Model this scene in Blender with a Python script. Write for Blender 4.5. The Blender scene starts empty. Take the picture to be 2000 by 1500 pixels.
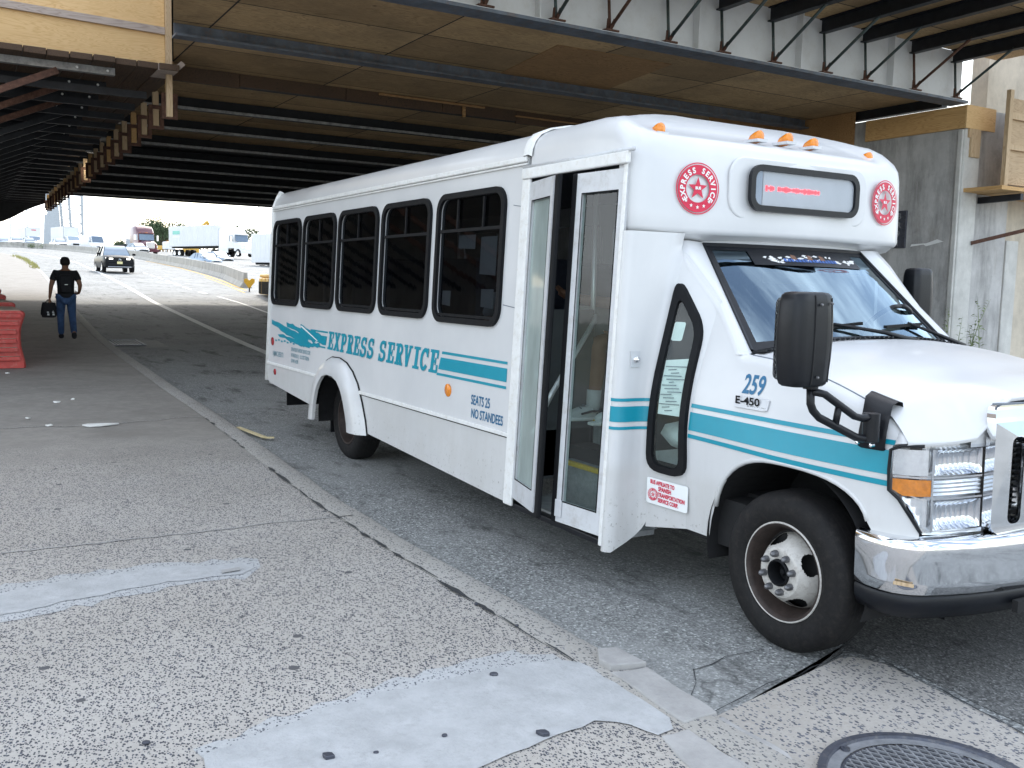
import bpy, bmesh, math, random
from mathutils import Vector, Matrix
random.seed(7)
R_ = math.radians
scene = bpy.context.scene
COL = scene.collection
PI = math.pi

# ---------------------------------------------------------------- camera, sky, sun, exposure
CAM = Vector((3.00556, -3.05625, 1.64854)); FPX = 1854.17
CR = Vector((0.51154409, 0.85896177, 0.02252404)); CU = Vector((-0.10024465, 0.03362405, 0.99439451)); CF = Vector((-0.85338951, 0.51093455, -0.1033065))
cd = bpy.data.cameras.new('camera'); cd.sensor_width = 36; cd.lens = FPX/2000*36; cd.clip_end = 6000; cd.clip_start = .05
cam = bpy.data.objects.new('camera', cd); COL.objects.link(cam)
cam.matrix_world = Matrix(((CR.x, CU.x, -CF.x, CAM.x), (CR.y, CU.y, -CF.y, CAM.y), (CR.z, CU.z, -CF.z, CAM.z), (0, 0, 0, 1)))
scene.camera = cam
SUN_EL, SUN_DIR = 38, Vector((-.88, .42))        # the sun stands beyond the overpass: everything on this side is in its shade
SUN_AZ = math.atan2(SUN_DIR.x, SUN_DIR.y)
w = bpy.data.worlds.new('World'); scene.world = w; w.use_nodes = True
nt = w.node_tree; bg = nt.nodes['Background']
sky = nt.nodes.new('ShaderNodeTexSky'); sky.sky_type = 'NISHITA'; sky.sun_disc = False
sky.sun_elevation = R_(SUN_EL); sky.sun_rotation = SUN_AZ; sky.air_density = 1.3; sky.dust_density = 2.2; sky.ozone_density = 1.2
tc = nt.nodes.new('ShaderNodeTexCoord'); mp = nt.nodes.new('ShaderNodeMapping'); mp.inputs['Scale'].default_value = (1.4, 3.2, 3.0); mp.inputs['Rotation'].default_value = (0, 0, .5)
nz = nt.nodes.new('ShaderNodeTexNoise'); nz.inputs['Scale'].default_value = 1.5; nz.inputs['Detail'].default_value = 9; nz.inputs['Roughness'].default_value = .58; nz.inputs['Distortion'].default_value = .35
rp = nt.nodes.new('ShaderNodeValToRGB'); rp.color_ramp.elements[0].position = .42; rp.color_ramp.elements[1].position = .66; rp.color_ramp.elements[0].color = (.05, .05, .05, 1); rp.color_ramp.elements[1].color = (.9, .9, .9, 1)
mx = nt.nodes.new('ShaderNodeMix'); mx.data_type = 'RGBA'; mx.inputs[7].default_value = (13, 13.8, 14.6, 1)
L = nt.links.new
L(tc.outputs['Generated'], mp.inputs[0]); L(mp.outputs[0], nz.inputs['Vector']); L(nz.outputs[0], rp.inputs[0]); L(rp.outputs[0], mx.inputs[0]); L(sky.outputs[0], mx.inputs[6]); L(mx.outputs[2], bg.inputs[0])
bg.inputs[1].default_value = .15
sd = bpy.data.lights.new('sun', 'SUN'); sd.energy = 1.5; sd.angle = R_(5); sd.color = (1, .95, .87)
sun = bpy.data.objects.new('sun', sd); COL.objects.link(sun)
_d = Vector((SUN_DIR.x, SUN_DIR.y, 0)).normalized()*math.cos(R_(SUN_EL)); _d.z = math.sin(R_(SUN_EL))
sun.rotation_euler = (-_d).to_track_quat('-Z', 'Y').to_euler()
vs = scene.view_settings; vs.view_transform = 'Standard'; vs.look = 'None'; vs.exposure = 1.0; vs.gamma = 1; vs.use_curve_mapping = False
scene.cycles.max_bounces = 8; scene.cycles.transparent_max_bounces = 16

# ---------------------------------------------------------------- measuring helpers (photo pixel -> point on a real plane)
def ray(px, py):
    return CF + CR*((px-1000)/FPX) - CU*((py-750)/FPX)
def atY(px, py, y): d = ray(px, py); return CAM + d*((y-CAM.y)/d.y)
def atX(px, py, x): d = ray(px, py); return CAM + d*((x-CAM.x)/d.x)
def atZ(px, py, z): d = ray(px, py); return CAM + d*((z-CAM.z)/d.z)
def surf(X):
    u = -X
    if u < 8: return 0.
    if u < 22: return .039*(u-8)**2/28
    if u < 175: return .039*(u-15)
    return .039*160 + (1-math.exp(-(u-175)/60))*1.0
def S(px, py, dz=0.):
    d = ray(px, py); t = 1.
    while t < 900:
        p = CAM + d*t
        if p.z < surf(p.x)+dz:
            a, b = t-max(.25, t/60), t
            for _ in range(36):
                m = (a+b)/2; p = CAM + d*m
                if p.z < surf(p.x)+dz: b = m
                else: a = m
            return CAM + d*b
        t += max(.25, t/60)
    return CAM + d*900

# ---------------------------------------------------------------- materials
def nmat(name):
    m = bpy.data.materials.new(name); m.use_nodes = True
    return m, m.node_tree, m.node_tree.nodes['Principled BSDF']
def N(t, typ, **kw):
    n = t.nodes.new(typ)
    for k, v in kw.items():
        if k in n.inputs: n.inputs[k].default_value = v
        else: setattr(n, k, v)
    return n
def ramp(t, src, stops):
    r = t.nodes.new('ShaderNodeValToRGB'); e = r.color_ramp.elements
    while len(e) < len(stops): e.new(.5)
    for i, (p, c) in enumerate(stops):
        e[i].position = p; e[i].color = (*c, 1) if len(c) == 3 else c
    t.links.new(src, r.inputs[0]); return r.outputs[0]
def mixc(t, fac, a, b, mode='MIX'):
    m = t.nodes.new('ShaderNodeMix'); m.data_type = 'RGBA'; m.blend_type = mode
    for i, s in ((0, fac), (6, a), (7, b)):
        if hasattr(s, 'is_linked'): t.links.new(s, m.inputs[i])
        else: m.inputs[i].default_value = s if i == 0 else (*s, 1)
    return m.outputs[2]
def coords(t, scale=(1, 1, 1), kind='Object', rot=(0, 0, 0)):
    c = t.nodes.new('ShaderNodeTexCoord'); m = t.nodes.new('ShaderNodeMapping'); m.inputs['Scale'].default_value = scale; m.inputs['Rotation'].default_value = rot
    t.links.new(c.outputs[kind], m.inputs[0]); return m.outputs[0]
def noise(t, vec, scale, detail=6, rough=.6, dist=0):
    n = N(t, 'ShaderNodeTexNoise', Scale=scale, Detail=detail, Roughness=rough, Distortion=dist); t.links.new(vec, n.inputs['Vector']); return n.outputs[0]
def voro(t, vec, scale, feature='F1', out='Distance', rnd=1.):
    n = N(t, 'ShaderNodeTexVoronoi', feature=feature, Scale=scale, Randomness=rnd); t.links.new(vec, n.inputs['Vector']); return n.outputs[out]
def bump(t, b, h, strength=.3, dist=.01):
    n = N(t, 'ShaderNodeBump', Strength=strength, Distance=dist); t.links.new(h, n.inputs['Height']); t.links.new(n.outputs[0], b.inputs['Normal'])
def pm(name, col, rough=.5, metal=0., var=.12, scale=4., bmp=0., coat=0., dirt=None, spec=.5, bscale=None):
    """a surface with a little uneven tone, uneven gloss and optional relief"""
    m, t, b = nmat(name); v = coords(t)
    n = noise(t, v, scale, 8, .65)
    lo = tuple(max(0, c*(1-var)) for c in col); hi = tuple(min(1, c*(1+var)) for c in col)
    c = ramp(t, n, [(.3, lo), (.7, hi)])
    if dirt:
        n2 = noise(t, v, scale*2.7, 9, .75); f = ramp(t, n2, [(.5, (0, 0, 0)), (.8, (1, 1, 1))]); c = mixc(t, f, c, dirt)
    t.links.new(c, b.inputs['Base Color'])
    r = t.nodes.new('ShaderNodeMapRange'); r.inputs['To Min'].default_value = max(.02, rough*.8); r.inputs['To Max'].default_value = min(1, rough*1.25); t.links.new(noise(t, v, scale*3, 5), r.inputs['Value']); t.links.new(r.outputs[0], b.inputs['Roughness'])
    b.inputs['Metallic'].default_value = metal; b.inputs['Coat Weight'].default_value = coat; b.inputs['Specular IOR Level'].default_value = spec
    if bmp: bump(t, b, noise(t, v, bscale or scale*8, 6), bmp, .01)
    return m
def glassy(name, tint, trans, rough=.02, refl=1.45, dust=0., glint=(1, 1, 1)):
    """window glass: a mirror-like Fresnel coat over a tinted clear pane"""
    m, t, b = nmat(name); t.nodes.remove(b); out = t.nodes['Material Output']
    tr = N(t, 'ShaderNodeBsdfTransparent'); tr.inputs[0].default_value = (*[c*trans for c in tint], 1)
    gl = N(t, 'ShaderNodeBsdfGlossy', Roughness=rough); gl.inputs['Color'].default_value = (*glint, 1); r0 = ((refl-1)/(refl+1))**2; lw = N(t, 'ShaderNodeLayerWeight', Blend=.5); pw_ = N(t, 'ShaderNodeMath', operation='POWER'); t.links.new(lw.outputs['Facing'], pw_.inputs[0]); pw_.inputs[1].default_value = 5; fr = t.nodes.new('ShaderNodeMapRange'); fr.inputs['To Min'].default_value = r0; fr.inputs['To Max'].default_value = 1; t.links.new(pw_.outputs[0], fr.inputs['Value']); ms = t.nodes.new('ShaderNodeMixShader')
    n = noise(t, coords(t), 2.5, 4); bp = N(t, 'ShaderNodeBump', Strength=.03, Distance=.02); t.links.new(n, bp.inputs['Height']); t.links.new(bp.outputs[0], gl.inputs['Normal'])
    t.links.new(fr.outputs[0], ms.inputs[0]); t.links.new(tr.outputs[0], ms.inputs[1]); t.links.new(gl.outputs[0], ms.inputs[2]); 
    last = ms.outputs[0]
    if dust:
        df = N(t, 'ShaderNodeBsdfDiffuse'); df.inputs[0].default_value = (*[c*.8 for c in tint], 1); m2 = t.nodes.new('ShaderNodeMixShader'); rm = t.nodes.new('ShaderNodeMapRange'); rm.inputs['To Min'].default_value = dust*.6; rm.inputs['To Max'].default_value = dust*1.4
        t.links.new(noise(t, coords(t, (3, 3, 1)), 2.2, 7), rm.inputs['Value']); t.links.new(rm.outputs[0], m2.inputs[0]); t.links.new(last, m2.inputs[1]); t.links.new(df.outputs[0], m2.inputs[2]); last = m2.outputs[0]
    t.links.new(last, out.inputs[0]); return m
def emis(name, col, s):
    m, t, b = nmat(name); b.inputs['Base Color'].default_value = (*col, 1); b.inputs['Emission Color'].default_value = (*col, 1); b.inputs['Emission Strength'].default_value = s; return m
M = {}
def bus_paint():
    m, t, b = nmat('white bus paint'); v = coords(t)
    c = ramp(t, noise(t, v, 1.3, 5), [(.3, (.60, .605, .615)), (.7, (.69, .69, .695))])
    sep = t.nodes.new('ShaderNodeSeparateXYZ'); t.links.new(v, sep.inputs[0])
    st = noise(t, coords(t, (5, 5, .9)), 2.2, 8, .7)             # rain streaks run downwards
    low = t.nodes.new('ShaderNodeMapRange'); low.inputs['From Min'].default_value = .95; low.inputs['From Max'].default_value = .25; t.links.new(sep.outputs[2], low.inputs['Value'])
    mu = N(t, 'ShaderNodeMath', operation='MULTIPLY'); t.links.new(low.outputs[0], mu.inputs[0]); t.links.new(ramp(t, st, [(.45, (0, 0, 0)), (.9, (.5, .5, .5))]), mu.inputs[1])
    c = mixc(t, mu.outputs[0], c, (.36, .33, .29))
    sp = ramp(t, noise(t, v, 38, 6, .7), [(.59, (0, 0, 0)), (.66, (1, 1, 1))]); mu2 = N(t, 'ShaderNodeMath', operation='MULTIPLY'); t.links.new(sp, mu2.inputs[0])
    low2 = t.nodes.new('ShaderNodeMapRange'); low2.inputs['From Min'].default_value = .62; low2.inputs['From Max'].default_value = .3; t.links.new(sep.outputs[2], low2.inputs['Value']); t.links.new(low2.outputs[0], mu2.inputs[1])
    c = mixc(t, mu2.outputs[0], c, (.12, .1, .085))
    film = t.nodes.new('ShaderNodeMapRange'); film.inputs['From Min'].default_value = .74; film.inputs['From Max'].default_value = .66; film.inputs['To Max'].default_value = .6; t.links.new(sep.outputs[2], film.inputs['Value'])
    fm = N(t, 'ShaderNodeMath', operation='MULTIPLY'); t.links.new(film.outputs[0], fm.inputs[0]); t.links.new(ramp(t, noise(t, coords(t, (1.2, 1.2, 2)), 1.8, 9, .7), [(.3, (.35, .35, .35)), (.7, (1, 1, 1))]), fm.inputs[1])
    c = mixc(t, fm.outputs[0], c, (.52, .51, .49))
    t.links.new(c, b.inputs['Base Color']); b.inputs['Roughness'].default_value = .33; b.inputs['Coat Weight'].default_value = .25; b.inputs['Coat Roughness'].default_value = .1
    bump(t, b, noise(t, v, 3, 3), .04, .03)
    return m
def aggregate(name, matrix, stone, sc, frac, gum=True, wear=None):
    """exposed-aggregate concrete: dark pebbles of uneven size in a pale matrix"""
    m, t, b = nmat(name); v = coords(t)
    wob = mixc(t, .09, v, N(t, 'ShaderNodeTexNoise', Scale=sc*.8).outputs[1]) if False else v
    vec = coords(t, (1, 1.55, 1), rot=(0, 0, .5))
    n1 = N(t, 'ShaderNodeTexVoronoi', feature='F1', Scale=sc); t.links.new(vec, n1.inputs['Vector'])
    sepc = t.nodes.new('ShaderNodeSeparateColor'); t.links.new(n1.outputs['Color'], sepc.inputs[0])
    sz = t.nodes.new('ShaderNodeMapRange'); sz.inputs['From Max'].default_value = 1; sz.inputs['To Min'].default_value = .12; sz.inputs['To Max'].default_value = .62; t.links.new(sepc.outputs[1], sz.inputs['Value'])
    ins = N(t, 'ShaderNodeMath', operation='LESS_THAN'); t.links.new(n1.outputs['Distance'], ins.inputs[0]); t.links.new(sz.outputs[0], ins.inputs[1])
    pick = N(t, 'ShaderNodeMath', operation='LESS_THAN'); t.links.new(sepc.outputs[0], pick.inputs[0]); pick.inputs[1].default_value = frac
    st = N(t, 'ShaderNodeMath', operation='MULTIPLY'); t.links.new(ins.outputs[0], st.inputs[0]); t.links.new(pick.outputs[0], st.inputs[1])
    base = ramp(t, noise(t, v, 55, 8, .75), [(.3, tuple(c*.8 for c in matrix)), (.7, tuple(c*1.12 for c in matrix))])
    base = mixc(t, ramp(t, noise(t, v, .8, 7, .6), [(.35, (0, 0, 0)), (.75, (.6, .6, .6))]), base, tuple(c*f for c, f in zip(matrix, (.66, .64, .6))))
    sc_ = mixc(t, sepc.outputs[2], tuple(c*.7 for c in stone), tuple(min(1, c*1.9) for c in stone))
    c = mixc(t, st.outputs[0], base, sc_)
    if gum:
        g = N(t, 'ShaderNodeTexVoronoi', feature='F1', Scale=3.6); t.links.new(v, g.inputs['Vector'])
        gd = N(t, 'ShaderNodeMath', operation='ADD'); t.links.new(g.outputs['Distance'], gd.inputs[0])
        gn = N(t, 'ShaderNodeMath', operation='MULTIPLY'); t.links.new(noise(t, v, 22, 3), gn.inputs[0]); gn.inputs[1].default_value = .12; t.links.new(gn.outputs[0], gd.inputs[1])
        gl = N(t, 'ShaderNodeMath', operation='LESS_THAN'); t.links.new(gd.outputs[0], gl.inputs[0]); gl.inputs[1].default_value = .14
        c = mixc(t, gl.outputs[0], c, (.085, .085, .09))
    if wear:                                                      # smooth worn paste hides the pebbles further along
        sp = t.nodes.new('ShaderNodeSeparateXYZ'); t.links.new(v, sp.inputs[0])
        a = N(t, 'ShaderNodeMath', operation='ADD'); t.links.new(sp.outputs[0], a.inputs[0]); nn = N(t, 'ShaderNodeMath', operation='MULTIPLY'); t.links.new(noise(t, v, 1.1, 5), nn.inputs[0]); nn.inputs[1].default_value = 3.2; t.links.new(nn.outputs[0], a.inputs[1])
        r = t.nodes.new('ShaderNodeMapRange'); r.inputs['From Min'].default_value = -3.4; r.inputs['From Max'].default_value = -5.6; t.links.new(a.outputs[0], r.inputs['Value'])
        far = ramp(t, noise(t, v, 9, 10, .75), [(.3, tuple(c*.8 for c in wear)), (.7, tuple(c*1.15 for c in wear))])
        far = mixc(t, ramp(t, noise(t, v, 1.6, 8), [(.45, (0, 0, 0)), (.7, (.55, .55, .55))]), far, tuple(c*.6 for c in wear))
        c = mixc(t, r.outputs[0], c, far)
    t.links.new(c, b.inputs['Base Color']); b.inputs['Roughness'].default_value = .85
    bump(t, b, noise(t, v, 130, 4), .35, .004)
    return m
def asphalt(name, lo, hi, sc=110):
    m, t, b = nmat(name); v = coords(t)
    n1 = N(t, 'ShaderNodeTexVoronoi', feature='F1', Scale=sc); t.links.new(v, n1.inputs['Vector'])
    g = t.nodes.new('ShaderNodeSeparateColor'); t.links.new(n1.outputs['Color'], g.inputs[0])
    c = ramp(t, g.outputs[0], [(0, lo), (.7, hi), (.93, tuple(x*1.5 for x in hi)), (1, tuple(min(1, x*2.6) for x in hi))])
    c = mixc(t, ramp(t, noise(t, v, .5, 8, .65), [(.35, (0, 0, 0)), (.7, (.75, .75, .75))]), c, tuple(x*1.35 for x in hi))
    oil = noise(t, coords(t, (.55, 1.6, 1)), 1.7, 8, .72)
    c = mixc(t, ramp(t, oil, [(.54, (0, 0, 0)), (.68, (.85, .85, .85))]), c, (.02, .02, .021))
    cr = N(t, 'ShaderNodeTexVoronoi', feature='DISTANCE_TO_EDGE', Scale=.33)
    dv = N(t, 'ShaderNodeVectorMath', operation='ADD'); nn = N(t, 'ShaderNodeTexNoise', Scale=1.8, Detail=7); t.links.new(v, nn.inputs['Vector']); t.links.new(v, dv.inputs[0]); t.links.new(nn.outputs[1], dv.inputs[1]); t.links.new(dv.outputs[0], cr.inputs['Vector'])
    c = mixc(t, ramp(t, cr.outputs['Distance'], [(.0, (.55, .55, .55)), (.004, (0, 0, 0))]), c, (.03, .03, .03))
    t.links.new(c, b.inputs['Base Color']); b.inputs['Roughness'].default_value = .82
    bump(t, b, n1.outputs['Distance'], .5, .006); return m
def concrete(name, col, stain=.5, streak=True, seam=0):
    m, t, b = nmat(name); v = coords(t)
    c = ramp(t, noise(t, v, 2.2, 10, .7), [(.25, tuple(x*.72 for x in col)), (.75, tuple(min(1, x*1.16) for x in col))])
    if streak:
        s = noise(t, coords(t, (1.5, 1.5, .3)), 1.6, 10, .76); c = mixc(t, ramp(t, s, [(.46, (0, 0, 0)), (.66, (stain, stain, stain))]), c, (.055, .052, .048))
        s2 = noise(t, coords(t, (1.6, 1.6, .3)), 2.7, 7, .7); c = mixc(t, ramp(t, s2, [(.58, (0, 0, 0)), (.74, (stain*.7,)*3)]), c, (.2, .15, .085))
    blot = noise(t, v, .9, 9, .75); c = mixc(t, ramp(t, blot, [(.56, (0, 0, 0)), (.66, (stain*.8,)*3)]), c, tuple(x*.3 for x in col))
    t.links.new(c, b.inputs['Base Color']); b.inputs['Roughness'].default_value = .88
    bump(t, b, noise(t, v, 30, 8, .7), .35, .01); return m
def plywood(name, lo, hi, axis=1, grime=.5, panel=None, grime_col=(.035, .028, .022)):
    """rotary-cut face veneer: long wavering grain, knots and dirt"""
    m, t, b = nmat(name)
    sc = [5.5, 5.5, 5.5]; sc[axis] = .55
    v = coords(t, tuple(sc)); w_ = noise(t, v, 1.0, 4, .5, .6)
    k = N(t, 'ShaderNodeMath', operation='MULTIPLY'); t.links.new(w_, k.inputs[0]); k.inputs[1].default_value = 26
    f = N(t, 'ShaderNodeMath', operation='FRACT'); t.links.new(k.outputs[0], f.inputs[0])
    c = ramp(t, f.outputs[0], [(0, lo), (.35, hi), (.8, hi), (1, lo)])
    c = mixc(t, ramp(t, noise(t, coords(t), 1.1, 5), [(.4, (0, 0, 0)), (.7, (.6, .6, .6))]), c, tuple((a+b_)/2 for a, b_ in zip(lo, hi)))
    if grime: c = mixc(t, ramp(t, noise(t, coords(t, (1, 1, 1)), .8, 9, .7), [(.42, (0, 0, 0)), (.75, (grime,)*3)]), c, grime_col)
    kn = N(t, 'ShaderNodeTexVoronoi', feature='F1', Scale=1.9); t.links.new(coords(t), kn.inputs['Vector'])
    c = mixc(t, ramp(t, kn.outputs['Distance'], [(.02, (.8, .8, .8)), (.07, (0, 0, 0))]), c, (.11, .055, .025))
    if panel:
        px_, py_ = panel; sn = N(t, 'ShaderNodeVectorMath', operation='SNAP'); sn.inputs[1].default_value = (px_, py_, 50); wn_ = N(t, 'ShaderNodeTexWhiteNoise', noise_dimensions='2D'); t.links.new(coords(t), sn.inputs[0]); t.links.new(sn.outputs[0], wn_.inputs['Vector'])
        c = mixc(t, 1., c, ramp(t, wn_.outputs['Value'], [(0, (.62, .6, .58)), (.5, (.9, .88, .84)), (1, (1, 1, 1))]), 'MULTIPLY')
        sp = t.nodes.new('ShaderNodeSeparateXYZ'); t.links.new(coords(t), sp.inputs[0]); prev = c
        for i, d in ((0, px_), (1, py_)):
            a = N(t, 'ShaderNodeMath', operation='PINGPONG'); t.links.new(sp.outputs[i], a.inputs[0]); a.inputs[1].default_value = d/2
            l = N(t, 'ShaderNodeMath', operation='LESS_THAN'); t.links.new(a.outputs[0], l.inputs[0]); l.inputs[1].default_value = .012
            prev = mixc(t, l.outputs[0], prev, (.012, .01, .009))
        c = prev
    t.links.new(c, b.inputs['Base Color']); b.inputs['Roughness'].default_value = .75; bump(t, b, w_, .1, .01); return m

M['bus'] = bus_paint()
M['trimwhite'] = pm('white trim', (.78, .78, .77), .38, var=.08, scale=9, dirt=(.6, .57, .5))
M['teal'] = pm('teal vinyl', (.0, .27, .37), .35, var=.05, scale=6)
M['teal_small'] = pm('blue vinyl lettering', (.01, .13, .27), .4, var=.05)
M['teal_faded'] = pm('faded vinyl lettering', (.16, .3, .36), .5, var=.25, scale=30)
M['red'] = pm('crimson vinyl', (.62, .012, .06), .35, var=.06)
M['decalwhite'] = pm('white vinyl', (.84, .84, .83), .4, var=.03)
M['rubber'] = pm('black rubber', (.006, .0065, .008), .6, var=.3, scale=9, spec=.2)
M['blackplastic'] = pm('black moulded plastic', (.007, .008, .011), .34, var=.25, scale=14, bmp=.08, bscale=300, spec=.32)
M['tire'] = pm('tire rubber', (.009, .0085, .009), .7, var=.3, scale=11, dirt=(.03, .026, .023), bmp=.15, spec=.3)
M['rimsteel'] = pm('painted wheel steel', (.52, .5, .47), .42, var=.15, scale=14, dirt=(.2, .16, .13))
M['rimrust'] = pm('rusty wheel barrel', (.04, .028, .024), .6, .2, var=.4, scale=18)
M['lug'] = pm('dull lug steel', (.2, .2, .21), .45, .8, var=.3, scale=40)
M['chrome'] = pm('chrome', (.82, .83, .85), .07, 1., var=.04, scale=6)
M['brightmetal'] = pm('brushed stainless rail', (.78, .79, .8), .3, .5, var=.06)
M['alu'] = pm('aluminium door frame', (.6, .61, .63), .45, .1, var=.08, scale=5, dirt=(.42, .4, .38))
M['tint'] = glassy('dark tinted glass', (.5, .55, .6), .32, .03, 1.5)
M['doorglass'] = glassy('door glass', (.82, .93, .9), .9, .03, 1.45, .015)
M['dustglass'] = glassy('dusty greenish door glass', (.8, .93, .89), .75, .06, 1.75, .42)
M['windshield'] = glassy('windshield glass', (.7, .84, .84), .5, .012, 2.9, 0., (.66, .85, 1.0))  # blue gloss colour paints the sky's blue into the reflection
M['clear'] = glassy('clear lens', (.95, .97, 1), .9, .05, 1.45)
M['mirrorglass'] = pm('reflector', (.85, .87, .9), .12, 1., var=.1, scale=60, bmp=.6, bscale=90)
M['amber'] = pm('amber lens', (.85, .25, .01), .22, var=.25, scale=40, coat=.5, bmp=.3, bscale=120)
M['redlens'] = pm('red lens', (.3, .01, .02), .25, var=.2, coat=.5)
M['interior'] = pm('grey bus interior', (.1, .105, .11), .7, var=.15)
M['lampsilver'] = pm('silvered lamp bowl', (.86, .87, .88), .2, .75, var=.1, scale=30)
M['step'] = pm('grey step tread', (.3, .31, .32), .75, var=.25, scale=16)
M['yellowedge'] = pm('yellow step edge', (.72, .5, .04), .6, var=.2, scale=18, dirt=(.25, .2, .1))
M['seatfab'] = pm('dark seat fabric', (.04, .045, .07), .9, var=.2, scale=30)
M['paper'] = pm('paper', (.82, .84, .84), .8, var=.04)
M['ink'] = pm('grey print', (.2, .22, .25), .8, var=.2)
M['skin'] = pm('brown skin', (.27, .135, .08), .55, var=.1, scale=12)
M['skin2'] = pm('tan skin', (.3, .16, .095), .55, var=.1, scale=12)
M['black_cloth'] = pm('black cotton', (.012, .013, .017), .92, var=.3, scale=16, bmp=.3)
M['denim'] = pm('blue denim', (.04, .085, .19), .9, var=.35, scale=9, bmp=.2)
M['hair'] = pm('short black hair', (.012, .01, .01), .8, var=.3, scale=50, bmp=.6)
M['whitecloth'] = pm('white cloth', (.62, .66, .67), .9, var=.1, scale=14, bmp=.3)
M['purple'] = pm('purple cloth', (.1, .03, .19), .9, var=.2)
M['sidewalk'] = aggregate('exposed aggregate sidewalk', (.46, .43, .395), (.055, .058, .072), 74, .95, True, (.28, .26, .235))
M['apron'] = aggregate('pale aggregate apron', (.44, .41, .375), (.09, .095, .115), 56, .6, False)
M['skim'] = aggregate('thin cement skim over aggregate', (.47, .475, .48), (.1, .105, .12), 74, .55, False)
M['kerb'] = aggregate('worn kerb concrete', (.42, .4, .37), (.1, .1, .11), 66, .6, False)
M['cement'] = pm('fresh grey cement', (.43, .435, .44), .9, var=.14, scale=7, bmp=.5, bscale=60, dirt=(.33, .33, .33))
M['cementworn'] = pm('broken kerb cement', (.36, .35, .34), .88, var=.2, scale=7, bmp=.4)
M['asphalt'] = asphalt('grey worn asphalt', (.035, .038, .04), (.245, .25, .245), 95)
M['asphaltdark'] = asphalt('dark asphalt patch', (.022, .023, .024), (.135, .135, .132), 110)
M['tar'] = pm('tar joint', (.03, .032, .036), .65, var=.4, scale=20, bmp=.4)
M['lanewhite'] = pm('worn white road paint', (.82, .82, .8), .75, var=.15, scale=9, dirt=(.4, .39, .37))
M['laneyellow'] = pm('worn yellow road paint', (.72, .42, .08), .75, var=.15, scale=9)
M['earth'] = pm('dry earth and grass', (.2, .19, .12), .95, var=.4, scale=.3)
M['stained'] = concrete('stained abutment concrete', (.52, .51, .5), .5)
M['wallbeige'] = concrete('beige wall concrete', (.62, .55, .45), .22)
M['pierpale'] = concrete('pale pier concrete', (.62, .61, .58), .12)
M['barrier'] = concrete('barrier concrete', (.44, .42, .38), .35)
M['ply_new'] = plywood('new plywood', (.6, .37, .15), (.72, .49, .24), 1, .0)
M['ply_newx'] = plywood('new plywood along the wall', (.46, .25, .09), (.64, .4, .17), 0, .1)
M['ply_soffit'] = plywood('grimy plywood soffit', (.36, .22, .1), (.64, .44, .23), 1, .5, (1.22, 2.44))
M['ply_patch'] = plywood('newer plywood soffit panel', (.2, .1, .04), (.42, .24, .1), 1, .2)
M['ply_old'] = plywood('weathered plywood', (.4, .27, .15), (.55, .4, .25), 1, .3)
M['lumber'] = plywood('pale lumber', (.44, .3, .17), (.58, .43, .27), 2, .1)
M['lumberx'] = plywood('weathered lumber', (.33, .26, .22), (.46, .38, .33), 1, .2)
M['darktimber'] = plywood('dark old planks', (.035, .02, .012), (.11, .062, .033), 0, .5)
M['whitesteel'] = pm('white painted girder', (.66, .67, .68), .5, var=.06, scale=1.2, dirt=(.55, .54, .52))
M['flange'] = pm('grey girder flange', (.12, .14, .17), .55, .2, var=.35, scale=5, dirt=(.2, .12, .07))
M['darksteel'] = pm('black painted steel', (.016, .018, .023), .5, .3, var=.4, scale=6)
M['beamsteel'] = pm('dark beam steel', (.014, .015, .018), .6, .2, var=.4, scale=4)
M['galv_edgelight'] = pm('dirty steel and painted edge light', (.3, .3, .3), .45, .5, var=.45, scale=9)  # pale steel, also used to paint light onto the far flange edges
M['ruststeel'] = pm('rusted brown steel', (.1, .047, .032), .7, .3, var=.4, scale=8, dirt=(.2, .11, .07))
M['greensteel'] = pm('worn green pipe', (.05, .075, .075), .55, .3, var=.4, scale=10, dirt=(.15, .1, .075))
M['iron'] = pm('cast iron', (.09, .095, .12), .5, .6, var=.3, scale=12, dirt=(.2, .19, .18))
M['ironpale'] = pm('worn iron rim', (.26, .265, .28), .5, .4, var=.3, scale=14)
M['redplastic'] = pm('faded red plastic', (.5, .065, .055), .55, var=.2, scale=5, dirt=(.5, .2, .16))
M['dustred'] = pm('dusty barrier top', (.4, .3, .23), .85, var=.25, scale=6)
M['yellowplastic'] = pm('yellow plastic', (.75, .42, .03), .5, var=.2, scale=4, dirt=(.5, .3, .1))
M['leaf'] = pm('green leaves', (.07, .13, .03), .7, var=.45, scale=3)
M['drygrass'] = pm('yellowing grass', (.36, .34, .12), .8, var=.3)
M['leafdark'] = pm('tree leaves', (.085, .125, .06), .75, var=.5, scale=.7)
M['leafpale'] = pm('young stalk leaves', (.2, .25, .11), .7, var=.3, scale=8)
M['bark'] = pm('bark', (.08, .06, .045), .9, var=.3)
M['leaflitter'] = pm('dry straw stick', (.62, .52, .3), .8, var=.2)
M['litterwhite'] = pm('scrap paper', (.8, .79, .76), .8, var=.1)
M['carblack'] = pm('black car paint', (.006, .007, .009), .35, .0, var=.1, coat=0., spec=.22)
M['carwhite'] = pm('white car paint', (.78, .79, .8), .3, var=.04, coat=.4)
M['carblue'] = pm('blue grey car paint', (.27, .35, .46), .3, .3, var=.06, coat=.4)
M['cargrey'] = pm('grey car paint', (.23, .28, .35), .3, .3, var=.06, coat=.4)
M['maroon'] = pm('maroon truck paint', (.1, .02, .035), .28, .2, var=.1, coat=.5)
M['trailer'] = pm('white trailer skin', (.72, .73, .74), .45, var=.05, scale=.8)
M['carglass'] = pm('car window glass', (.16, .21, .27), .08, .4, var=.1, spec=.8)
M['headlamp'] = emis('lit headlamp', (1, .96, .85), 4.)
M['lampglass'] = pm('lamp glass', (.75, .77, .8), .15, .6, var=.1)
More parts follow.
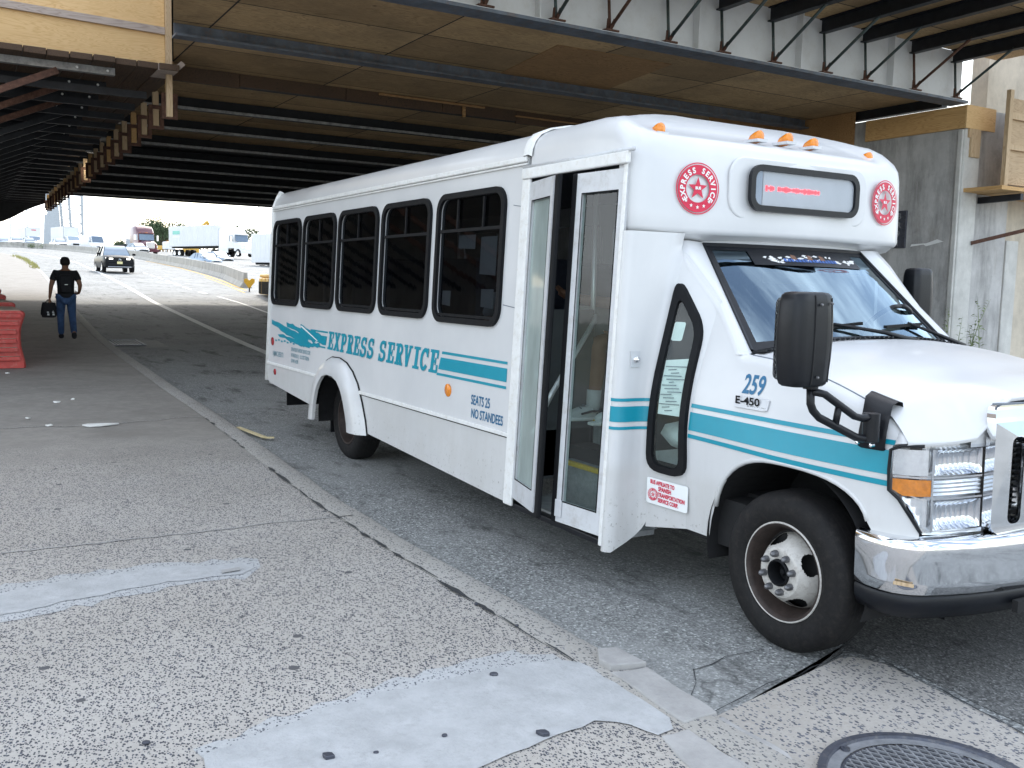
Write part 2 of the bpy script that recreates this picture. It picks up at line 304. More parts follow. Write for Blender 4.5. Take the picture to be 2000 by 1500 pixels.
M['plate'] = pm('licence plate', (.75, .68, .35), .5, var=.1)
M['ledred'] = emis('lit red LED', (1, .01, .02), 3.)
M['signpanel'] = pm('pale sign panel', (.5, .52, .54), .5, var=.08)
M['worklamp'] = emis('lit work lamp', (1, .93, .75), 12.)
M['steelpale'] = pm('pale grey steel', (.42, .45, .48), .5, .3, var=.1)
M['excav'] = pm('yellow machine paint', (.62, .36, .05), .5, var=.15)
M['mint'] = pm('mint lettering', (.25, .6, .5), .5)
M['eagle_white'] = pm('white print', (.75, .74, .72), .5, var=.2, scale=60)
M['eagle_blue'] = pm('blue print', (.05, .13, .4), .5, var=.4, scale=60)
M['eagle_brown'] = pm('brown print', (.2, .1, .06), .5, var=.4, scale=60)
M['underdark'] = pm('underbody black', (.01, .01, .011), .8, var=.3)

# ---------------------------------------------------------------- mesh helpers
class B:
    def __init__(s): s.v = []; s.f = []
    def add(s, vs, fs):
        o = len(s.v); s.v += [tuple(p) for p in vs]; s.f += [tuple(i+o for i in f) for f in fs]; return s
    def box(s, c, d, rot=None):
        x, y, z = d[0]/2, d[1]/2, d[2]/2
        vs = [Vector(p) for p in ((-x, -y, -z), (x, -y, -z), (x, y, -z), (-x, y, -z), (-x, -y, z), (x, -y, z), (x, y, z), (-x, y, z))]
        if rot is not None: vs = [rot @ p for p in vs]
        return s.add([p+Vector(c) for p in vs], [(3, 2, 1, 0), (4, 5, 6, 7), (0, 1, 5, 4), (1, 2, 6, 5), (2, 3, 7, 6), (3, 0, 4, 7)])
    def span(s, a, b): return s.box([(p+q)/2 for p, q in zip(a, b)], [abs(q-p) for p, q in zip(a, b)])
    def beam(s, a, b, w, h, up=Vector((0, 0, 1))):
        a, b = Vector(a), Vector(b); d = (b-a).normalized(); x = d.cross(up)
        if x.length < 1e-4: x = d.cross(Vector((1, 0, 0)))
        x.normalize(); u = x.cross(d); vs = []
        for p in (a, b):
            for sx, su in ((-1, -1), (1, -1), (1, 1), (-1, 1)): vs.append(p+x*(w/2*sx)+u*(h/2*su))
        return s.add(vs, [(0, 1, 2, 3), (7, 6, 5, 4), (0, 4, 5, 1), (1, 5, 6, 2), (2, 6, 7, 3), (3, 7, 4, 0)])
    def tube(s, pts, r, n=10, cap=True):
        pts = [Vector(p) for p in pts]; rr = r if isinstance(r, (list, tuple)) else [r]*len(pts); vs, fs = [], []; px = None
        for i, p in enumerate(pts):
            d = (pts[min(i+1, len(pts)-1)]-pts[max(i-1, 0)]).normalized()
            if px is None: px = d.orthogonal().normalized()
            px = (px - d*px.dot(d)); px = px.normalized() if px.length > 1e-5 else d.orthogonal().normalized()
            py = d.cross(px)
            for k in range(n): a = 2*PI*k/n; vs.append(p+(px*math.cos(a)+py*math.sin(a))*rr[i])
        for i in range(len(pts)-1):
            for k in range(n): fs.append((i*n+k, i*n+(k+1) % n, (i+1)*n+(k+1) % n, (i+1)*n+k))
        if cap: fs.append(tuple(range(n-1, -1, -1))); fs.append(tuple((len(pts)-1)*n+k for k in range(n)))
        return s.add(vs, fs)
    def lathe(s, c, axis, prof, n=32, closed=False):
        """prof: (distance along axis, radius)"""
        c = Vector(c); axis = Vector(axis).normalized(); x = axis.orthogonal().normalized(); y = axis.cross(x); vs, fs = [], []
        for h, r in prof:
            for k in range(n): a = 2*PI*k/n; vs.append(c+axis*h+(x*math.cos(a)+y*math.sin(a))*r)
        m = len(prof)
        for i in range(m if closed else m-1):
            j = (i+1) % m
            for k in range(n): fs.append((i*n+k, i*n+(k+1) % n, j*n+(k+1) % n, j*n+k))
        return s.add(vs, fs)
    def sheet(s, rows, flip=False):
        n = len(rows[0]); vs = [p for r in rows for p in r]; fs = []
        for i in range(len(rows)-1):
            for j in range(n-1):
                q = (i*n+j, i*n+j+1, (i+1)*n+j+1, (i+1)*n+j); fs.append(q[::-1] if flip else q)
        return s.add(vs, fs)
    def poly(s, pts, h=None):
        """flat polygon, or a slab when h (a vector) is given"""
        n = len(pts); pts = [Vector(p) for p in pts]
        if h is None: return s.add(pts, [tuple(range(n))])
        h = Vector(h); vs = pts+[p+h for p in pts]
        return s.add(vs, [tuple(range(n-1, -1, -1)), tuple(range(n, 2*n))]+[(i, (i+1) % n, n+(i+1) % n, n+i) for i in range(n)])
    def map(s, fn): s.v = [tuple(fn(*p)) for p in s.v]; return s
def obj(name, b, mat, parent=None, smooth=False, bevel=0, seg=2, auto=None, loc=None, sub=0):
    me = bpy.data.meshes.new(name); me.from_pydata(b.v, [], b.f); me.materials.append(M[mat] if isinstance(mat, str) else mat)
    bm = bmesh.new(); bm.from_mesh(me); bmesh.ops.recalc_face_normals(bm, faces=bm.faces); bm.to_mesh(me); bm.free()
    if smooth or auto: me.polygons.foreach_set('use_smooth', [True]*len(me.polygons))
    if auto: me.set_sharp_from_angle(angle=R_(auto))
    o = bpy.data.objects.new(name, me); COL.objects.link(o)
    if parent: o.parent = parent
    if loc: o.location = loc
    if bevel: md = o.modifiers.new('bevel', 'BEVEL'); md.width = bevel; md.segments = seg; md.limit_method = 'ANGLE'; md.angle_limit = R_(35)
    if sub: md = o.modifiers.new('subd', 'SUBSURF'); md.levels = md.render_levels = sub
    return o
def tag(o, label=None, cat=None, group=None, kind=None):
    if label: o['label'] = label
    if cat: o['category'] = cat
    if group: o['group'] = group
    if kind: o['kind'] = kind
    return o
def thing(name, label, cat, loc=(0, 0, 0), rz=0, group=None):
    o = bpy.data.objects.new(name, None); COL.objects.link(o); o.location = loc; o.rotation_euler = (0, 0, rz); o.empty_display_size = .2
    return tag(o, label, cat, group)
def dup(root, loc=None, rz=None, label=None):
    r = root.copy(); COL.objects.link(r)
    if loc is not None: r.location = loc
    if rz is not None: r.rotation_euler = (0, 0, rz)
    if label: r['label'] = label
    for ch in list(root.children):
        c = ch.copy(); COL.objects.link(c); c.parent = r
        for g in list(ch.children):
            d = g.copy(); COL.objects.link(d); d.parent = c
    return r
def fill2d(polys, ext=0.):
    """filled 2-D outline(s), inner outlines are holes; returns verts (x, y, z=+-ext) and faces"""
    cu = bpy.data.curves.new('tmp', 'CURVE'); cu.dimensions = '2D'; cu.fill_mode = 'BOTH'; cu.extrude = ext
    for p in polys:
        sp = cu.splines.new('POLY'); sp.points.add(len(p)-1); sp.use_cyclic_u = True
        for q, (x, y) in zip(sp.points, p): q.co = (x, y, 0, 1)
    return _curve_mesh(cu)
def _curve_mesh(cu):
    o = bpy.data.objects.new('tmp', cu); me = bpy.data.meshes.new_from_object(o)
    vs = [tuple(v.co) for v in me.vertices]; fs = [tuple(p.vertices) for p in me.polygons]
    bpy.data.objects.remove(o); bpy.data.curves.remove(cu); bpy.data.meshes.remove(me); return vs, fs
def text2d(s, size, bold=0., squeeze=1., align='LEFT', shear=0., spacing=1.):
    cu = bpy.data.curves.new('tmp', 'FONT'); cu.body = s; cu.size = size; cu.offset = bold; cu.align_x = align; cu.shear = shear; cu.space_character = spacing; cu.fill_mode = 'FRONT'; cu.resolution_u = 4
    vs, fs = _curve_mesh(cu); return [(x*squeeze, y, z) for x, y, z in vs], fs
def slice_z(vs, fs, zs):
    """cut a flat outline along level lines so that it can follow a folded surface"""
    me = bpy.data.meshes.new('tmp'); me.from_pydata(vs, [], fs); bm = bmesh.new(); bm.from_mesh(me)
    for z in zs: bmesh.ops.bisect_plane(bm, geom=bm.verts[:]+bm.edges[:]+bm.faces[:], plane_co=(0, z, 0), plane_no=(0, 1, 0))
    bm.verts.index_update(); v = [tuple(q.co) for q in bm.verts]; f = [tuple(q.index for q in g.verts) for g in bm.faces]; bm.free(); bpy.data.meshes.remove(me); return v, f
def rr(x0, z0, x1, z1, r, n=6):
    out = []
    for cx, cz, a0 in ((x1-r, z1-r, 0), (x0+r, z1-r, 90), (x0+r, z0+r, 180), (x1-r, z0+r, 270)):
        for k in range(n+1): a = R_(a0+90*k/n); out.append((cx+r*math.cos(a), cz+r*math.sin(a)))
    return out
def circ(cx, cy, r, n=40): return [(cx+r*math.cos(2*PI*k/n), cy+r*math.sin(2*PI*k/n)) for k in range(n)]
def star(cx, cy, r, ri=.4): return [(cx+(r if k % 2 == 0 else r*ri)*math.sin(PI*k/5), cy+(r if k % 2 == 0 else r*ri)*math.cos(PI*k/5)) for k in range(10)]
def lerp(a, b, t): return a+(b-a)*t
def interp(x, pts):
    if x <= pts[0][0]: return pts[0][1]
    for (x0, y0), (x1, y1) in zip(pts, pts[1:]):
        if x <= x1: return lerp(y0, y1, (x-x0)/(x1-x0))
    return pts[-1][1]
def smoothi(x, pts):
    """monotone-ish smooth interpolation (Catmull-Rom in x)"""
    if x <= pts[0][0]: return pts[0][1]
    if x >= pts[-1][0]: return pts[-1][1]
    for i in range(len(pts)-1):
        if x <= pts[i+1][0]: break
    x0, y0 = pts[i]; x1, y1 = pts[i+1]; t = (x-x0)/(x1-x0); h = x1-x0
    m0 = (y1-pts[i-1][1])/(x1-pts[i-1][0]) if i > 0 else (y1-y0)/h
    m1 = (pts[i+2][1]-y0)/(pts[i+2][0]-x0) if i+2 < len(pts) else (y1-y0)/h
    t2, t3 = t*t, t*t*t
    return (2*t3-3*t2+1)*y0+(t3-2*t2+t)*h*m0+(-2*t3+3*t2)*y1+(t3-t2)*h*m1
def skinned(nodes, edges, sub=2):
    """one continuous body grown from a jointed skeleton: nodes = (x, y, z, radius)"""
    me = bpy.data.meshes.new('tmp'); me.from_pydata([n[:3] for n in nodes], edges, []); o = bpy.data.objects.new('tmp', me); COL.objects.link(o)
    o.modifiers.new('skin', 'SKIN'); 
    for i, n in enumerate(nodes):
        r = n[3]; me.skin_vertices[0].data[i].radius = (r, r) if not isinstance(r, tuple) else r
        me.skin_vertices[0].data[i].use_root = (i == 0)
    s = o.modifiers.new('sub', 'SUBSURF'); s.levels = s.render_levels = sub
    dg = bpy.context.evaluated_depsgraph_get(); dg.update(); ev = o.evaluated_get(dg); m2 = bpy.data.meshes.new_from_object(ev)
    b = B(); b.v = [tuple(v.co) for v in m2.vertices]; b.f = [tuple(p.vertices) for p in m2.polygons]
    bpy.data.objects.remove(o); bpy.data.meshes.remove(me); bpy.data.meshes.remove(m2); return b
# ================================================================ SETTING: ground, road, sidewalk
KERB = [(30, -.5), (2, -.55), (0, -.57), (-3.3, -.58), (-8.6, -.33), (-11, -.28), (-14, -.18), (-17.3, -.1), (-21, .02), (-27, .3), (-33, .6), (-42, 1.07), (-62, 2.1), (-78, 2.7), (-93, 2.9), (-112, 2.2), (-125, -1), (-135, -7), (-140, -14)]
KERB_ASC = KERB[::-1]
def kerbY(X): return smoothi(X, KERB_ASC)
def walk_h(X): return lerp(.03, .1, min(1, max(0, (-4-X)/8)))
def stations(a, b, near=.25):
    out, x = [], a
    while x > b: out.append(x); x -= near if x > -8 else (1. if x > -50 else 4.)
    out.append(b); return out
XS = stations(9, -175, .5)
YC = [0, .3, .8, 1.6, 3, 5, 8, 12, 17, 24, 34, 48, 70]
o = obj('road', B().sheet([[(X, kerbY(X)+y if i == 0 else max(kerbY(X)+y, kerbY(X)), surf(X)) for i, y in enumerate(YC)] for X in [30, 18]+XS+[-185, -200, -220, -250, -300, -360, -420]]), 'asphalt', smooth=True); tag(o, kind='structure')
GX = [300, 60, 30]+[x for x in XS if int(x*2) % 4 == 0]+[-180, -200, -250, -300, -400, -700, -1500, -3000]
o = obj('ground', B().sheet([[(X, y, surf(X)-.06) for y in (-1500, -300, -60, -15, 0, 30, 80, 300, 1500)] for X in GX]), 'earth', smooth=True); tag(o, kind='structure')
XW = [x for x in XS if x > -134]
o = obj('sidewalk', B().sheet([[(X, kerbY(X)-.19-d, surf(X)+walk_h(X)) for d in (0, .3, 1, 2, 4, 8, 14)] for X in [30, 18]+XW]), 'sidewalk', smooth=True); tag(o, kind='structure')
rk = random.Random(3)
rows = []
for X in [30, 18]+[x for x in XW]:
    j = rk.uniform(-.012, .012) if -6 < X < 1 else 0
    y = kerbY(X); h = surf(X)+walk_h(X)+.004
    rows.append([(X, y-.187, h-.05), (X, y-.185, h-.004), (X, y-.175, h), (X, y-.02+j, h), (X, y+.012+j, h-.012), (X, y+.016+j, surf(X)-.03)])
o = obj('kerb', B().sheet(rows), 'kerb', auto=40); tag(o, kind='structure')
# tar and grit in the joint behind the kerb, drawn as broken thin strips
jb = B(); rj = random.Random(5)
X = -8.5
while X < -.35:
    l = rj.uniform(.12, .5); w_ = rj.uniform(.008, .028); y0 = kerbY(X)-.195+rj.uniform(-.012, .012); y1 = kerbY(X+l)-.195+rj.uniform(-.012, .012); z = walk_h(X)+surf(X)+.009
    if X > -4.2 or rj.random() < .55:
        n = 6; top = [(X+l*k/n, lerp(y0, y1, k/n)+w_*rj.uniform(.35, 1)*math.sin(PI*(k+.35)/(n+.7)), z) for k in range(n+1)]; bot = [(X+l*k/n, lerp(y0, y1, k/n)-w_*rj.uniform(.3, .8)*math.sin(PI*(k+.35)/(n+.7)), z) for k in range(n, -1, -1)]
        jb.poly(top+bot)
    X += l*rj.uniform(.85, 1.2)
o = obj('kerb_joint', jb, 'tar'); tag(o, kind='structure')
def strip(name, pix, w_, mat, dz=.006, dash=None):
    """painted line traced on the road surface"""
    P = [S(*p) for p in pix]; pts = []
    for a, b in zip(P, P[1:]):
        n = max(2, int((b-a).length/1.5))
        pts += [a.lerp(b, k/n) for k in range(n)]
    pts.append(P[-1]); b = B(); rows = []
    for i, p in enumerate(pts):
        d = pts[min(i+1, len(pts)-1)]-pts[max(i-1, 0)]; s = Vector((-d.y, d.x, 0)).normalized()*w_/2
        rows.append([(p.x+s.x, p.y+s.y, surf(p.x+s.x)+dz), (p.x-s.x, p.y-s.y, surf(p.x-s.x)+dz)])
    b.sheet(rows); o = obj(name, b, mat); return tag(o, kind='structure')
strip('shoulder_line', [(640, 742), (522, 690), (440, 655), (360, 618), (300, 590), (250, 561), (200, 535), (150, 513), (110, 503), (60, 494), (20, 490)], .2, 'lanewhite')
strip('lane_line', [(560, 624), (520, 610), (470, 592), (425, 579)], .13, 'lanewhite')
for a, b in (((404, 574), (388, 570)), ((372, 565), (358, 560.5)), ((352, 558), (341, 554.5)), ((334, 551), (324, 547.5)), ((318, 545), (309, 542)), ((302, 540), (294, 537.5)), ((287, 535), (280, 533)), ((455, 577), (430, 576.5))):
    strip('lane_dash', [a, b], .14, 'lanewhite')
strip('yellow_edge_line', [(480, 567), (440, 551), (400, 537), (350, 523), (310, 514.5), (285, 510)], .16, 'laneyellow')
strip('yellow_line_old', [(478, 572), (440, 556), (400, 541)], .1, 'laneyellow', .005)
def patch(name, pix, mat, dz, base=.03):
    P = [atZ(*p, base) for p in pix]; return tag(obj(name, B().poly([(p.x, p.y, base+dz) for p in P]), mat), kind='structure')
def wob_open(pix, a=3, seed=1):
    r = random.Random(seed); out = []
    for p, q in zip(pix, pix[1:]):
        m = max(1, int(math.hypot(q[0]-p[0], q[1]-p[1])/26)); out += [(lerp(p[0], q[0], k/m)+r.uniform(-a, a), lerp(p[1], q[1], k/m)+r.uniform(-a, a)) for k in range(m)]
    return out+[pix[-1]]
def wob(pix, n=5, a=3, seed=1):
    r = random.Random(seed); out = []
    for p, q in zip(pix, pix[1:]+pix[:1]):
        l = math.hypot(q[0]-p[0], q[1]-p[1]); m = max(1, int(l/26))
        for k in range(m): out.append((lerp(p[0], q[0], k/m)+r.uniform(-a, a), lerp(p[1], q[1], k/m)+r.uniform(-a, a)))
    return out
patch('cement_patch', wob([(395, 1478), (640, 1385), (850, 1330), (960, 1308), (1085, 1288), (1130, 1292), (1200, 1335), (1305, 1405), (1312, 1425), (1285, 1438), (1205, 1410), (1160, 1412), (1060, 1450), (955, 1492), (800, 1560), (410, 1600)], a=3, seed=2), 'cement', .005)
patch('cement_skim', wob([(380, 1470), (560, 1395), (700, 1352), (880, 1296), (1000, 1276), (1080, 1280), (1100, 1300), (960, 1325), (800, 1370), (600, 1430), (420, 1500)], a=7, seed=4), 'skim', .002)
patch('cement_skim', wob([(-40, 1150), (170, 1118), (330, 1100), (500, 1092), (512, 1108), (480, 1130), (330, 1150), (150, 1186), (-40, 1228)], a=5, seed=14), 'skim', .002)
patch('cement_strip', wob([(-40, 1165), (180, 1128), (330, 1108), (480, 1100), (497, 1108), (470, 1124), (330, 1138), (150, 1172), (-40, 1212)], a=2, seed=5), 'cement', .005)
patch('brick_scrap', [(432, 1117), (468, 1111), (470, 1117), (434, 1123)], 'cementworn', .012)
patch('concrete_apron', [(1398, 1402), (1640, 1287), (1668, 1285), (1730, 1300), (2010, 1440), (2300, 1590), (2100, 1800), (1600, 1640)], 'apron', .006, 0.)
patch('asphalt_gutter', wob([(1480, 1395), (1420, 1395), (1560, 1330), (1650, 1272), (1735, 1288), (2010, 1425), (2200, 1500), (2400, 1250), (1750, 1150), (1600, 1262), (1690, 1225)], a=2, seed=6), 'asphaltdark', .0032, 0.)
def crack(name, pix, w0, w1, mat, z, seed, a=2.5):
    r = random.Random(seed); P = [atZ(*p, .0) for p in wob_open(pix, a, seed)]; up, dn = [], []
    for k, p in enumerate(P):
        d = (P[min(k+1, len(P)-1)]-P[max(k-1, 0)]); n = Vector((-d.y, d.x, 0)).normalized()*r.uniform(w0, w1); up.append((p.x+n.x, p.y+n.y, z)); dn.append((p.x-n.x*.6, p.y-n.y*.6, z))
    return tag(obj(name, B().sheet([up, dn]), mat), kind='structure')
crack('tar_seam', [(1388, 1400), (1500, 1340), (1560, 1322), (1645, 1280), (1690, 1277), (1790, 1328), (1990, 1432), (2120, 1500)], .0015, .007, 'tar', .010, 7)
crack('road_crack', [(1355, 1308), (1395, 1297), (1420, 1284), (1470, 1275), (1490, 1270)], .001, .005, 'tar', .004, 8)
crack('road_crack', [(1340, 1385), (1362, 1335), (1355, 1308)], .001, .004, 'tar', .004, 9)
for pix, m_, w_ in (([(-60, 1080), (120, 1063), (330, 1040), (520, 1018), (690, 1002)], 'cementworn', .009), ([(-60, 842), (150, 834), (300, 824), (450, 810)], 'kerb', .02), ([(-60, 768), (180, 762), (300, 757), (352, 755)], 'kerb', .012), ([(-60, 700), (120, 694), (262, 687)], 'kerb', .012)):
    P = [S(*p, .05) for p in wob_open(pix, 1.2, len(pix))]; tag(obj('sidewalk_joint', B().sheet([[(p.x-w_, p.y, surf(p.x-w_)+walk_h(p.x)+.004) for p in P], [(p.x+w_, p.y, surf(p.x+w_)+walk_h(p.x)+.004) for p in P]]), m_), kind='structure')
pb = B()
for pix, h in (([(1165, 1278), (1205, 1277), (1262, 1307), (1190, 1312), (1170, 1298)], .05), ([(1192, 1316), (1265, 1308), (1402, 1395), (1335, 1415), (1240, 1350)], .03), ([(1290, 1440), (1345, 1425), (1500, 1530), (1400, 1560)], .024), ([(1352, 1422), (1410, 1400), (1540, 1470), (1600, 1560), (1500, 1530)], .02)):
    P = [atZ(*p, .03) for p in wob(pix, a=2, seed=len(pb.v))]; pb.poly([(p.x, p.y, .0) for p in P], (0, 0, h+.012))
o = obj('kerb_stones', pb, 'cementworn', bevel=.006); tag(o, kind='structure')
# catch-basin slab
P = [S(*p, .0) for p in ((205, 668), (305, 665), (330, 678), (225, 684))]; o = obj('basin_slab', B().poly([(p.x, p.y, surf(p.x)+.007) for p in P]), 'cementworn'); tag(o, kind='structure')
t = thing('storm_drain', 'pale iron storm drain grate set by the kerb in the shaded road', 'drain', tuple(S(244, 672)+Vector((0, 0, .012)))); t.rotation_euler = (0, .032, 0)
g = B(); c = S(244, 672)
obj('frame', B().span((-.62, -.34, .012), (.62, -.3, .03)).span((-.62, .3, .012), (.62, .34, .03)).span((-.62, -.3, .012), (-.56, .3, .03)).span((.56, -.3, .012), (.62, .3, .03)), 'iron', t)
obj('pit', B().box((0, 0, .0125), (1.14, .62, .004)), 'underdark', t)
for i in range(9): g.box((0, -.26+.065*i, .0175), (1.1, .032, .005))
obj('bars', g, 'lanewhite', t)
# manhole
mc = S(1825, 1545); t = thing('manhole_cover', 'round iron manhole cover with diamond grid in the pale concrete apron', 'manhole cover', (mc.x, mc.y, .008)); RM = .345
obj('rim', B().lathe((0, 0, 0), (0, 0, 1), [(0, RM+.03), (.016, RM+.028), (.016, RM), (.006, RM-.004)], 64), 'iron', t, auto=40)
obj('ledge', B().lathe((0, 0, 0), (0, 0, 1), [(.006, RM-.002), (.006, RM-.045)], 64), 'ironpale', t)
obj('plate', B().lathe((0, 0, 0), (0, 0, 1), [(.002, RM-.045), (.0021, .001)], 64), 'iron', t)
gb = B()
for k in range(-12, 13):
    for a in (R_(28), R_(-28)):
        d = Vector((math.cos(a), math.sin(a), 0)); nrm = Vector((-d.y, d.x, 0)); off = k*.031; h = math.sqrt(max(0, (RM-.06)**2-off*off))
        if h > .02: gb.beam(nrm*off-d*h+Vector((0, 0, .007)), nrm*off+d*h+Vector((0, 0, .007+.0004*(a > 0))), .0055, .008)
obj('diamond_grid', gb, 'ironpale', t)
for a in (70, 190, 310): obj('lug', B().lathe(((RM-.02)*math.cos(R_(a)), (RM-.02)*math.sin(R_(a)), 0), (0, 0, 1), [(0, .017), (.014, .016), (.014, .008), (.02, .008), (.02, .0005)], 16), 'iron', t)
# litter
for i, (px, py, s, m, lab) in enumerate(((192, 829, .2, 'litterwhite', 'long scrap of white paper on the sidewalk before the bus'), (112, 787, .1, 'litterwhite', 'curled white paper scrap near the red barrier'), (96, 830, .07, 'litterwhite', 'small round white scrap on the left of the sidewalk'), (55, 817, .06, 'litterwhite', 'tiny white scrap at the far left of the sidewalk'), (15, 733, .07, 'litterwhite', 'white crumb of rubbish beside the red barrier foot'), (142, 782, .05, 'litterwhite', 'small pale crumb in the middle of the shaded sidewalk'))):
    p = S(px, py, .08); b = B(); r = random.Random(i); n = 9
    b.poly([(s*(.5 if i else 1)*math.cos(2*PI*k/n)*r.uniform(.7, 1.1), s*.45*math.sin(2*PI*k/n)*r.uniform(.7, 1.1), r.uniform(.0, .012)) for k in range(n)], (0, 0, .012))
    o = obj('paper_scrap', b, m, loc=(p.x, p.y, surf(p.x)+walk_h(p.x)+.002)); o.rotation_euler = (0, 0, r.uniform(1, 2)); tag(o, lab, 'litter', 'scraps on the sidewalk')
for i, (px, py, s) in enumerate(((640, 1479, .028), (965, 1318, .022), (1060, 1434, .03), (868, 1437, .016), (735, 1512 if False else 1470, .014), (285, 1452, .02), (930, 1180, .018), (1010, 1222, .016))):
    p = atZ(px, py, .036); r = random.Random(40+i); n = 7
    o = obj('stone_chip', B().poly([(s*math.cos(2*PI*k/n)*r.uniform(.6, 1.1), s*.7*math.sin(2*PI*k/n)*r.uniform(.6, 1.1), 0) for k in range(n)], (0, 0, s*.5)), 'iron', bevel=.003, loc=(p.x, p.y, .034)); o.rotation_euler = (0, 0, r.uniform(0, 6)); tag(o, 'small dark stone chip lying on the pale sidewalk in the foreground', 'stone', 'stone chips on the sidewalk')
p = S(493, 851); o = obj('wooden_stick', B().beam(p+Vector((-.35, -.06, .045)), p+Vector((.35, .04, .03)), .05, .012).beam(p+Vector((.35, .04, .03)), p+Vector((.38, .12, .03)), .05, .012), 'leaflitter'); tag(o, 'pale flat stick bent at one end lying along the kerb', 'stick')

# ================================================================ OVERPASS
br = thing('highway_overpass', 'steel girder overpass with plywood soffit and overhang brackets spanning the road', 'overpass', (0, 0, 0))
GXf, Y0, Y1 = -6.78, -6.5, 11.05
obj('front_girder', B().span((GXf-.012, Y0, 4.74), (GXf+.012, Y1, 5.5)), 'whitesteel', br)
obj('bottom_flange', B().span((GXf-.16, Y0, 4.69), (GXf+.16, Y1, 4.728)), 'flange', br)
obj('flange_top_face', B().span((GXf+.0125, Y0, 4.7285), (GXf+.158, Y1, 4.735)), 'whitesteel', br)
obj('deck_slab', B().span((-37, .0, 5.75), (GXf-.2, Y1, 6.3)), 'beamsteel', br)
obj('overhang_soffit', B().span((GXf+.02, Y0, 5.5), (-3.9, Y1+.9, 5.53)), 'ply_soffit', br)
obj('raised_shade_edge', B().span((-3.9, Y0, 5.42), (-3.86, Y1+.9, 7.3)), 'lumberx', br)  # unseen edge form, made taller to keep the sun off the near side
for y in (.6, 3.0, 5.42, 7.3, 9.25): obj('web_stiffener', B().span((GXf+.0125, y-.008, 4.736), (GXf+.13, y+.008, 5.498)), 'whitesteel', br)
for i, (px, py) in enumerate(((620, -16), (715, -2), (808, 15), (945, 40), (1085, 62), (1190, 80), (1305, 100), (1410, 119), (1510, 136), (1610, 152), (1690, 165), (1785, 180), (1865, 200))):
    y = atX(px, py, GXf+.1).y
    mt = ('ruststeel' if i in (5, 11) else 'greensteel')
    og = obj('outrigger', B().beam((GXf+.03, y-.02, 5.40), (-3.95, y-.12, 5.40), .02, .19).beam((GXf+.03, y-.02, 5.31), (-3.95, y-.12, 5.31), .11, .018).beam((GXf+.03, y-.02, 5.49), (-3.95, y-.12, 5.49), .11, .016), 'darksteel', br)
    bk = obj('overhang_bracket', B().tube([(GXf+.1, y, 4.8), (GXf+.06, y-.01, 5.34)], .019, 8).tube([(GXf+.11, y+.01, 4.8), (-5.72, y-.06, 5.33)], .021, 8), mt, br, smooth=True)
    obj('clamp_foot', B().box((GXf+.12, y, 4.752), (.09, .2, .022)).beam((GXf+.1, y, 4.76), (GXf+.2, y+.01, 4.87), .035, .03).beam((GXf+.1, y-.03, 4.76), (GXf+.09, y-.01, 4.9), .03, .03), 'ruststeel', bk)
# cross girders and soffit behind
XB = [-9.9, -12.6, -15.2, -17.8, -20.4, -23., -25.6, -28.2, -30.8, -33.4, -36.2]
sa, sb_ = atZ(339, -60, 4.86), atZ(339, 118, 4.86)
def left_edge(x): return lerp(sa.y, sb_.y, (x-sa.x)/(sb_.x-sa.x))
obj('plywood_soffit', B().poly([(x, y, 4.86) for x, y in ((-12.5, left_edge(-12.5)), (GXf-.02, left_edge(GXf)), (GXf-.02, Y1), (-12.5, Y1))], (0, 0, .025)), 'ply_soffit', br)
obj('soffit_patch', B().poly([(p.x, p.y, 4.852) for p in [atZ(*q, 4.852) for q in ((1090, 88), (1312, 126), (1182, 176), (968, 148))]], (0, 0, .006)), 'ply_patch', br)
obj('rear_soffit', B().span((-20.4, -.35, 4.9), (-12.5, Y1, 4.93)), 'ply_soffit', br)
obj('shade_black_soffit', B().span((-37, -.35, 4.9), (-20.4, Y1, 4.93)), 'beamsteel', br)  # underside blackened to put the deep shade under the deck into its colour
for i, x in enumerate(XB):
    d = 0 if i == 0 else .0
    bm = obj('cross_girder', B().span((x-.012, (left_edge(x) if x > -12 else -.3), 4.72), (x+.012, Y1-.02, 4.858 if i == 0 else 4.898)).span((x-.11, (left_edge(x) if x > -12 else -.3), 4.69), (x+.11, Y1-.02, 4.719)), 'flange' if i == 0 else 'beamsteel', br)
    if i > 1: obj('flange_edge_light', B().span((x+.1105, -.3, 4.675), (x+.118, Y1-.02, 4.722)), 'galv_edgelight', bm)  # pale strip paints in the light caught along the flange edge
tb = B(); rt = random.Random(9); y = -.3
while y < 8.6:
    l = rt.uniform(.9, 1.9); h = rt.uniform(.26, .34); tb.span((-12.48, y, 4.93-h), (-12.4-rt.uniform(0, .03), min(8.7, y+l-.012), 4.858)); y += l
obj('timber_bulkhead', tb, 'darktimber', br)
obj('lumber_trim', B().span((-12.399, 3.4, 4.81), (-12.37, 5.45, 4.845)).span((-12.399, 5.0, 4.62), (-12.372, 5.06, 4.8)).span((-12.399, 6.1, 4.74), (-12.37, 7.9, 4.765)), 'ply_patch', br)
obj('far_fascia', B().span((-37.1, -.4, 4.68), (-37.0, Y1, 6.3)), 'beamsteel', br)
obj('bearing_beam', B().span((-10.5, 11.06, 4.71), (-7.1, 11.2, 4.95)), 'beamsteel', br)
obj('bulkhead_plywood', B().span((-10.6, 9.2, 4.25), (-10.57, 11.0, 4.85)).span((-10.57, 10.95, 4.25), (-8.75, 10.98, 4.85)), 'ply_patch', br)

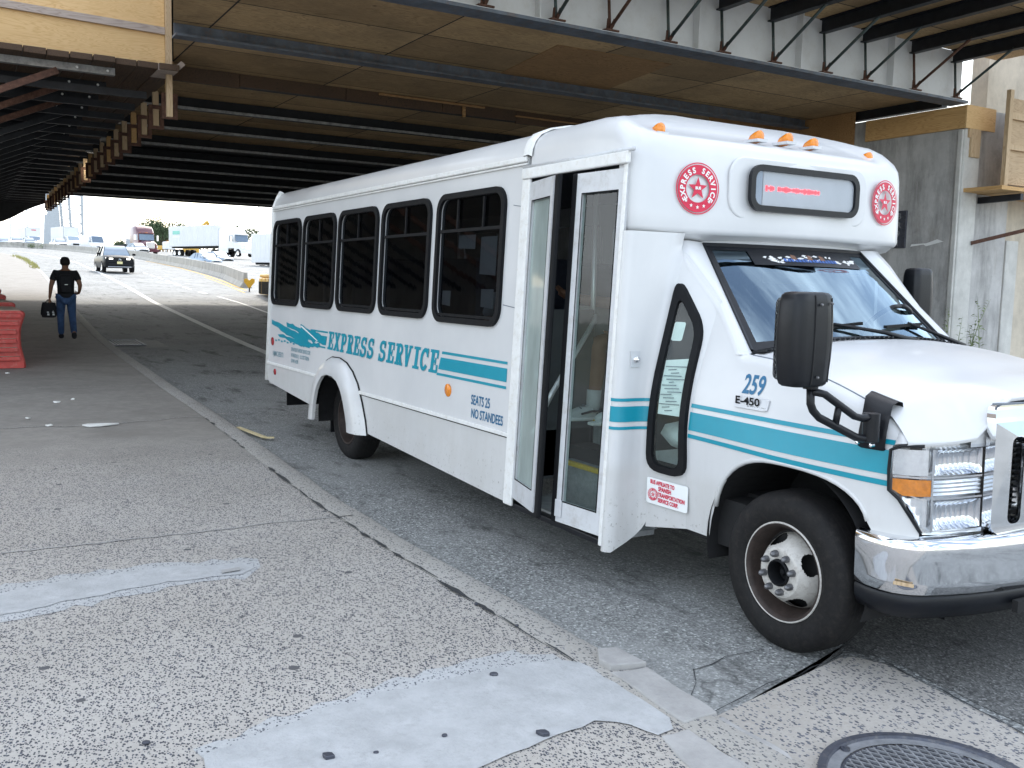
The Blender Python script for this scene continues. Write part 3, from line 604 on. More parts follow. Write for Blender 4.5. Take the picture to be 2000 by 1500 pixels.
# ================================================================ ABUTMENT and right-hand wall
ab = thing('abutment', 'stained grey concrete abutment carrying the right end of the overpass', 'abutment', (0, 0, 0))
obj('side_wall', B().span((-38, 11.0, -.3), (-6.68, 12.4, 4.66)), 'stained', ab)
obj('front_face', B().span((-6.68, 11.0, -.3), (-6.6, 11.42, 4.3)), 'pierpale', ab, bevel=.02)
obj('corner_strip', B().span((-6.7, 10.955, -.3), (-6.62, 11.0, 4.28)), 'pierpale', ab, bevel=.01)
obj('plywood_cover', B().span((-8.5, 10.955, 4.3), (-6.59, 10.998, 4.655)), 'ply_newx', ab)
obj('front_cover', B().span((-6.59, 10.955, 4.3), (-6.565, 11.72, 4.66)), 'ply_new', ab)
obj('wood_block', B().span((-6.6, 11.12, 3.86), (-6.565, 11.36, 4.3)), 'lumber', ab)
obj('wood_block', B().span((-6.6, 11.06, 4.16), (-6.57, 11.12, 4.3)), 'lumber', ab)
wl = thing('wing_wall', 'tall beige concrete wall right of the abutment with a chalk scrawl', 'wall', (0, 0, 0))
obj('wall', B().span((-7.2, 11.42, -.3), (-6.9, 30, 4.6)).span((-7.2, 11.95, 4.6), (-6.9, 30, 7.5)), 'wallbeige', wl)
obj('pilaster', B().span((-6.9, 11.424, -.3), (-6.82, 11.66, 4.3)), 'pierpale', wl, bevel=.015)
obj('pilaster', B().span((-6.9, 12.55, -.3), (-6.74, 12.9, 2.6)), 'pierpale', wl, bevel=.015)
obj('wall_base', B().span((-6.9, 11.66, -.3), (-6.45, 30, .42)), 'pierpale', wl, bevel=.02)
vs_, fs_ = text2d('PSN', .17, .0, .9); q = atX(1932, 574, -6.9)
obj('chalk_scrawl', B().add([(-6.894, q.y+x, q.z+y) for x, y, z in vs_], fs_), 'decalwhite', wl)
# number plate on the abutment
pl = thing('wall_plaque', 'dark upright metal plaque with raised letters on the stained abutment', 'plaque', (0, 0, 0))
a = atY(1757, 450, 10.98); obj('plate', B().span((a.x-.13, 10.965, a.z-.3), (a.x+.13, 10.998, a.z+.33)), 'iron', pl, bevel=.01)
for k, ch in enumerate('BR91'):
    v_, f_ = text2d(ch, .14, .004); obj('letter', B().add([(a.x-.05+x, 10.961, a.z+.19-.15*k+y) for x, y, z in v_], f_), 'ironpale', pl)
obj('white_marks', B().poly([(a.x+.22+dx, 10.994, a.z-.28+dz) for dx, dz in ((0, 0), (.25, .03), (.3, .0), (.62, .07), (.5, .11), (.3, .05), (.02, .04))]), 'decalwhite', pl)
# right work platform
rp_ = thing('plywood_work_platform', 'plywood scaffold platform with brackets fixed to the beige wall at right', 'work platform', (0, 0, 0))
obj('panel', B().span((-6.16, 11.42, 3.42), (-6.14, 14.5, 4.75)), 'ply_old', rp_)
obj('rail', B().span((-6.135, 11.42, 4.42), (-6.09, 14.5, 4.52)), 'lumber', rp_)
obj('rail', B().span((-6.135, 11.42, 3.95), (-6.09, 14.5, 4.03)), 'lumber', rp_)
obj('post', B().span((-6.13, 11.28, 3.36), (-6.06, 11.37, 4.85)), 'lumber', rp_)
obj('deck', B().span((-6.9, 11.05, 3.3), (-5.95, 14.5, 3.36)), 'ply_newx', rp_)
obj('bracket', B().beam((-6.85, 11.6, 3.2), (-5.95, 11.6, 3.22), .08, .1), 'darksteel', rp_)
obj('bracket', B().beam((-6.86, 11.4, 2.5), (-6.86, 11.4, 3.2), .05, .05).beam((-6.6, 11.35, 2.5), (-5.6, 12.2, 2.86), .06, .06), 'ruststeel', rp_)

# ================================================================ LEFT work platform over the sidewalk
lp = thing('timber_shield_platform', 'long timber and steel shielding platform with plywood parapet over the sidewalk', 'work platform', (0, 0, 0))
def ey(X): return -.1+.018*(-12-X)
Xp = -11.8
obj('parapet', B().span((Xp-.16, -6.5, 4.72), (Xp-.14, -.16, 6.6)), 'ply_new', lp)
obj('parapet_side', B().poly([(Xp-.16, -.16, 4.72), (-37, ey(-37)-.05, 4.72), (-37, ey(-37)-.05, 5.6), (Xp-.16, -.16, 6.6)], (0, .02, 0)), 'ply_new', lp)
obj('rail', B().beam((Xp-.12, -6.5, 5.36), (Xp-.12, -.16, 5.22), .05, .1), 'lumberx', lp)
obj('post', B().span((Xp-.13, -.155, 4.0), (Xp-.05, -.075, 6.6)), 'lumber', lp)
pk = B(); rpk = random.Random(4); y = -6.4
while y < -.2:
    pk.span((-37, y, 4.605), (Xp+.22+rpk.uniform(-.04, .05), y+.275, 4.69+rpk.uniform(-.006, .006))); y += .285+rpk.uniform(0, .012)
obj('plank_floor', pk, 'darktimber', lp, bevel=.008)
obj('plank_end', B().poly([(Xp+.2, -.32, 4.6), (Xp+.2, -.05, 4.6), (Xp+.2, .06, 4.72), (Xp+.2, .0, 4.76), (Xp+.2, -.07, 4.69), (Xp+.2, -.32, 4.685)], (-.6, 0, 0)), 'lumberx', lp)
for i in range(22):
    x = -11.95-1.16*i; e = ey(x); rust = i < 3
    c = obj('channel_beam', B().span((x-.05, -6.5, 4.5-.02*i/22), (x+.05, e-.75+.02*(i % 3), 4.6)).span((x+.05, -6.5, 4.5), (x+.06, e-.75, 4.515)), 'darksteel' if i else 'galv_edgelight', lp)
    br_ = obj('diagonal_brace', B().beam((x+.08, e-1.5+.45*min(1, i/3), 4.47), (x+.08, -6.5, 2.1), .05, .09), 'ruststeel' if rust else 'darksteel', lp)
    l2 = obj('ledger', B().span((x-.45, -6.5, 4.3), (x-.38, e-.25, 4.4)), 'darksteel', lp)
    hb = obj('hanger_bracket', B().span((x-.3, e-.06, 4.02), (x-.26, e+.0, 4.4)).span((x-.3, e+.11, 4.02), (x-.26, e+.17, 4.4)).span((x-.3, e+.0, 4.02), (x-.26, e+.11, 4.07)).span((x-.3, e+.0, 4.34), (x-.26, e+.11, 4.4)), 'ruststeel', lp)
    obj('wood_block', B().span((x-.36, e+.01, 4.08), (x-.29, e+.1, 4.62)), 'lumber' if i % 3 else 'ply_newx', lp)
    obj('bolt', B().lathe((x+.061, e-.85, 4.55), (1, 0, 0), [(0, .02), (.02, .016), (.022, .001)], 8).lathe((x+.061, e-1.25, 4.55), (1, 0, 0), [(0, .02), (.02, .016), (.022, .001)], 8), 'decalwhite', c)
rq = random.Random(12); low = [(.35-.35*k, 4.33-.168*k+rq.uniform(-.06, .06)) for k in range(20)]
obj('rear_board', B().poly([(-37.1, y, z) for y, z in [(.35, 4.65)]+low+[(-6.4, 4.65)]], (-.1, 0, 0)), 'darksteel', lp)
rw = obj('retaining_wall', B().span((-60, -6.9, -.3), (-11.5, -6.5, 6.0)), 'stained'); tag(rw, 'dark concrete retaining wall behind the shielded sidewalk', 'wall')
for px, py in ((178, 330), (127, 377), (110, 393), (88, 412)):
    p = atZ(px, py, 4.35) if py < 400 else atZ(px, py, 4.1)
    o = obj('work_lamp', B().lathe(p, (0, 0, -1), [(-.1, .001), (-.08, .03), (0, .04), (.05, .055), (.1, .05), (.13, .001)], 10), 'worklamp', smooth=True); tag(o, 'small lit work lamp hung under the dark shielding platform', 'lamp', 'work lamps under the platform')
# ================================================================ SHUTTLE BUS
WB = 5.45; CY = 1.22
bus = thing('shuttle_bus', 'white shuttle bus with teal stripes and open front door stopped at the kerb', 'bus', (0, 0, 0))
def lean(z): return .045*(z-.9)
def side(x, z, off=0.): return (x, lean(z)-off, z)
def side_obj(name, polys, ext, off, mat, parent, **kw):
    v, f = fill2d(polys, ext)
    return obj(name, B().add([side(x, y, off+z) for x, y, z in v], f), mat, parent, **kw)
def mirror_y(b): b.v = [(x, 2*CY-y, z) for x, y, z in b.v]; b.f = [f[::-1] for f in b.f]; return b
XR, XD0, XD1 = -7.34, -2.07, -1.07
WIN = [(-7.27+.993*i, 1.385, -6.36+.993*i-(.0 if i else .0), 2.28) for i in range(5)]
WIN[4] = (-3.275, 1.375, -2.3, 2.285)
outer = [(XR, .56), (-7.2, .53), (-5.8, .44), (-5.79, .44)]
arch = [(-5.3+.56*math.cos(R_(a))*(1 if a > 90 else 1.1), .36+.53*math.sin(R_(a))) for a in range(172, 4, -8)]
outer += [(x, max(z, .3)) for x, z in arch] + [(-4.6, .385), (XD0, .275), (XD0, 2.44), (XR, 2.44)]
holes = [rr(a+.035, b+.035, c-.035, d-.035, .1) for a, b, c, d in WIN]
body = side_obj('body_side', [outer]+holes, .015, -.015, 'bus', bus)
# far side, rear and interior shell
v, f = fill2d([[(XR, .45), (-1.3, .35), (-1.3, 2.44), (XR, 2.44)]]+holes, .015)
obj('far_side', mirror_y(B().add([side(x, y, z-.015) for x, y, z in v], f)), 'bus', bus)
for a, b_, c, d in WIN:
    v, f = fill2d([rr(a+.02, b_+.02, c-.02, d-.02, .1)]); obj('far_pane', mirror_y(B().add([side(x, y, -.02) for x, y, z in v], f)), 'tint', bus)
obj('rear_wall', B().poly([(XR-.002, lean(.5)+.03, .5), (XR-.002, 2.41-lean(.5), .5), (XR-.002, 2.41-lean(2.5), 2.56), (XR-.002, lean(2.5)+.03, 2.56)], (-.05, 0, 0)), 'bus', bus, bevel=.03)
obj('corner_trim', B().tube([(XR-.012, lean(.52)+.012, .55), (XR-.012, lean(2.43)+.012, 2.43), (XR-.012, lean(2.5)+.05, 2.53), (XR-.012, .16, 2.6)], .034, 10), 'trimwhite', bus, smooth=True)
# roof
prof = [(lean(2.43)-.002, 2.425), (lean(2.46)+.004, 2.47), (.095, 2.52), (.135, 2.565), (.2, 2.6), (.34, 2.63), (.7, 2.665), (1.22, 2.68)]
def roof_row(x, up=0., out=0.):
    h = [(y-out*(1 if i < 4 else 0), z+up) for i, (y, z) in enumerate(prof)]; return [(x, y, z) for y, z in h]+[(x, 2.44-y, z) for y, z in h[-2::-1]]
rows = [[(XR-.03, lerp(CY, p[1], .97), p[2]-.03) for p in roof_row(XR)]]+[roof_row(x) for x in (XR, -6, -4.5, -3, XD0-.0)]
obj('roof', B().sheet(rows), 'bus', bus, auto=60)
obj('roof_end_band', B().sheet([roof_row(XD0-.035, .018, .02), roof_row(XD0+.03, .022, .024), roof_row(XD0+.05, .01, .01)]).sheet([roof_row(XD0-.045, 0, 0), roof_row(XD0-.035, .018, .02)]), 'trimwhite', bus, auto=50)
def rail(name, x0, x1, z, h, d, mat='trimwhite'):
    b = B().poly([side(x0, z-h/2, 0), side(x1, z-h/2, 0), side(x1, z+h/2, 0), side(x0, z+h/2, 0)], (0, -d, 0))
    return obj(name, b, mat, bus, bevel=min(d, h)*.35)
rail('roof_gutter', XR, XD0, 2.425, .035, .022); rail('roof_gutter_lip', XR, XD0, 2.395, .012, .016)
rail('rub_rail', -4.62, XD0-.03, .706, .03, .016); rail('rub_rail', XR, -5.7, .745, .028, .016); rail('rub_rail_groove', -4.62, XD0-.03, .686, .006, .006, 'rubber')
obj('panel_seam', B().add([side(x, z, .0025) for x, z in ((-2.22, 2.15), (XD0, 2.13), (XD0, 2.135), (-2.22, 2.155))], [(0, 1, 2, 3)]).add([side(x, z, .0025) for x, z in ((-2.28, 1.52), (XD0, 1.5), (XD0, 1.506), (-2.28, 1.526))], [(0, 1, 2, 3)]), 'ink', bus)
# passenger windows
for i, (a, b_, c, d) in enumerate(WIN):
    fr = side_obj('window', [rr(a, b_, c, d, .125), rr(a+.04, b_+.04, c-.04, d-.04, .09)], .012, .012, 'rubber', bus, bevel=.005)
    zs = d-.275; xm = [(a+c)/2+.0] if i < 4 else [a+.31, a+.68]
    db = B(); vb = []
    db.poly([side(a+.05, zs, .0), side(c-.05, zs, .0), side(c-.05, zs+.022, .0), side(a+.05, zs+.022, .0)], (0, -.014, 0))
    for x in xm: obj('divider', B().poly([side(x-.009, zs+.022, .0), side(x+.009, zs+.022, .0), side(x+.009, d-.05, .0), side(x-.009, d-.05, .0)], (0, -.012, 0)), 'rubber', fr)
    obj('divider', B().poly([side(a+.06, b_+.045, .0), side(c-.06, b_+.045, .0), side(c-.06, b_+.065, .0), side(a+.06, b_+.065, .0)], (0, -.01, 0)), 'rubber', fr)
    obj('divider', db, 'rubber', fr)
    v, f = fill2d([rr(a+.04, b_+.04, c-.04, d-.04, .09)]); obj('pane', B().add([side(x, y, -.006) for x, y, z in v], f), 'tint', fr)
a, b_, c, d = WIN[4]; wb_ = B()
for x0, z0, x1, z1 in ((a+.27, 1.9, a+.52, 1.99), (a+.6, 1.72, a+.82, 1.97), (a+.06, 1.5, a+.19, 1.6), (a+.64, 1.5, a+.81, 1.62)):
    wb_.poly([side(x, z, -.03) for x, z in ((x0, z0), (x1, z0-.01), (x1, z1), (x0, z1))])
obj('window_notice', wb_, 'paper', bus)
# wheel flare
def flare(ins):
    pts = [(-5.80, .33), (-5.76, .5), (-5.70, .68), (-5.6, .82), (-5.47, .91), (-5.32, .955), (-5.12, .96), (-4.95, .93), (-4.8, .865), (-4.67, .77), (-4.55, .62), (-4.46, .48), (-4.41, .36)]
    inn = [(-5.615, .34), (-5.6, .5), (-5.56, .62), (-5.49, .71), (-5.4, .775), (-5.28, .80), (-5.14, .795), (-5.02, .765), (-4.92, .7), (-4.84, .61), (-4.77, .5), (-4.73, .42), (-4.71, .35)]
    return pts, inn
o_, i_ = flare(0)
rows = []
for (xo, zo), (xi, zi) in zip(o_, i_):
    xm, zm = lerp(xo, xi, .28), lerp(zo, zi, .28)
    rows.append([side(xo, zo, -.004), side(xo, zo, .012), side(xm, zm, .07), side(lerp(xo, xi, .75), lerp(zo, zi, .75), .082), side(xi, zi, .075), side(xi, zi, .045)])
obj('wheel_flare', B().sheet(rows), 'bus', bus, auto=50)
obj('rear_wheel_well', B().sheet([[(-5.2+.6*math.cos(R_(a)), yy, .38+.5*math.sin(R_(a))) for yy in (.03, .55, .8)] for a in range(-10, 191, 8)]), 'underdark', bus)
obj('flare_seal', B().tube([side(x, z, .006) for x, z in o_[4:]], .008, 6), 'rubber', bus)
# underbody
obj('chassis', B().span((-7.2, .45, .42), (.35, 2.0, .62)).span((-7.25, .08, .56), (-5.95, 2.36, .72)).span((-4.4, .12, .42), (-2.1, 2.3, .72)).span((-1.05, .3, .36), (.2, 2.14, .6)).span((-4.9, .9, .22), (-3.6, 1.5, .45)), 'underdark', bus)
obj('rear_bumper', B().span((-7.62, .1, .52), (-7.4, 2.3, .72)), 'blackplastic', bus, bevel=.02)
obj('mud_flap', B().span((-7.02, .1, .3), (-7.0, .5, .58)).span((-5.93, .2, .16), (-5.91, .75, .6)), 'rubber', bus)
# ---------------------------------------------------------------- raised front cap
PLAN = [(-2.04, .06), (-1.6, .06), (-1.22, .061), (-1.1, .068), (-1.05, .092), (-1.015, .15), (-.985, .28), (-.96, .47), (-.925, .8), (-.905, 1.22)]
PLAN = PLAN+[(-.925, 1.64), (-.965, 1.97), (-1.0, 2.13), (-1.045, 2.24), (-1.11, 2.32), (-1.2, 2.364), (-1.32, 2.379), (-1.6, 2.38), (-2.04, 2.38)]
ZL = 1.945
def cap_pt(u, t):
    """u: index along the plan outline, t: height parameter up the wall, round the edge and over the crown"""
    i = min(int(u), len(PLAN)-2); k = u-i; x, y = lerp(PLAN[i][0], PLAN[i+1][0], k), lerp(PLAN[i][1], PLAN[i+1][1], k)
    sp = Vector((min(x, -1.95)+.0 if False else -2.04 if x < -2.0 else max(-2.04, min(-1.75, x)), CY)); d = (sp-Vector((x, y)))
    if d.length > 1e-5: dn = d.normalized()
    else: dn = Vector((0, 1))
    front = min(1, max(0, (x+1.25)/.25)); z0 = lerp(2.455, 2.33, front); r = lerp(.19, .2, front); base = ZL if x > -1.12 else 2.36
    if t <= .09 and x > -1.13: a = (1-t/.09)*PI/2; ins = .035*(1-math.cos(a)); return (x+dn.x*ins, y+dn.y*ins, base+.035*(1-math.sin(a)))
    if t <= 1: return (x+front*(-.012)*t*t, y+(lean(lerp(base, z0, t))-lean(2.2))*(1-front)*(1 if y < CY else -1), lerp(base, z0, t))
    if t <= 2:
        a = (t-1)*PI/2; ins = r*(1-math.cos(a)); return (x-.012*front+dn.x*ins, y+dn.y*ins+.008*(1-front)*(1 if y < CY else -1), z0+r*math.sin(a)*.82)
    k = t-2; z1 = z0+r*.82; zc = 2.715; q = Vector((x-.012*front, y))+dn*r
    p = q.lerp(sp, k); return (p.x, p.y, z1+(zc-z1)*(1-(1-k)**2))
nu = len(PLAN)-1; us = [k*.5 for k in range(2*nu+1)]; ts = [0, .015, .03, .05, .07, .09, .3, .6, 1, 1.2, 1.4, 1.6, 1.8, 2, 2.12, 2.3, 2.55, 2.8, 3]
fu = [u for u in us if PLAN[min(int(u), nu)][0] > -1.11 or True]
rows = [[cap_pt(u, t) for u in us] for t in ts]
capb = B().sheet(rows)
obj('front_cap', capb, 'bus', bus, smooth=True)
# underside lip of the cap, swept back to the windscreen header
lip = [p for p in PLAN if p[0] > -1.13]
li = [i for i, p in enumerate(PLAN) if p[0] > -1.13]; lu = [li[0]+k*.5 for k in range(2*(len(li)-1)+1)]; l0 = [cap_pt(u, 0) for u in lu]; lip = [(p[0], p[1]) for p in l0]
rows = [l0, [(lerp(x, -1.1, .5), lerp(y, CY, .06), ZL-.03) for x, y in lip], [(-1.12, lerp(y, CY, .16), ZL-.05) for x, y in lip], [(-1.12, lerp(y, CY, .2), ZL-.12) for x, y in lip]]
obj('cap_underside', B().sheet(rows, True), 'bus', bus, smooth=True)
# header strip above the door
obj('door_header', B().poly([side(XD0-.03, 2.3, 0), side(XD1+.03, 2.3, 0), side(XD1+.03, 2.365, 0), side(XD0-.03, 2.365, 0)], (0, -.03, 0)), 'trimwhite', bus, bevel=.008)
obj('door_header_rib', B().tube([side(XD0-.03, 2.372, .01), side(XD1+.06, 2.372, .01)], .013, 8), 'alu', bus, smooth=True)
# clearance lamps
for y, x, z in ((.32, -1.15, 2.515), (1.0, -1.09, 2.535), (1.22, -1.075, 2.54), (1.45, -1.09, 2.535), (2.08, -1.2, 2.52)):
    z -= .014; p = (x, y, z)
    ml = obj('marker_lamp', B().lathe(p, (1, 0, .22), [(-.062, .003), (-.056, .013), (-.035, .021), (.0, .027), (.026, .0285), (.038, .026), (.044, .018), (.046, .002)], 14).map(lambda X, Y_, Z_: (X, Y_, Z_+(.012 if Z_ > z else 0))), 'amber', bus, auto=50)
    obj('lamp_base', B().box((x-.008, y, z-.014), (.12, .078, .016)), 'alu', ml)
# destination sign
def cap_face(y, z, off): # on the front face of the cap
    yy = y if y < CY else 2.44-y
    x = interp(yy, [(p[1], p[0]) for p in PLAN[3:10]]); return (x+off, y, z)
sgx = -.905
sp_ = rr(.775, 2.09, 1.66, 2.345, .08)
v, f = fill2d([rr(.70, 1.985, 1.745, 2.36, .1)], .0); obj('sign_surround', B().poly([(sgx-.042, y, z) for y, z in rr(.66, 2.045, 1.785, 2.385, .11)], (.019, 0, 0)), 'bus', bus, bevel=.016, seg=3)
fr = obj('destination_sign', B().add([(sgx+.012+z, x, y) for x, y, z in fill2d([sp_, rr(.81, 2.123, 1.625, 2.312, .05)], .012)[0]], fill2d([sp_, rr(.81, 2.123, 1.625, 2.312, .05)], .012)[1]), 'blackplastic', bus, bevel=.005)
obj('display_panel', B().span((sgx+.006, .88, 2.115), (sgx+.0062, 1.63, 2.32)), 'signpanel', fr)
obj('panel_end', B().span((sgx+.006, .8, 2.115), (sgx+.0065, .875, 2.32)), 'cargrey', fr)
lb = B(); rl = random.Random(2)
for y0, y1 in ((.9, .965), (.995, 1.33)):
    y = y0
    while y < y1:
        h = rl.uniform(.006, .017)*(1 if y < 1.25 else .75); lb.poly([(sgx+.0075, y, 2.222-h), (sgx+.0075, y+.0065, 2.222-h), (sgx+.0075, y+.0065, 2.222+h*.8), (sgx+.0075, y, 2.222+h*.8)]); y += .0085
obj('led_message', lb, 'ledred', fr)
obj('sign_glass', B().poly([(sgx+.011, y, z) for y, z in rr(.795, 2.108, 1.64, 2.328, .06)]), 'clear', fr)
# round crest: ring, star, five little stars, curved words
def crest(put, rad, parent, name='round_crest', words='EXPRESS SERVICE', far=False):
    b = B(); v, f = fill2d([circ(0, 0, 1, 56), circ(0, 0, .955, 56)]); b.add([put(x*rad, y*rad, .003) for x, y, z in v], f)
    v, f = fill2d([circ(0, 0, .915, 56), circ(0, 0, .54, 48)]); b.add([put(x*rad, y*rad, .003) for x, y, z in v], f)
    v, f = fill2d([star(0, 0, .46)]); b.add([put(x*rad, y*rad, .003) for x, y, z in v], f)
    c = obj(name, b, 'red', parent)
    wb2 = B(); n = len(words); span = 248
    for k, ch in enumerate(words):
        if ch == ' ': continue
        a = R_(span/2 - span*k/(n-1)); v, f = text2d(ch, .3, .012, 1.0, 'CENTER')
        wb2.add([put(rad*((.615+y)*-math.sin(a)+x*math.cos(a)), rad*((.615+y)*math.cos(a)+x*math.sin(a)), .0055) for x, y, z in v], f)
    for k in range(5):
        a = R_(180+(k-2)*24); v, f = fill2d([star(0, 0, .085)]); wb2.add([put(rad*(x-.72*math.sin(a)), rad*(y+.72*math.cos(a)), .0055) for x, y, z in v], f)
    v, f = text2d('BUS', .15, .008, 1.0, 'CENTER'); wb2.add([put(rad*x, rad*(y-.03), .0055) for x, y, z in v], f)
    obj('crest_lettering', wb2, 'decalwhite', c)
crest(lambda x, y, o: cap_face(.455+x, 2.19+y, o+.004), .138, bus)
crest(lambda x, y, o: cap_face(1.985+x, 2.21+y, o+.004), .138, bus)
# ---------------------------------------------------------------- corner fairing and cab
def nose(y): # plan of the front face
    yy = min(y, 2.44-y); return smoothi(yy, [(.22, .525), (.25, .585), (.3, .63), (.4, .665), (.6, .69), (.9, .725), (1.22, .74)])
def edge_z(y): return smoothi(min(y, 2.44-y), [(.24, 1.045), (.5, 1.06), (.58, 1.075), (.64, 1.15), (.70, 1.21), (.8, 1.225), (1.22, 1.235)])
YS = .235
def yL(z): return .185+.75*belt(z)
def belt(z): return 0 if z < .85 else .4125*(z-.85)**2 if z < 1.25 else .33*(z-1.05)
def cabY(x, z):
    y = YS+belt(z)
    y -= .035*math.exp(-((x-.0)/.42)**2)*max(0, min(1, (1.12-z)/.2))            # fender swells over the wheel
    if x > .35: y += .05*((x-.35)/.33)**2
    if z < .62: y += .02*(.62-z)/.3
    return y
fz = [.225, .26, .33, .4, .5, .6, .7, .8, .9, 1.0, 1.1, 1.2, 1.3, 1.4, 1.5, 1.6, 1.68, 1.76, 1.82, 1.87, 1.91, 1.95]
def pillar_x(z): return -.44-(z-1.335)/.985
def fairing_pts(z, e=0.):
    y0 = lean(z)-.01; l = yL(max(z, .3)); xe = min(-.70, pillar_x(z)+.02); xl = min(-.955, xe-.03)
    pts = [(XD1, y0+.03), (XD1+.004, y0+.006-e), (XD1+.022, y0-e), (XD1+.045+e*.4, y0+.008-e), (XD1+.062+e, y0+.03-e*.5), (XD1+.07+e, y0+.065), (-.998+e, lerp(y0+.065, l, .4)), (-.99+e, lerp(y0+.065, l, .72)), (-.975+e*.7, l-.012-e*.7), (xl, l-e)]
    pe = cabY(xe, max(z, .3)) if xe > -.72 else lerp(l, cabY(-.70, z), (xe+.955)/.255) if xe > -.955 else l+.01
    s = max(0, min(1, (z-1.62)/.325)); s = s*s*(3-2*s); cap_x = [(p[1], p[0]) for p in PLAN[3:10]]
    pts = [(x+s*(1, 1, .8, .4, .1, 0, 0, 0, 0)[i-5]*max(0, interp(y, cap_x)-.04-x) if i >= 5 else x, y) for i, (x, y) in enumerate(pts)]
    return pts[:10]
rows = []
for z in fz:
    lo = max(0, (.62-z)/.4); rows.append([(x, y, z+lo*.165*max(0, (i-4)/5)**1.3) for i, (x, y) in enumerate(fairing_pts(z))])
obj('corner_fairing', B().sheet(rows), 'bus', bus, smooth=True)
def zlo(x):
    if x < -.5: return .40
    if x < .44: # wheel opening
        a = (x+.02)/.46; a = max(-1, min(1, a)); k = (1-abs(a)**2.6)**(1/2.2)
        return lerp(.50 if a < 0 else .66, .865, k)
    return .665
def zhi(x): # hood seam / shoulder, then the A-pillar line
    if x < -.44: return min(1.94, 1.335+(-.44-x)*.985)
    return smoothi(x, [(-.44, 1.335), (-.2, 1.315), (.08, 1.262), (.33, 1.19), (.5, 1.12), (.62, 1.055), (.68, 1.02)])
xs = [-.70, -.67, -.62, -.56, -.52, -.5]+[-.48+.46*(1-math.cos(PI*k/22)) for k in range(1, 22)]+[.46, .5, .525]
WT = [(-1.035, 1.60), (-.775, 1.43), (-.715, .69), (-1.03, .69)]
rows = []
for x in xs:
    lo, hi = zlo(x), zhi(x); zs = [lerp(lo, hi-.05, (k/12)) for k in range(13)]; r = [(x, cabY(x, z), z) for z in zs]
    yb = cabY(x, hi-.05)
    if x > -.46: r += [(x, yb+.012, hi-.028), (x, yb+.035, hi-.008), (x, yb+.06, hi)]
    else: r += [(x, yb+.008, hi-.03), (x, yb+.017, hi-.01), (x, yb+.03, hi)]
    rows.append(r)
cabp = obj('fender_panel', B().sheet(rows), 'bus', bus, smooth=True)
mb = B().sheet([[(x, 2.44-y, z) for x, y, z in r] for r in rows], True); obj('fender_panel', mb, 'bus', bus, smooth=True)
# front end of the fender, between wheel opening and lamp
rows = []
for k in range(9):
    z = lerp(.665, .95, k/8); yl = interp(z, [(.70, .298), (.83, .238), (.855, .224), (.95, .222)])-.003; xe = nose(yl)+(1.03-z)*.03-.003
    rows.append([(lerp(.524, xe, q_/4), lerp(cabY(.524, z), yl, (q_/4)**1.6), z) for q_ in range(5)])
for m_ in (0, 1): obj('fender_tip', B().sheet([[(x, y if not m_ else 2.44-y, z) for x, y, z in r] for r in rows], bool(m_)), 'bus', bus, smooth=True)
for m_ in (0, 1): obj('nose_filler', B().sheet([[(nose(y)-.012, y if not m_ else 2.44-y, lerp(1.03, edge_z(y)+.012, k/3)) for y in (.54, .58, .61, .64, .67, .7, .74)] for k in range(4)]), 'bus', bus, smooth=True)
for m_ in (0, 1):
    x_ = .523; hi = zhi(x_); yb = cabY(x_, hi-.05); A_ = [(x_, cabY(x_, .95), .95), (x_, cabY(x_, 1.03), 1.03), (x_, yb+.002, hi-.05), (x_, yb+.012, hi-.026), (x_, yb+.035, hi-.006), (x_, yb+.07, hi+.004)]
    B_ = [(.532, .232, .95), (.534, .231, 1.036), (.55, .235, 1.046), (.58, .248, 1.05), (.6, .27, 1.056), (.615, .32, 1.062)]
    C_ = [tuple((Vector(a)+Vector(b))/2+Vector((.004, -.006, .008 if k > 1 else 0))) for k, (a, b) in enumerate(zip(A_, B_))]
    obj('fender_tip', B().sheet([[(x, y if not m_ else 2.44-y, z) for x, y, z in r] for r in (A_, C_, B_)], bool(m_)), 'bus', bus, smooth=True)
obj('wheel_well', B().sheet([[(-.03+.49*math.cos(R_(a))*1.0, yy, .42+.46*math.sin(R_(a))) for yy in (.225, .55, .75)] for a in range(-20, 204, 8)]).poly([(-.53, .75, .2), (.47, .75, .2), (.47, .75, .95), (-.53, .75, .95)]), 'underdark', bus)
obj('arch_lip', B().tube([(x, cabY(x, zlo(x))+.008, zlo(x)+.003) for x in xs if -.49 < x < .445], .013, 8), 'bus', bus, smooth=True)
# hood
def hoodz(x): return smoothi(x, [(-.5, 1.40), (-.3, 1.405), (0, 1.38), (.3, 1.325), (.5, 1.275), (.62, 1.235), (.7, 1.2)])
hx = [-.40, -.3, -.15, 0, .15, .3, .40]; rows = []; NQ = 16
def hood_half(x):
    hi = zhi(x); y0 = cabY(x, hi-.05)+.062; zc = hoodz(x); return [(y0+(CY-y0)*k/NQ, hi+.003+(zc-hi)*(1-(1-k/NQ)**2.6)) for k in range(NQ+1)]
for x in hx:
    r = [(x, y, z) for y, z in hood_half(x)]; rows.append(r+[(a, 2.44-b, c) for a, b, c in r[-2::-1]])
base_ = rows[-1]
for t in (.2, .4, .6, .75, .88, .96, 1):
    r = []
    for k, (x, y, z) in enumerate(base_[:NQ+1]):
        ye = lerp(.25, CY, (k/NQ)); yy = lerp(y, ye, t); r.append((lerp(x, nose(ye)+.004, t), yy, lerp(z, edge_z(ye)+.012, t**1.55)))
    rows.append(r+[(a, 2.44-b, c) for a, b, c in r[-2::-1]])
rows.append([(x+.002, y, z-.006) for x, y, z in rows[-1]]); rows.append([(x-.006, y, z-.012) for x, y, z in rows[-1]])
obj('hood', B().sheet(rows), 'bus', bus, smooth=True)
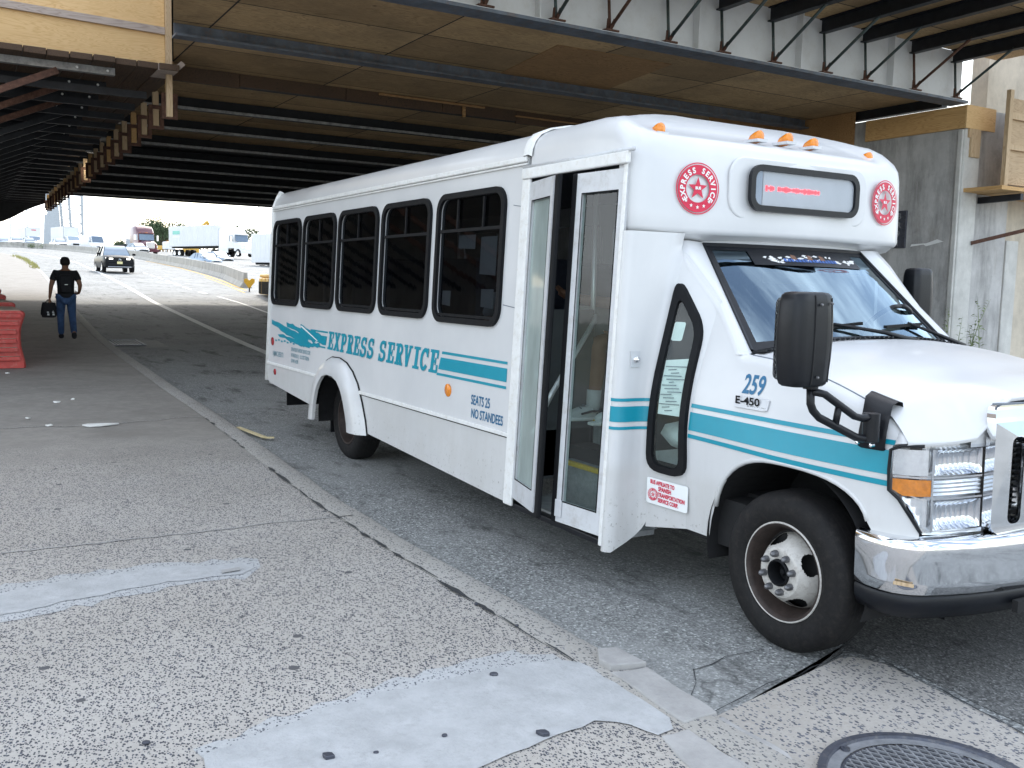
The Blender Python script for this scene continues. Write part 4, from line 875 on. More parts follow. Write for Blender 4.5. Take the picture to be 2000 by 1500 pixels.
obj('hood_seam', B().tube([(x, cabY(x, zhi(x)-.05)+.058, zhi(x)+.0005) for x in [-.4+.04*k for k in range(24)] if x < .41]+[(.47, .305, 1.135), (.53, .325, 1.095), (.58, .34, 1.066), (.63, .345, 1.04)], .0035, 6), 'ink', bus)
# cowl vent
cw = B(); rows = []
for x in (-.47, -.36):
    rows.append([(x+.05*(1-((y-CY)/.85)**2), y, smoothi(min(y, 2.44-y), [(.36, 1.335), (.5, 1.36), (.8, 1.395), (1.22, 1.41)])+.004-(.012 if x < -.4 else 0)) for y in [.39+.083*k for k in range(21)]])
obj('cowl_vent', cw.sheet(rows), 'blackplastic', bus, smooth=True)
sl = B()
for k in range(44):
    y = .42+.0373*k; bx = .05*(1-((y-CY)/.85)**2); z = smoothi(min(y, 2.44-y), [(.36, 1.335), (.5, 1.36), (.8, 1.395), (1.22, 1.41)])
    sl.beam((-.46+bx, y, z-.004), (-.375+bx, y+.004, z+.01), .012, .01)
obj('cowl_slats', sl, 'cargrey' if False else 'darksteel', bus)
# windscreen
def ws(u, v, off=0.): # u 0..1 across, v 0..1 up
    y = lerp(lerp(.425, .575, v), lerp(2.015, 1.865, v), u); c = 1-(2*u-1)**2
    return (lerp(-.475, -1.03, v)+c*lerp(.13, .07, v)+off*.7, y, lerp(1.345, 1.895, v)+off*.7+c*lerp(.04, .0, v))
wsr = [[ws(u/16, v/8) for u in range(17)] for v in range(9)]
wso = obj('windscreen', B().sheet(wsr), 'windshield', bus, smooth=True)
def band(u0, v0, u1, v1, off, mat, name, n=14):
    return obj(name, B().sheet([[ws(lerp(u0, u1, k/n), v, off) for k in range(n+1)] for v in (v0, v1)]), mat, wso, smooth=True)
band(0, 0, 1, .07, .003, 'blackplastic', 'frit'); band(0, 0, .03, 1, .0032, 'blackplastic', 'frit'); band(.97, 0, 1, 1, .0032, 'blackplastic', 'frit'); band(0, .95, 1, 1, .0034, 'blackplastic', 'frit')
m_, t_, b_ = nmat('shade band'); 
M['shade'] = glassy('tinted shade band', (.35, .5, .5), .32, .02, 1.35)
band(.03, .735, .97, .95, -.004, 'shade', 'shade_band')
band(.2, .80, .86, .965, .0045, 'blackplastic', 'sticker_back')
eb = B(); re_ = random.Random(11); bb = B(); nb = B()
for k in range(40):
    u = re_.uniform(.24, .82); s = 1 if u > .53 else -1; v0 = .9-.05*abs(u-.53)/.3+re_.uniform(-.035, .03); l = re_.uniform(.018, .05)
    eb.poly([ws(u, v0, .006), ws(u+l*.5, v0+.012, .006), ws(u+l, v0+re_.uniform(-.01, .02), .006), ws(u+l*.5, v0-.012, .006)])
for k in range(16):
    u = .37+.021*k; bb.poly([ws(u, .845, .0062), ws(u+.014, .838, .0062), ws(u+.018, .872, .0062), ws(u+.004, .88, .0062)])
for u in (.42, .52, .6): obj('eagle_print', B().poly([ws(u, .87, .0064), ws(u+.03, .865, .0064), ws(u+.035, .91, .0064), ws(u+.012, .925, .0064)]), 'eagle_brown', wso)
obj('feather_print', eb, 'eagle_white', wso); obj('feather_print', bb, 'eagle_blue', wso); 
obj('screen_gasket', B().tube([ws(0, v/8, .004) for v in range(9)]+[ws(u/10, 1, .004) for u in range(1, 11)]+[ws(1, 1-v/8, .004) for v in range(1, 9)], .013, 6), 'blackplastic', wso)
# pillar skin between the windscreen and the cab side
def sideY(x, z): return cabY(x, z) if x > -.70 else lerp(yL(z), cabY(-.70, z), (x+.955)/.255) if x > -.955 else yL(z)
rows = []
for k in range(13):
    v = k/12*1.06-.03; p = ws(0, v); z = p[2]; x = pillar_x(z) if z > 1.34 else -.44
    rows.append([(x-.05, sideY(x-.05, z)-.001, z), (x-.015, sideY(x-.015, z)-.003, z+.003), (lerp(x, p[0], .5)+.012, lerp(sideY(x, z), p[1], .35), z+.004), (p[0]+.012, p[1]-.012, z), (p[0], p[1]+.004, z), (p[0]-.03, p[1]+.03, z-.02)])
for m_ in (0, 1): obj('windscreen_pillar', B().sheet([[(x, y if not m_ else 2.44-y, z) for x, y, z in r] for r in rows], bool(m_)), 'bus', bus, smooth=True)
obj('screen_header', B().sheet([[ws(u/16, 1, -.002) for u in range(17)], [tuple(Vector(ws(u/16, 1))+Vector((-.03, 0, .05))) for u in range(17)], [tuple(Vector(ws(u/16, 1))+Vector((-.1, 0, .09))) for u in range(17)]]), 'bus', bus, smooth=True)
# dash, papers, steering wheel
obj('dashboard', B().poly([(-.42, .5, 1.27), (-.3, 1.22, 1.3), (-.42, 1.94, 1.27), (-.95, 1.9, 1.22), (-.95, .54, 1.22)], (0, 0, -.5)), 'seatfab', bus, bevel=.04)
def dpaper(u, w_, l, mat, rot, name): 
    p = Vector(ws(u, .06)); return obj(name, B().box((0, 0, 0), (l, w_, .004), Matrix.Rotation(rot, 3, 'Z')).map(lambda x, y, z: (p.x-.15+x, p.y+y, p.z-.03+z)), mat, bus)
dpaper(.52, .17, .12, 'amber', .4, 'dash_card'); dpaper(.53, .12, .09, 'paper', .3, 'dash_card'); dpaper(.83, .32, .14, 'paper', .1, 'dash_card'); dpaper(.28, .2, .1, 'paper', -.2, 'dash_card'); dpaper(.3, .1, .03, 'yellowedge', -.2, 'dash_card')
obj('steering_wheel', B().tube([(-.72+.1*math.cos(a), 1.75+.2*math.sin(a), 1.42+.16*math.cos(a)) for a in [2*PI*k/24 for k in range(25)]], .014, 8), 'blackplastic', bus, smooth=True)
obj('rear_view_mirror', B().box((-.93, 1.22, 1.79), (.03, .24, .07)), 'blackplastic', bus, bevel=.012)
obj('toll_tag', B().box((-.925, 1.38, 1.795), (.01, .09, .05)), 'carblue', bus)
# wipers
for u0, u1, v1 in ((.63, .12, .12), (1.0, .60, .14)):
    a_, m_, e_ = Vector(ws(u0, .0, .03)), Vector(ws(lerp(u0, u1, .55), v1+.05, .022)), Vector(ws(u1, v1, .018)); s_ = Vector(ws(lerp(u0, u1, .28), v1+.055, .018))
    wp = obj('wiper', B().tube([a_+Vector((.05, .05, -.01)), a_.lerp(m_, .3)+Vector((.012, 0, .012)), m_], [.016, .011, .007], 8), 'blackplastic', bus, smooth=True)
    obj('blade', B().beam(s_, e_, .02, .016), 'rubber', wp)
# quarter window in the cab side (a slim kite)
def cabside(x, z, off=0.): return (x, cabY(x, z)-off, z)
def rpoly(pts, r, n=5):
    out = []
    for i, p in enumerate(pts):
        p = Vector(p); a = (Vector(pts[i-1])-p).normalized(); c = (Vector(pts[(i+1) % len(pts)])-p).normalized()
        for k in range(n+1):
            t = k/n; s, e = p+a*r, p+c*r; out.append(tuple(s*(1-t)**2+p*2*t*(1-t)+e*t*t))
    return out
KW = [(-.95, 1.72), (-.735, 1.45), (-.695, .665), (-.952, .68)]
def inset(pts, d):
    c = Vector((sum(p[0] for p in pts)/4, sum(p[1] for p in pts)/4)); out = []
    for i, p in enumerate(pts):
        p = Vector(p); a = (Vector(pts[i-1])-p).normalized(); b2 = (Vector(pts[(i+1) % 4])-p).normalized(); bis = (a+b2).normalized(); s = math.sqrt((1-a.dot(b2))/2); out.append(tuple(p+bis*d/max(.3, s)))
    return out
def kside(x, z, off=0.): # the window plane turns a little inward at its rear edge
    return (x, lerp(yL(z), cabY(-.70, z), (x+.955)/.255)-.008-off, z)
ZC = [.75, .85, .9, .95, 1.0, 1.05, 1.1, 1.15, 1.2, 1.25, 1.4, 1.5]
panel = [(-.958, .36), (-.695, .40), (-.695, 1.57)]+[(pillar_x(z)+.012, z) for z in (1.6, 1.7, 1.8, 1.84)]+[(-.958, 1.85)]
v, f = slice_z(*fill2d([panel, rpoly(inset(KW, .02), .075)]), ZC); obj('quarter_panel', B().add([kside(x, y, -.008) for x, y, z in v], f), 'bus', bus, auto=30)
v, f = slice_z(*fill2d([rpoly(KW, .09), rpoly(inset(KW, .036), .065)], .016), ZC)
kw = obj('quarter_window', B().add([kside(x, y, z) for x, y, z in v], f), 'rubber', bus, bevel=.005)
v, f = slice_z(*fill2d([rpoly(inset(KW, .04), .06)]), ZC); obj('pane', B().add([kside(x, y, .004) for x, y, z in v], f), 'doorglass', kw)
obj('notice_sheet', B().poly([kside(x, z, -.006) for x, z in ((-.915, 1.27), (-.75, 1.29), (-.745, 1.15), (-.745, 1.05), (-.742, .985), (-.908, .985), (-.91, 1.05), (-.913, 1.15))]), 'paper', kw)
pr_ = B()
for k in range(15):
    z = 1.235-.0165*k; pr_.poly([kside(x, zz, -.003) for x, zz in ((-.905+.02*(k % 3), z), (-.775-.02*((k*7) % 4), z+.006), (-.775-.02*((k*7) % 4), z+.011), (-.905+.02*(k % 3), z+.005))])
obj('notice_print', pr_, 'ink', kw)
obj('card_sticker', B().poly([kside(x, z, -.004) for x, z in rr(-.915, 1.375, -.85, 1.475, .012)]), 'paper', kw)
obj('inner_cloth', B().lathe((-.9, .4, .86), (0, 0, 1), [(-.1, .02), (-.06, .09), (0, .12), (.05, .09), (.09, .01)], 10).map(lambda x, y, z: (x+.03*math.sin(30*z+9*y), y+.02*math.sin(40*x), z)), 'whitecloth', bus, smooth=True)
obj('engine_cover', B().span((-1.0, .6, .5), (-.5, 1.6, 1.05)), 'seatfab', bus, bevel=.05)
obj('driver_seat', B().span((-1.5, 1.5, .75), (-1.0, 2.0, .95)).span((-1.6, 1.5, .95), (-1.45, 2.0, 1.7)), 'seatfab', bus, bevel=.05)
obj('grab_bar', B().tube([(-.98, .5, .9), (-.9, .5, 1.4), (-1.0, .62, 1.75)], .015, 8), 'brightmetal', bus, smooth=True)
# lock, decals on the fairing
lk = obj('door_lock', B().box((0, 0, 0), (.006, .062, .085)).map(lambda x, y, z: (-.995+x, y+.085+lean(1.27), z+1.272)), 'alu', bus)
obj('key_barrel', B().lathe((-.992, .085+lean(1.27), 1.27), (1, 0, 0), [(0, .018), (.02, .016), (.022, .006), (.03, .006), (.031, .001)], 12), 'chrome', lk, smooth=True)
# ---------------------------------------------------------------- livery
def side_flat(name, polys, mat, off=.003):
    b = B()
    for p in polys: b.poly([side(x, z, off) for x, z in p])
    return obj(name, b, mat, bus)
# slab-serif capitals built from overlapping strokes in a .62 x 1 box
def q(x0, z0, x1, z1): return [(x0, z0), (x1, z0), (x1, z1), (x0, z1)]
def stroke(pts, w):
    out = []
    for i in range(len(pts)-1):
        a, b = Vector(pts[i]), Vector(pts[i+1]); d = (b-a).normalized(); n = Vector((-d.y, d.x))*w/2; e = d*w*.12
        out.append([tuple(a-n-e), tuple(b-n+e), tuple(b+n+e), tuple(a+n-e)])
    return out
def arc(cx, cz, rx, rz, a0, a1, n=9): return [(cx+rx*math.cos(R_(lerp(a0, a1, k/n))), cz+rz*math.sin(R_(lerp(a0, a1, k/n)))) for k in range(n+1)]
SL = .13
GL = {
 'E': [q(.1, 0, .32, 1), q(0, .87, .62, 1), q(0, 0, .64, SL), q(.5, .64, .62, .9), q(.52, .1, .64, .36), q(.3, .44, .45, .56), q(.4, .34, .48, .66)],
 'X': stroke([(.12, .05), (.5, .95)], .2)+stroke([(.12, .95), (.5, .05)], .2)+[q(-.03, 0, .27, .1), q(.36, 0, .66, .1), q(-.03, .9, .27, 1), q(.36, .9, .66, 1)],
 'P': [q(.1, 0, .32, 1), q(0, 0, .44, SL), q(0, .87, .4, 1)]+stroke([(.3, .94)]+arc(.36, .7, .2, .235, 90, -90)+[(.3, .465)], .15),
 'R': [q(.1, 0, .32, 1), q(0, 0, .4, SL), q(0, .87, .4, 1)]+stroke([(.3, .94)]+arc(.36, .72, .2, .215, 90, -90)+[(.3, .505)], .15)+stroke([(.38, .5), (.54, .08)], .19)+[q(.46, 0, .7, .11)],
 'S': stroke(arc(.31, .71, .21, .225, 20, 270)+arc(.31, .28, .22, .22, 90, -160), .165)+[q(.47, .66, .57, 1), q(.03, 0, .13, .36)],
 'V': stroke([(.12, .97), (.31, .03)], .2)+stroke([(.5, .97), (.31, .03)], .15)+[q(-.04, .88, .27, 1), q(.38, .88, .66, 1)],
 'I': [q(.2, 0, .42, 1), q(.06, 0, .56, SL), q(.06, .87, .56, 1)],
 'C': stroke(arc(.33, .5, .235, .425, 40, 322, 14), .17)+[q(.5, .62, .61, 1)],
}
def slab(txt, x0, x1, zb, zt0, zt1, off):
    adv = {' ': .3, 'I': .6}; tot = sum(adv.get(c, .72) for c in txt); b = B(); x = x0; k = (x1-x0)/tot
    for c in txt:
        a = adv.get(c, .72)*k
        if c != ' ':
            t = (x-x0)/(x1-x0); h = lerp(zt0, zt1, t); base = lerp(zb[0], zb[1], t)
            for j, p in enumerate(GL[c]): b.poly([side(x+px*k*.97+ (pz*.03), base+pz*h, off+.00025*j) for px, pz in p])
        x += a
    return b
obj('express_lettering', slab('EXPRESS', -5.475, -4.35, (1.018, 1.009), .168, .169, .003), 'teal', bus); obj('service_lettering', slab('SERVICE', -4.262, -3.15, (1.007, .998), .169, .17, .003), 'teal', bus)
side_flat('side_stripe', [[(-3.107, 1.147), (-2.175, 1.147), (-2.175, 1.164), (-3.1, 1.166)], [(-3.15, 1.034), (-2.175, 1.034), (-2.175, 1.121), (-3.12, 1.121)], [(-3.175, .989), (-2.175, .989), (-2.175, 1.007), (-3.165, 1.007)]], 'teal')
side_flat('side_stripe', [[(-5.95, 1.165), (-5.48, 1.165), (-5.485, 1.18), (-5.98, 1.18)], [(-5.78, 1.135), (-5.5, 1.135), (-5.52, 1.05), (-5.63, 1.05)], [(-5.78, 1.02), (-5.53, 1.02), (-5.535, 1.035), (-5.78, 1.035)]], 'teal')
# ragged brush-stroke tail
rb = random.Random(21); tb = []
def ragged(path_top, path_bot, n, amp):
    top = [(lerp(path_top[0][0], path_top[1][0], k/n)+rb.uniform(-amp, amp), lerp(path_top[0][1], path_top[1][1], k/n)+rb.uniform(-amp*.6, amp*.6)) for k in range(n+1)]
    bot = [(lerp(path_bot[0][0], path_bot[1][0], k/n)+rb.uniform(-amp, amp), lerp(path_bot[0][1], path_bot[1][1], k/n)+rb.uniform(-amp*.6, amp*.6)) for k in range(n, -1, -1)]
    return top+bot
bs = B()
for j, (tp, bt) in enumerate((((-7.24, 1.21), (-5.9, 1.03)), ) and [(((-7.24, 1.215), (-6.0, 1.10)), ((-7.25, 1.165), (-6.05, 1.0))), (((-6.72, 1.215), (-5.72, 1.12)), ((-6.7, 1.17), (-5.85, 1.05))), (((-6.3, 1.215), (-5.62, 1.13)), ((-6.26, 1.16), (-5.62, 1.045))), (((-7.0, 1.08), (-5.95, 1.05)), ((-6.95, 1.045), (-5.95, .985))), (((-6.2, 1.04), (-5.68, 1.06)), ((-6.15, .985), (-5.7, 1.02)))]):
    v, f = fill2d([ragged(tp, bt, 11, .02)]); bs.add([side(x, y, .003+.0004*j) for x, y, z in v], f)
for k in range(9): x = -7.1+.1*k; bs.poly([side(a, b, .003) for a, b in q(x, .995+.01*(k % 2), x+.06, 1.012+.01*(k % 2))])
obj('brush_stroke', bs, 'teal', bus)
side_flat('brush_gap', [[(-6.3, 1.2), (-6.22, 1.2), (-5.74, 1.08), (-5.76, 1.075)]], 'decalwhite', .006); 
def label(s, x, z, size, mat, squeeze=1., bold=0., name='side_lettering', off=.003):
    v, f = text2d(s, size, bold, squeeze); return obj(name, B().add([side(x+a, z+b_, off) for a, b_, c in v], f), mat, bus)
label('SEATS 25', -2.63, .842, .092, 'teal_small', .72, .0015); label('NO STANDEES', -2.62, .752, .088, 'teal_small', .74, .0015)
label('NJMVC 8551T1', -7.17, .835, .075, 'teal_faded', .78, .001)
label('OPERATED BY AIRPORT SERVICE CORP.', -6.55, .928, .052, 'teal_faded', .66, .001); label('PATERSON, NJ    U.S. DOT 782296', -6.54, .868, .052, 'teal_faded', .72, .001); label('GVWR 14,500', -6.53, .81, .052, 'teal_faded', .72, .001)
def disc_side(name, x, z, r, mat):
    p = Vector(side(x, z)); return obj(name, B().lathe(p, (0, -1, -.045), [(0, r), (.008, r), (.014, r*.8), (.016, .001)], 24), mat, bus, auto=40)
disc_side('side_reflector', -2.975, .898, .046, 'amber'); disc_side('tail_reflector', -7.19, .985, .045, 'redlens'); disc_side('tail_reflector', -7.06, .663, .034, 'redlens')
# stripes round the corner fairing
for z0, z1 in ((1.045, 1.062), (.935, 1.018), (.893, .909)):
    rows = [[(x, y, z) for x, y in fairing_pts(z, .004)[1:10]] for z in (z0, z1)]
    obj('corner_stripe', B().sheet(rows), 'teal', bus, smooth=True)
# stripes along the cab
for (a0, a1), (b0, b1) in (((1.042, 1.062), (1.035, 1.055)), ((.925, 1.018), (.913, 1.012)), ((.885, .905), (.865, .888))):
    xs2 = [-.70+.05*k for k in range(25)]+[.525]; rows = [[], []]
    for x in xs2:
        t = (x+.70)/1.225; x_ = x
        for r, (u0, u1) in zip(rows, ((a0, b0), (a1, b1))): z = lerp(u0, u1, t); r.append((x_, cabY(x_, z)-.004, z))
    obj('cab_stripe', B().sheet(rows), 'teal', bus, smooth=True)
# number, model badge
v, f = text2d('259', .128, .003, .74); obj('fleet_number', B().add([(-.37+x, cabY(-.37+x, 1.16+y)-.004, 1.155+y) for x, y, z in v], f), 'teal_small', bus)
bd = obj('model_badge', B().poly([(x, cabY(x, z)-.002, z) for x, z in [(-.395+.22*a/1., 1.083+.058*c) for a, c in rr(0, 0, 1, 1, .12)]], (0, -.008, 0)), 'alu', bus, bevel=.002)
v, f = text2d('E-450', .052, .0013, 1.36); obj('badge_lettering', B().add([(-.388+x, cabY(-.3, 1.1)-.0122, 1.103+y) for x, y, z in v], f), 'rubber', bd)
v, f = text2d('SUPER DUTY', .016, .0002, 1.3); obj('badge_lettering', B().add([(-.305+x, cabY(-.3, 1.1)-.0122, 1.088+y) for x, y, z in v], f), 'rubber', bd)
# affiliate sticker under the quarter window
def afl(x, z, o=0): return (x, kside(x, .6)[1]-.006-o, z)
af = obj('affiliate_sticker', B().poly([afl(x, z) for x, z in [(-.945+.27*a, .50+.14*c-.012*a) for a, c in rr(0, 0, 1, 1, .06)]], (0, .003, 0)), 'paper', bus)
for s, z, sz, sq in (('BUS AFFILIATE TO', .598, .03, .95), ('SPANISH', .567, .032, 1.0), ('TRANSPORTATION', .537, .03, .95), ('SERVICE CORP.', .507, .03, .95)):
    v, f = text2d(s, sz, .0012, sq); x0 = -.92 if s[0] == 'B' else -.865; obj('sticker_lettering', B().add([afl(x0+x*.7, z+.012+y-.05*(x0+x+.94), .003) for x, y, z_ in v], f), 'red', af)
crest(lambda x, y, o: afl(-.90+x, .55+y, .002+o*.3), .034, af)
# ---------------------------------------------------------------- front end
def hl(y, z, off=0.): return (nose(y)+off+(1.03-z)*.03, y-(.0 if y > .32 else off*.8), z)
hy = [.225, .235, .25, .27, .3, .34, .4, .47, .54, .614]
def hlz(y): # bottom / top edges of the lamp
    return (interp(y, [(.225, .855), (.24, .83), (.3, .70), (.33, .685), (.6, .67)]), interp(y, [(.225, 1.02), (.24, 1.038), (.62, 1.048)]))
hb_ = B().sheet([[hl(y, lerp(hlz(y)[0]-.01, hlz(y)[1]+.01, k/6), -.04) for y in hy] for k in range(7)])
hl_ = obj('headlight', hb_, 'lampsilver', bus, smooth=True)
obj('lens', B().sheet([[hl(y, lerp(*hlz(y), k/8), .004) for y in hy] for k in range(9)]), 'clear', hl_, smooth=True)
def hpatch(name, y0, y1, z0, z1, off, mat, fn=None, n=6, m=4):
    return obj(name, B().sheet([[hl(lerp(y0, y1, k/n), max(lerp(z0, z1, i/m), hlz(lerp(y0, y1, k/n))[0]+.008), off+(fn(k/n, i/m) if fn else 0)) for k in range(n+1)] for i in range(m+1)]), mat, hl_, smooth=True)
hpatch('turn_lamp', .228, .335, .838, .905, -.004, 'amber')
bowl = lambda s, t: -.034*(1-(2*s-1)**4)*(1-(2*t-1)**4)+.0035*math.sin(s*2*PI*9)*(1 if .2 < t < .9 else .3)
hpatch('high_beam_bowl', .345, .6, .925, 1.028, -.004, 'chrome', bowl, 72, 8); hpatch('low_beam_bowl', .345, .6, .70, .818, -.004, 'chrome', bowl, 72, 8)
hpatch('clear_strip', .345, .6, .838, .905, -.008, 'lampsilver', lambda s, t: .003*math.sin(t*2*PI*4), 8, 24)
hpatch('side_bezel', .228, .33, .918, 1.025, -.014, 'lampsilver'); hpatch('side_bezel', .24, .33, .70, .828, -.014, 'lampsilver')
for z in (.91, .824): hpatch('lamp_rib', .228, .61, z, z+.008, -.001, 'chrome')
hpatch('lamp_rib', .334, .342, .69, 1.03, -.001, 'chrome'); hpatch('lamp_rib', .29, .61, .675, .695, -.003, 'lampsilver')
obj('lamp_surround', B().tube([hl(.3, 1.044, .0), hl(.24, 1.04, 0), hl(.223, 1.02, .0), hl(.221, .94, .0), hl(.222, .855, .0), hl(.238, .825, .002), hl(.298, .69, .004)], .0075, 8), 'blackplastic', hl_, smooth=True)
obj('headlight', mirror_y(B().sheet([[hl(y, lerp(*hlz(y), k/8), .0) for y in hy] for k in range(9)])), 'lampglass', bus, smooth=True)
# chrome grille with three tall openings
gb = B(); go = [(y, z) for y, z in rr(.605, .665, 1.835, 1.205, .07)]; gh = [rr(.70, .71, .775, 1.075, .03), rr(.86, .71, 1.58, .80, .03), rr(.86, .84, 1.58, .93, .03), rr(.86, .97, 1.58, 1.075, .03), rr(1.665, .71, 1.74, 1.075, .03)]
v, f = fill2d([go]+gh, .02)
grl = obj('grille', B().add([(nose(x)+.03+z-.05*max(0, (y-1.1)/.1)**1.5*.6, x, y) for x, y, z in v], f), 'chrome', bus, bevel=.008)
obj('hood_lip', B().tube([(nose(y)+.0+.004, y, 1.208) for y in [.63+.06*k for k in range(20)]], .005, 6), 'ink', bus)
obj('grille_mesh', B().poly([(.655, .69, .70), (.655, 1.75, .70), (.655, 1.75, 1.08), (.655, .69, 1.08)]), 'underdark', grl)
gs = B()
for z in [.72+.024*k for k in range(15)]: gs.span((.66, .69, z), (.69, 1.75, z+.006))
obj('grille_slats', gs, 'darksteel', grl)
obj('nose_panel', B().sheet([[(nose(y)-.08, y, z) for y in [.66+.056*k for k in range(21)]] for z in (.62, 1.08)]), 'underdark', bus, smooth=True)
obj('nose_panel', B().sheet([[(nose(y)-.05, y, z) for y in [.29, .32, .36, .45, .6]] for z in (.6, 1.05)]), 'underdark', bus, smooth=True)
# bumper
def bp(y): return smoothi(min(y, 2.44-y), [(.17, .395), (.172, .5), (.19, .6), (.24, .675), (.34, .73), (.6, .79), (.9, .82), (1.22, .83)])
BP = [(.40, .205), (.47, .188), (.54, .186), (.6, .2), (.65, .235), (.69, .29), (.725, .38), (.76, .5), (.79, .65), (.815, .9), (.825, 1.22)]
BP = BP+[(x, 2.44-y) for x, y in BP[-2::-1]]
def bum(zs, name, mat, tw=0.):
    rows = []
    for z, ins in zs:
        r = []
        for i, (x, y) in enumerate(BP):
            a = BP[max(i-1, 0)]; c = BP[min(i+1, len(BP)-1)]; d = Vector((c[0]-a[0], c[1]-a[1])).normalized(); r.append((x-ins*abs(d.y)*1.0, y+ins*d.x, z+(.02 if .3 < i/(len(BP)-1) < .7 else 0)*0))
        rows.append(r)
    return obj(name, B().sheet(rows), mat, bus, smooth=True)
bum([(.668, .12), (.672, .06), (.668, .018), (.655, .002), (.63, -.004), (.56, .004), (.49, .006), (.445, .012), (.43, .03), (.43, .08)], 'front_bumper', 'chrome')
bum([(.434, .02), (.425, .014), (.38, .02), (.335, .05), (.32, .1)], 'bumper_valance', 'blackplastic')
obj('bumper_gap', B().span((.42, .25, .6), (.6, 2.19, .67)), 'underdark', bus)
obj('bumper_slot', B().span((.79, .72, .345), (.815, 1.72, .395)), 'underdark', bus)
obj('reflector_strip', B().beam((.605, .193, .492), (.665, .242, .486), .004, .014), 'leaflitter' if False else 'lumber', bus)
# ---------------------------------------------------------------- mirrors
def mirror_head(c, s, name, parent):
    w_, d_, h_ = s; b = B(); rows = []
    for z, k in ((-.5, .55), (-.495, .72), (-.47, .84), (-.42, .9), (-.2, .97), (0, 1), (.2, .985), (.4, .93), (.465, .87), (.49, .76), (.5, .55)):
        rows.append([(c[0]+d_*k*(x if x < 0 else x*.9)+.0, c[1]+w_*k*y, c[2]+h_*z) for x, y in [(q_[0], q_[1]) for q_ in rr(-.5, -.5, .5, .5, .26, 4)+[rr(-.5, -.5, .5, .5, .26, 4)[0]]]])
    b.sheet(rows); n = len(rows[0])-1; b.add([Vector(p) for p in rows[0][:-1]], [tuple(range(n))]); b.add([Vector(p) for p in rows[-1][:-1]], [tuple(range(n))])
    return obj(name, b, 'blackplastic', parent, auto=50)
mc_ = (.37, -.13, 1.462)
mh = mirror_head(mc_, (.232, .14, .375), 'side_mirror', bus)
obj('mirror_face', B().poly([(mc_[0]-.072, mc_[1]+y, mc_[2]+z) for y, z in rr(-.095, -.165, .095, .165, .03)]), 'mirrorglass', mh)
obj('housing_seam', B().tube([(mc_[0]+.064*k, mc_[1]-.015, mc_[2]+z*.375) for z, k in ((-.47, .86), (-.42, .91), (-.2, .975), (0, 1.0), (.2, .99), (.4, .935), (.465, .875))], .0035, 5).tube([(mc_[0]+.05*k+.008, mc_[1]+.083, mc_[2]+z*.375) for z, k in ((-.45, .86), (-.2, .97), (0, 1), (.2, .985), (.44, .9))], .0025, 5), 'underdark', mh)
obj('housing_screw', B().add(*(lambda b: (b.v, b.f))(B().lathe((.438, -.12, 1.60), (1, 0, 0), [(-.004, .006), (.004, .005), (.005, .001)], 8).lathe((.438, -.06, 1.605), (1, 0, 0), [(-.006, .006), (.002, .005), (.003, .001)], 8).lathe((.438, -.12, 1.315), (1, 0, 0), [(-.006, .006), (.002, .005), (.003, .001)], 8))), 'lug', mh)
ma = obj('mirror_arm', B().tube([(.385, -.1, 1.28), (.39, -.1, 1.205), (.395, -.09, 1.178), (.40, -.06, 1.15), (.455, .10, 1.068), (.465, .13, 1.062), (.485, .17, 1.067)], .0165, 10).tube([(.395, -.1, 1.255), (.41, -.075, 1.25), (.42, -.055, 1.245), (.46, .08, 1.155), (.47, .11, 1.147), (.49, .17, 1.155)], .0155, 10).tube([(.425, .01, 1.115), (.436, .012, 1.195)], .014, 8).lathe((.385, -.1, 1.27), (0, 0, 1), [(-.005, .03), (.015, .032), (.03, .028)], 16), 'blackplastic', bus, smooth=True)
# clamp bracket that hugs the fender shoulder
bx = [(.52, 1.0), (.52, 1.1), (.52, 1.19), (.52, 1.225)]
rows = []
for x in (.36, .385, .435, .475, .49):
    e = 0 if .37 < x < .48 else .02
    rows.append([(x, cabY(x, zz)-o_+e*.5, zz) for zz, o_ in ((1.005, .008), (1.02, .022), (1.08, .028), (1.13, .03))]+[(x-.01, cabY(x, 1.09)+.02, 1.205-.2*(x-.42)), (x-.02, cabY(x, 1.09)+.07, 1.222-.25*(x-.42)), (x-.03, cabY(x, 1.09)+.11, 1.215-.25*(x-.42)), (x-.03, cabY(x, 1.09)+.12, 1.17-.25*(x-.42))])
mb_ = obj('mirror_bracket', B().sheet(rows), 'blackplastic', bus, smooth=True)
obj('bracket_barrel', B().lathe((.475, .165, 1.05), (0, 0, 1), [(-.005, .01), (0, .034), (.115, .034), (.12, .01)], 16), 'blackplastic', mb_, auto=40)
obj('bracket_bolt', B().lathe((.39, .2, 1.03), (0, -1, 0), [(0, .008), (.012, .008), (.014, .001)], 8).lathe((.465, .2, 1.03), (0, -1, 0), [(0, .008), (.02, .008), (.022, .001)], 8), 'chrome', mb_)
# far mirror
fm = mirror_head((-1.0, 2.42, 1.57), (.2, .14, .5), 'side_mirror', bus)
obj('mirror_arm', B().tube([(-1.0, 2.42, 1.36), (-.95, 2.36, 1.25), (-.85, 2.2, 1.2)], .02, 8), 'blackplastic', bus, smooth=True)
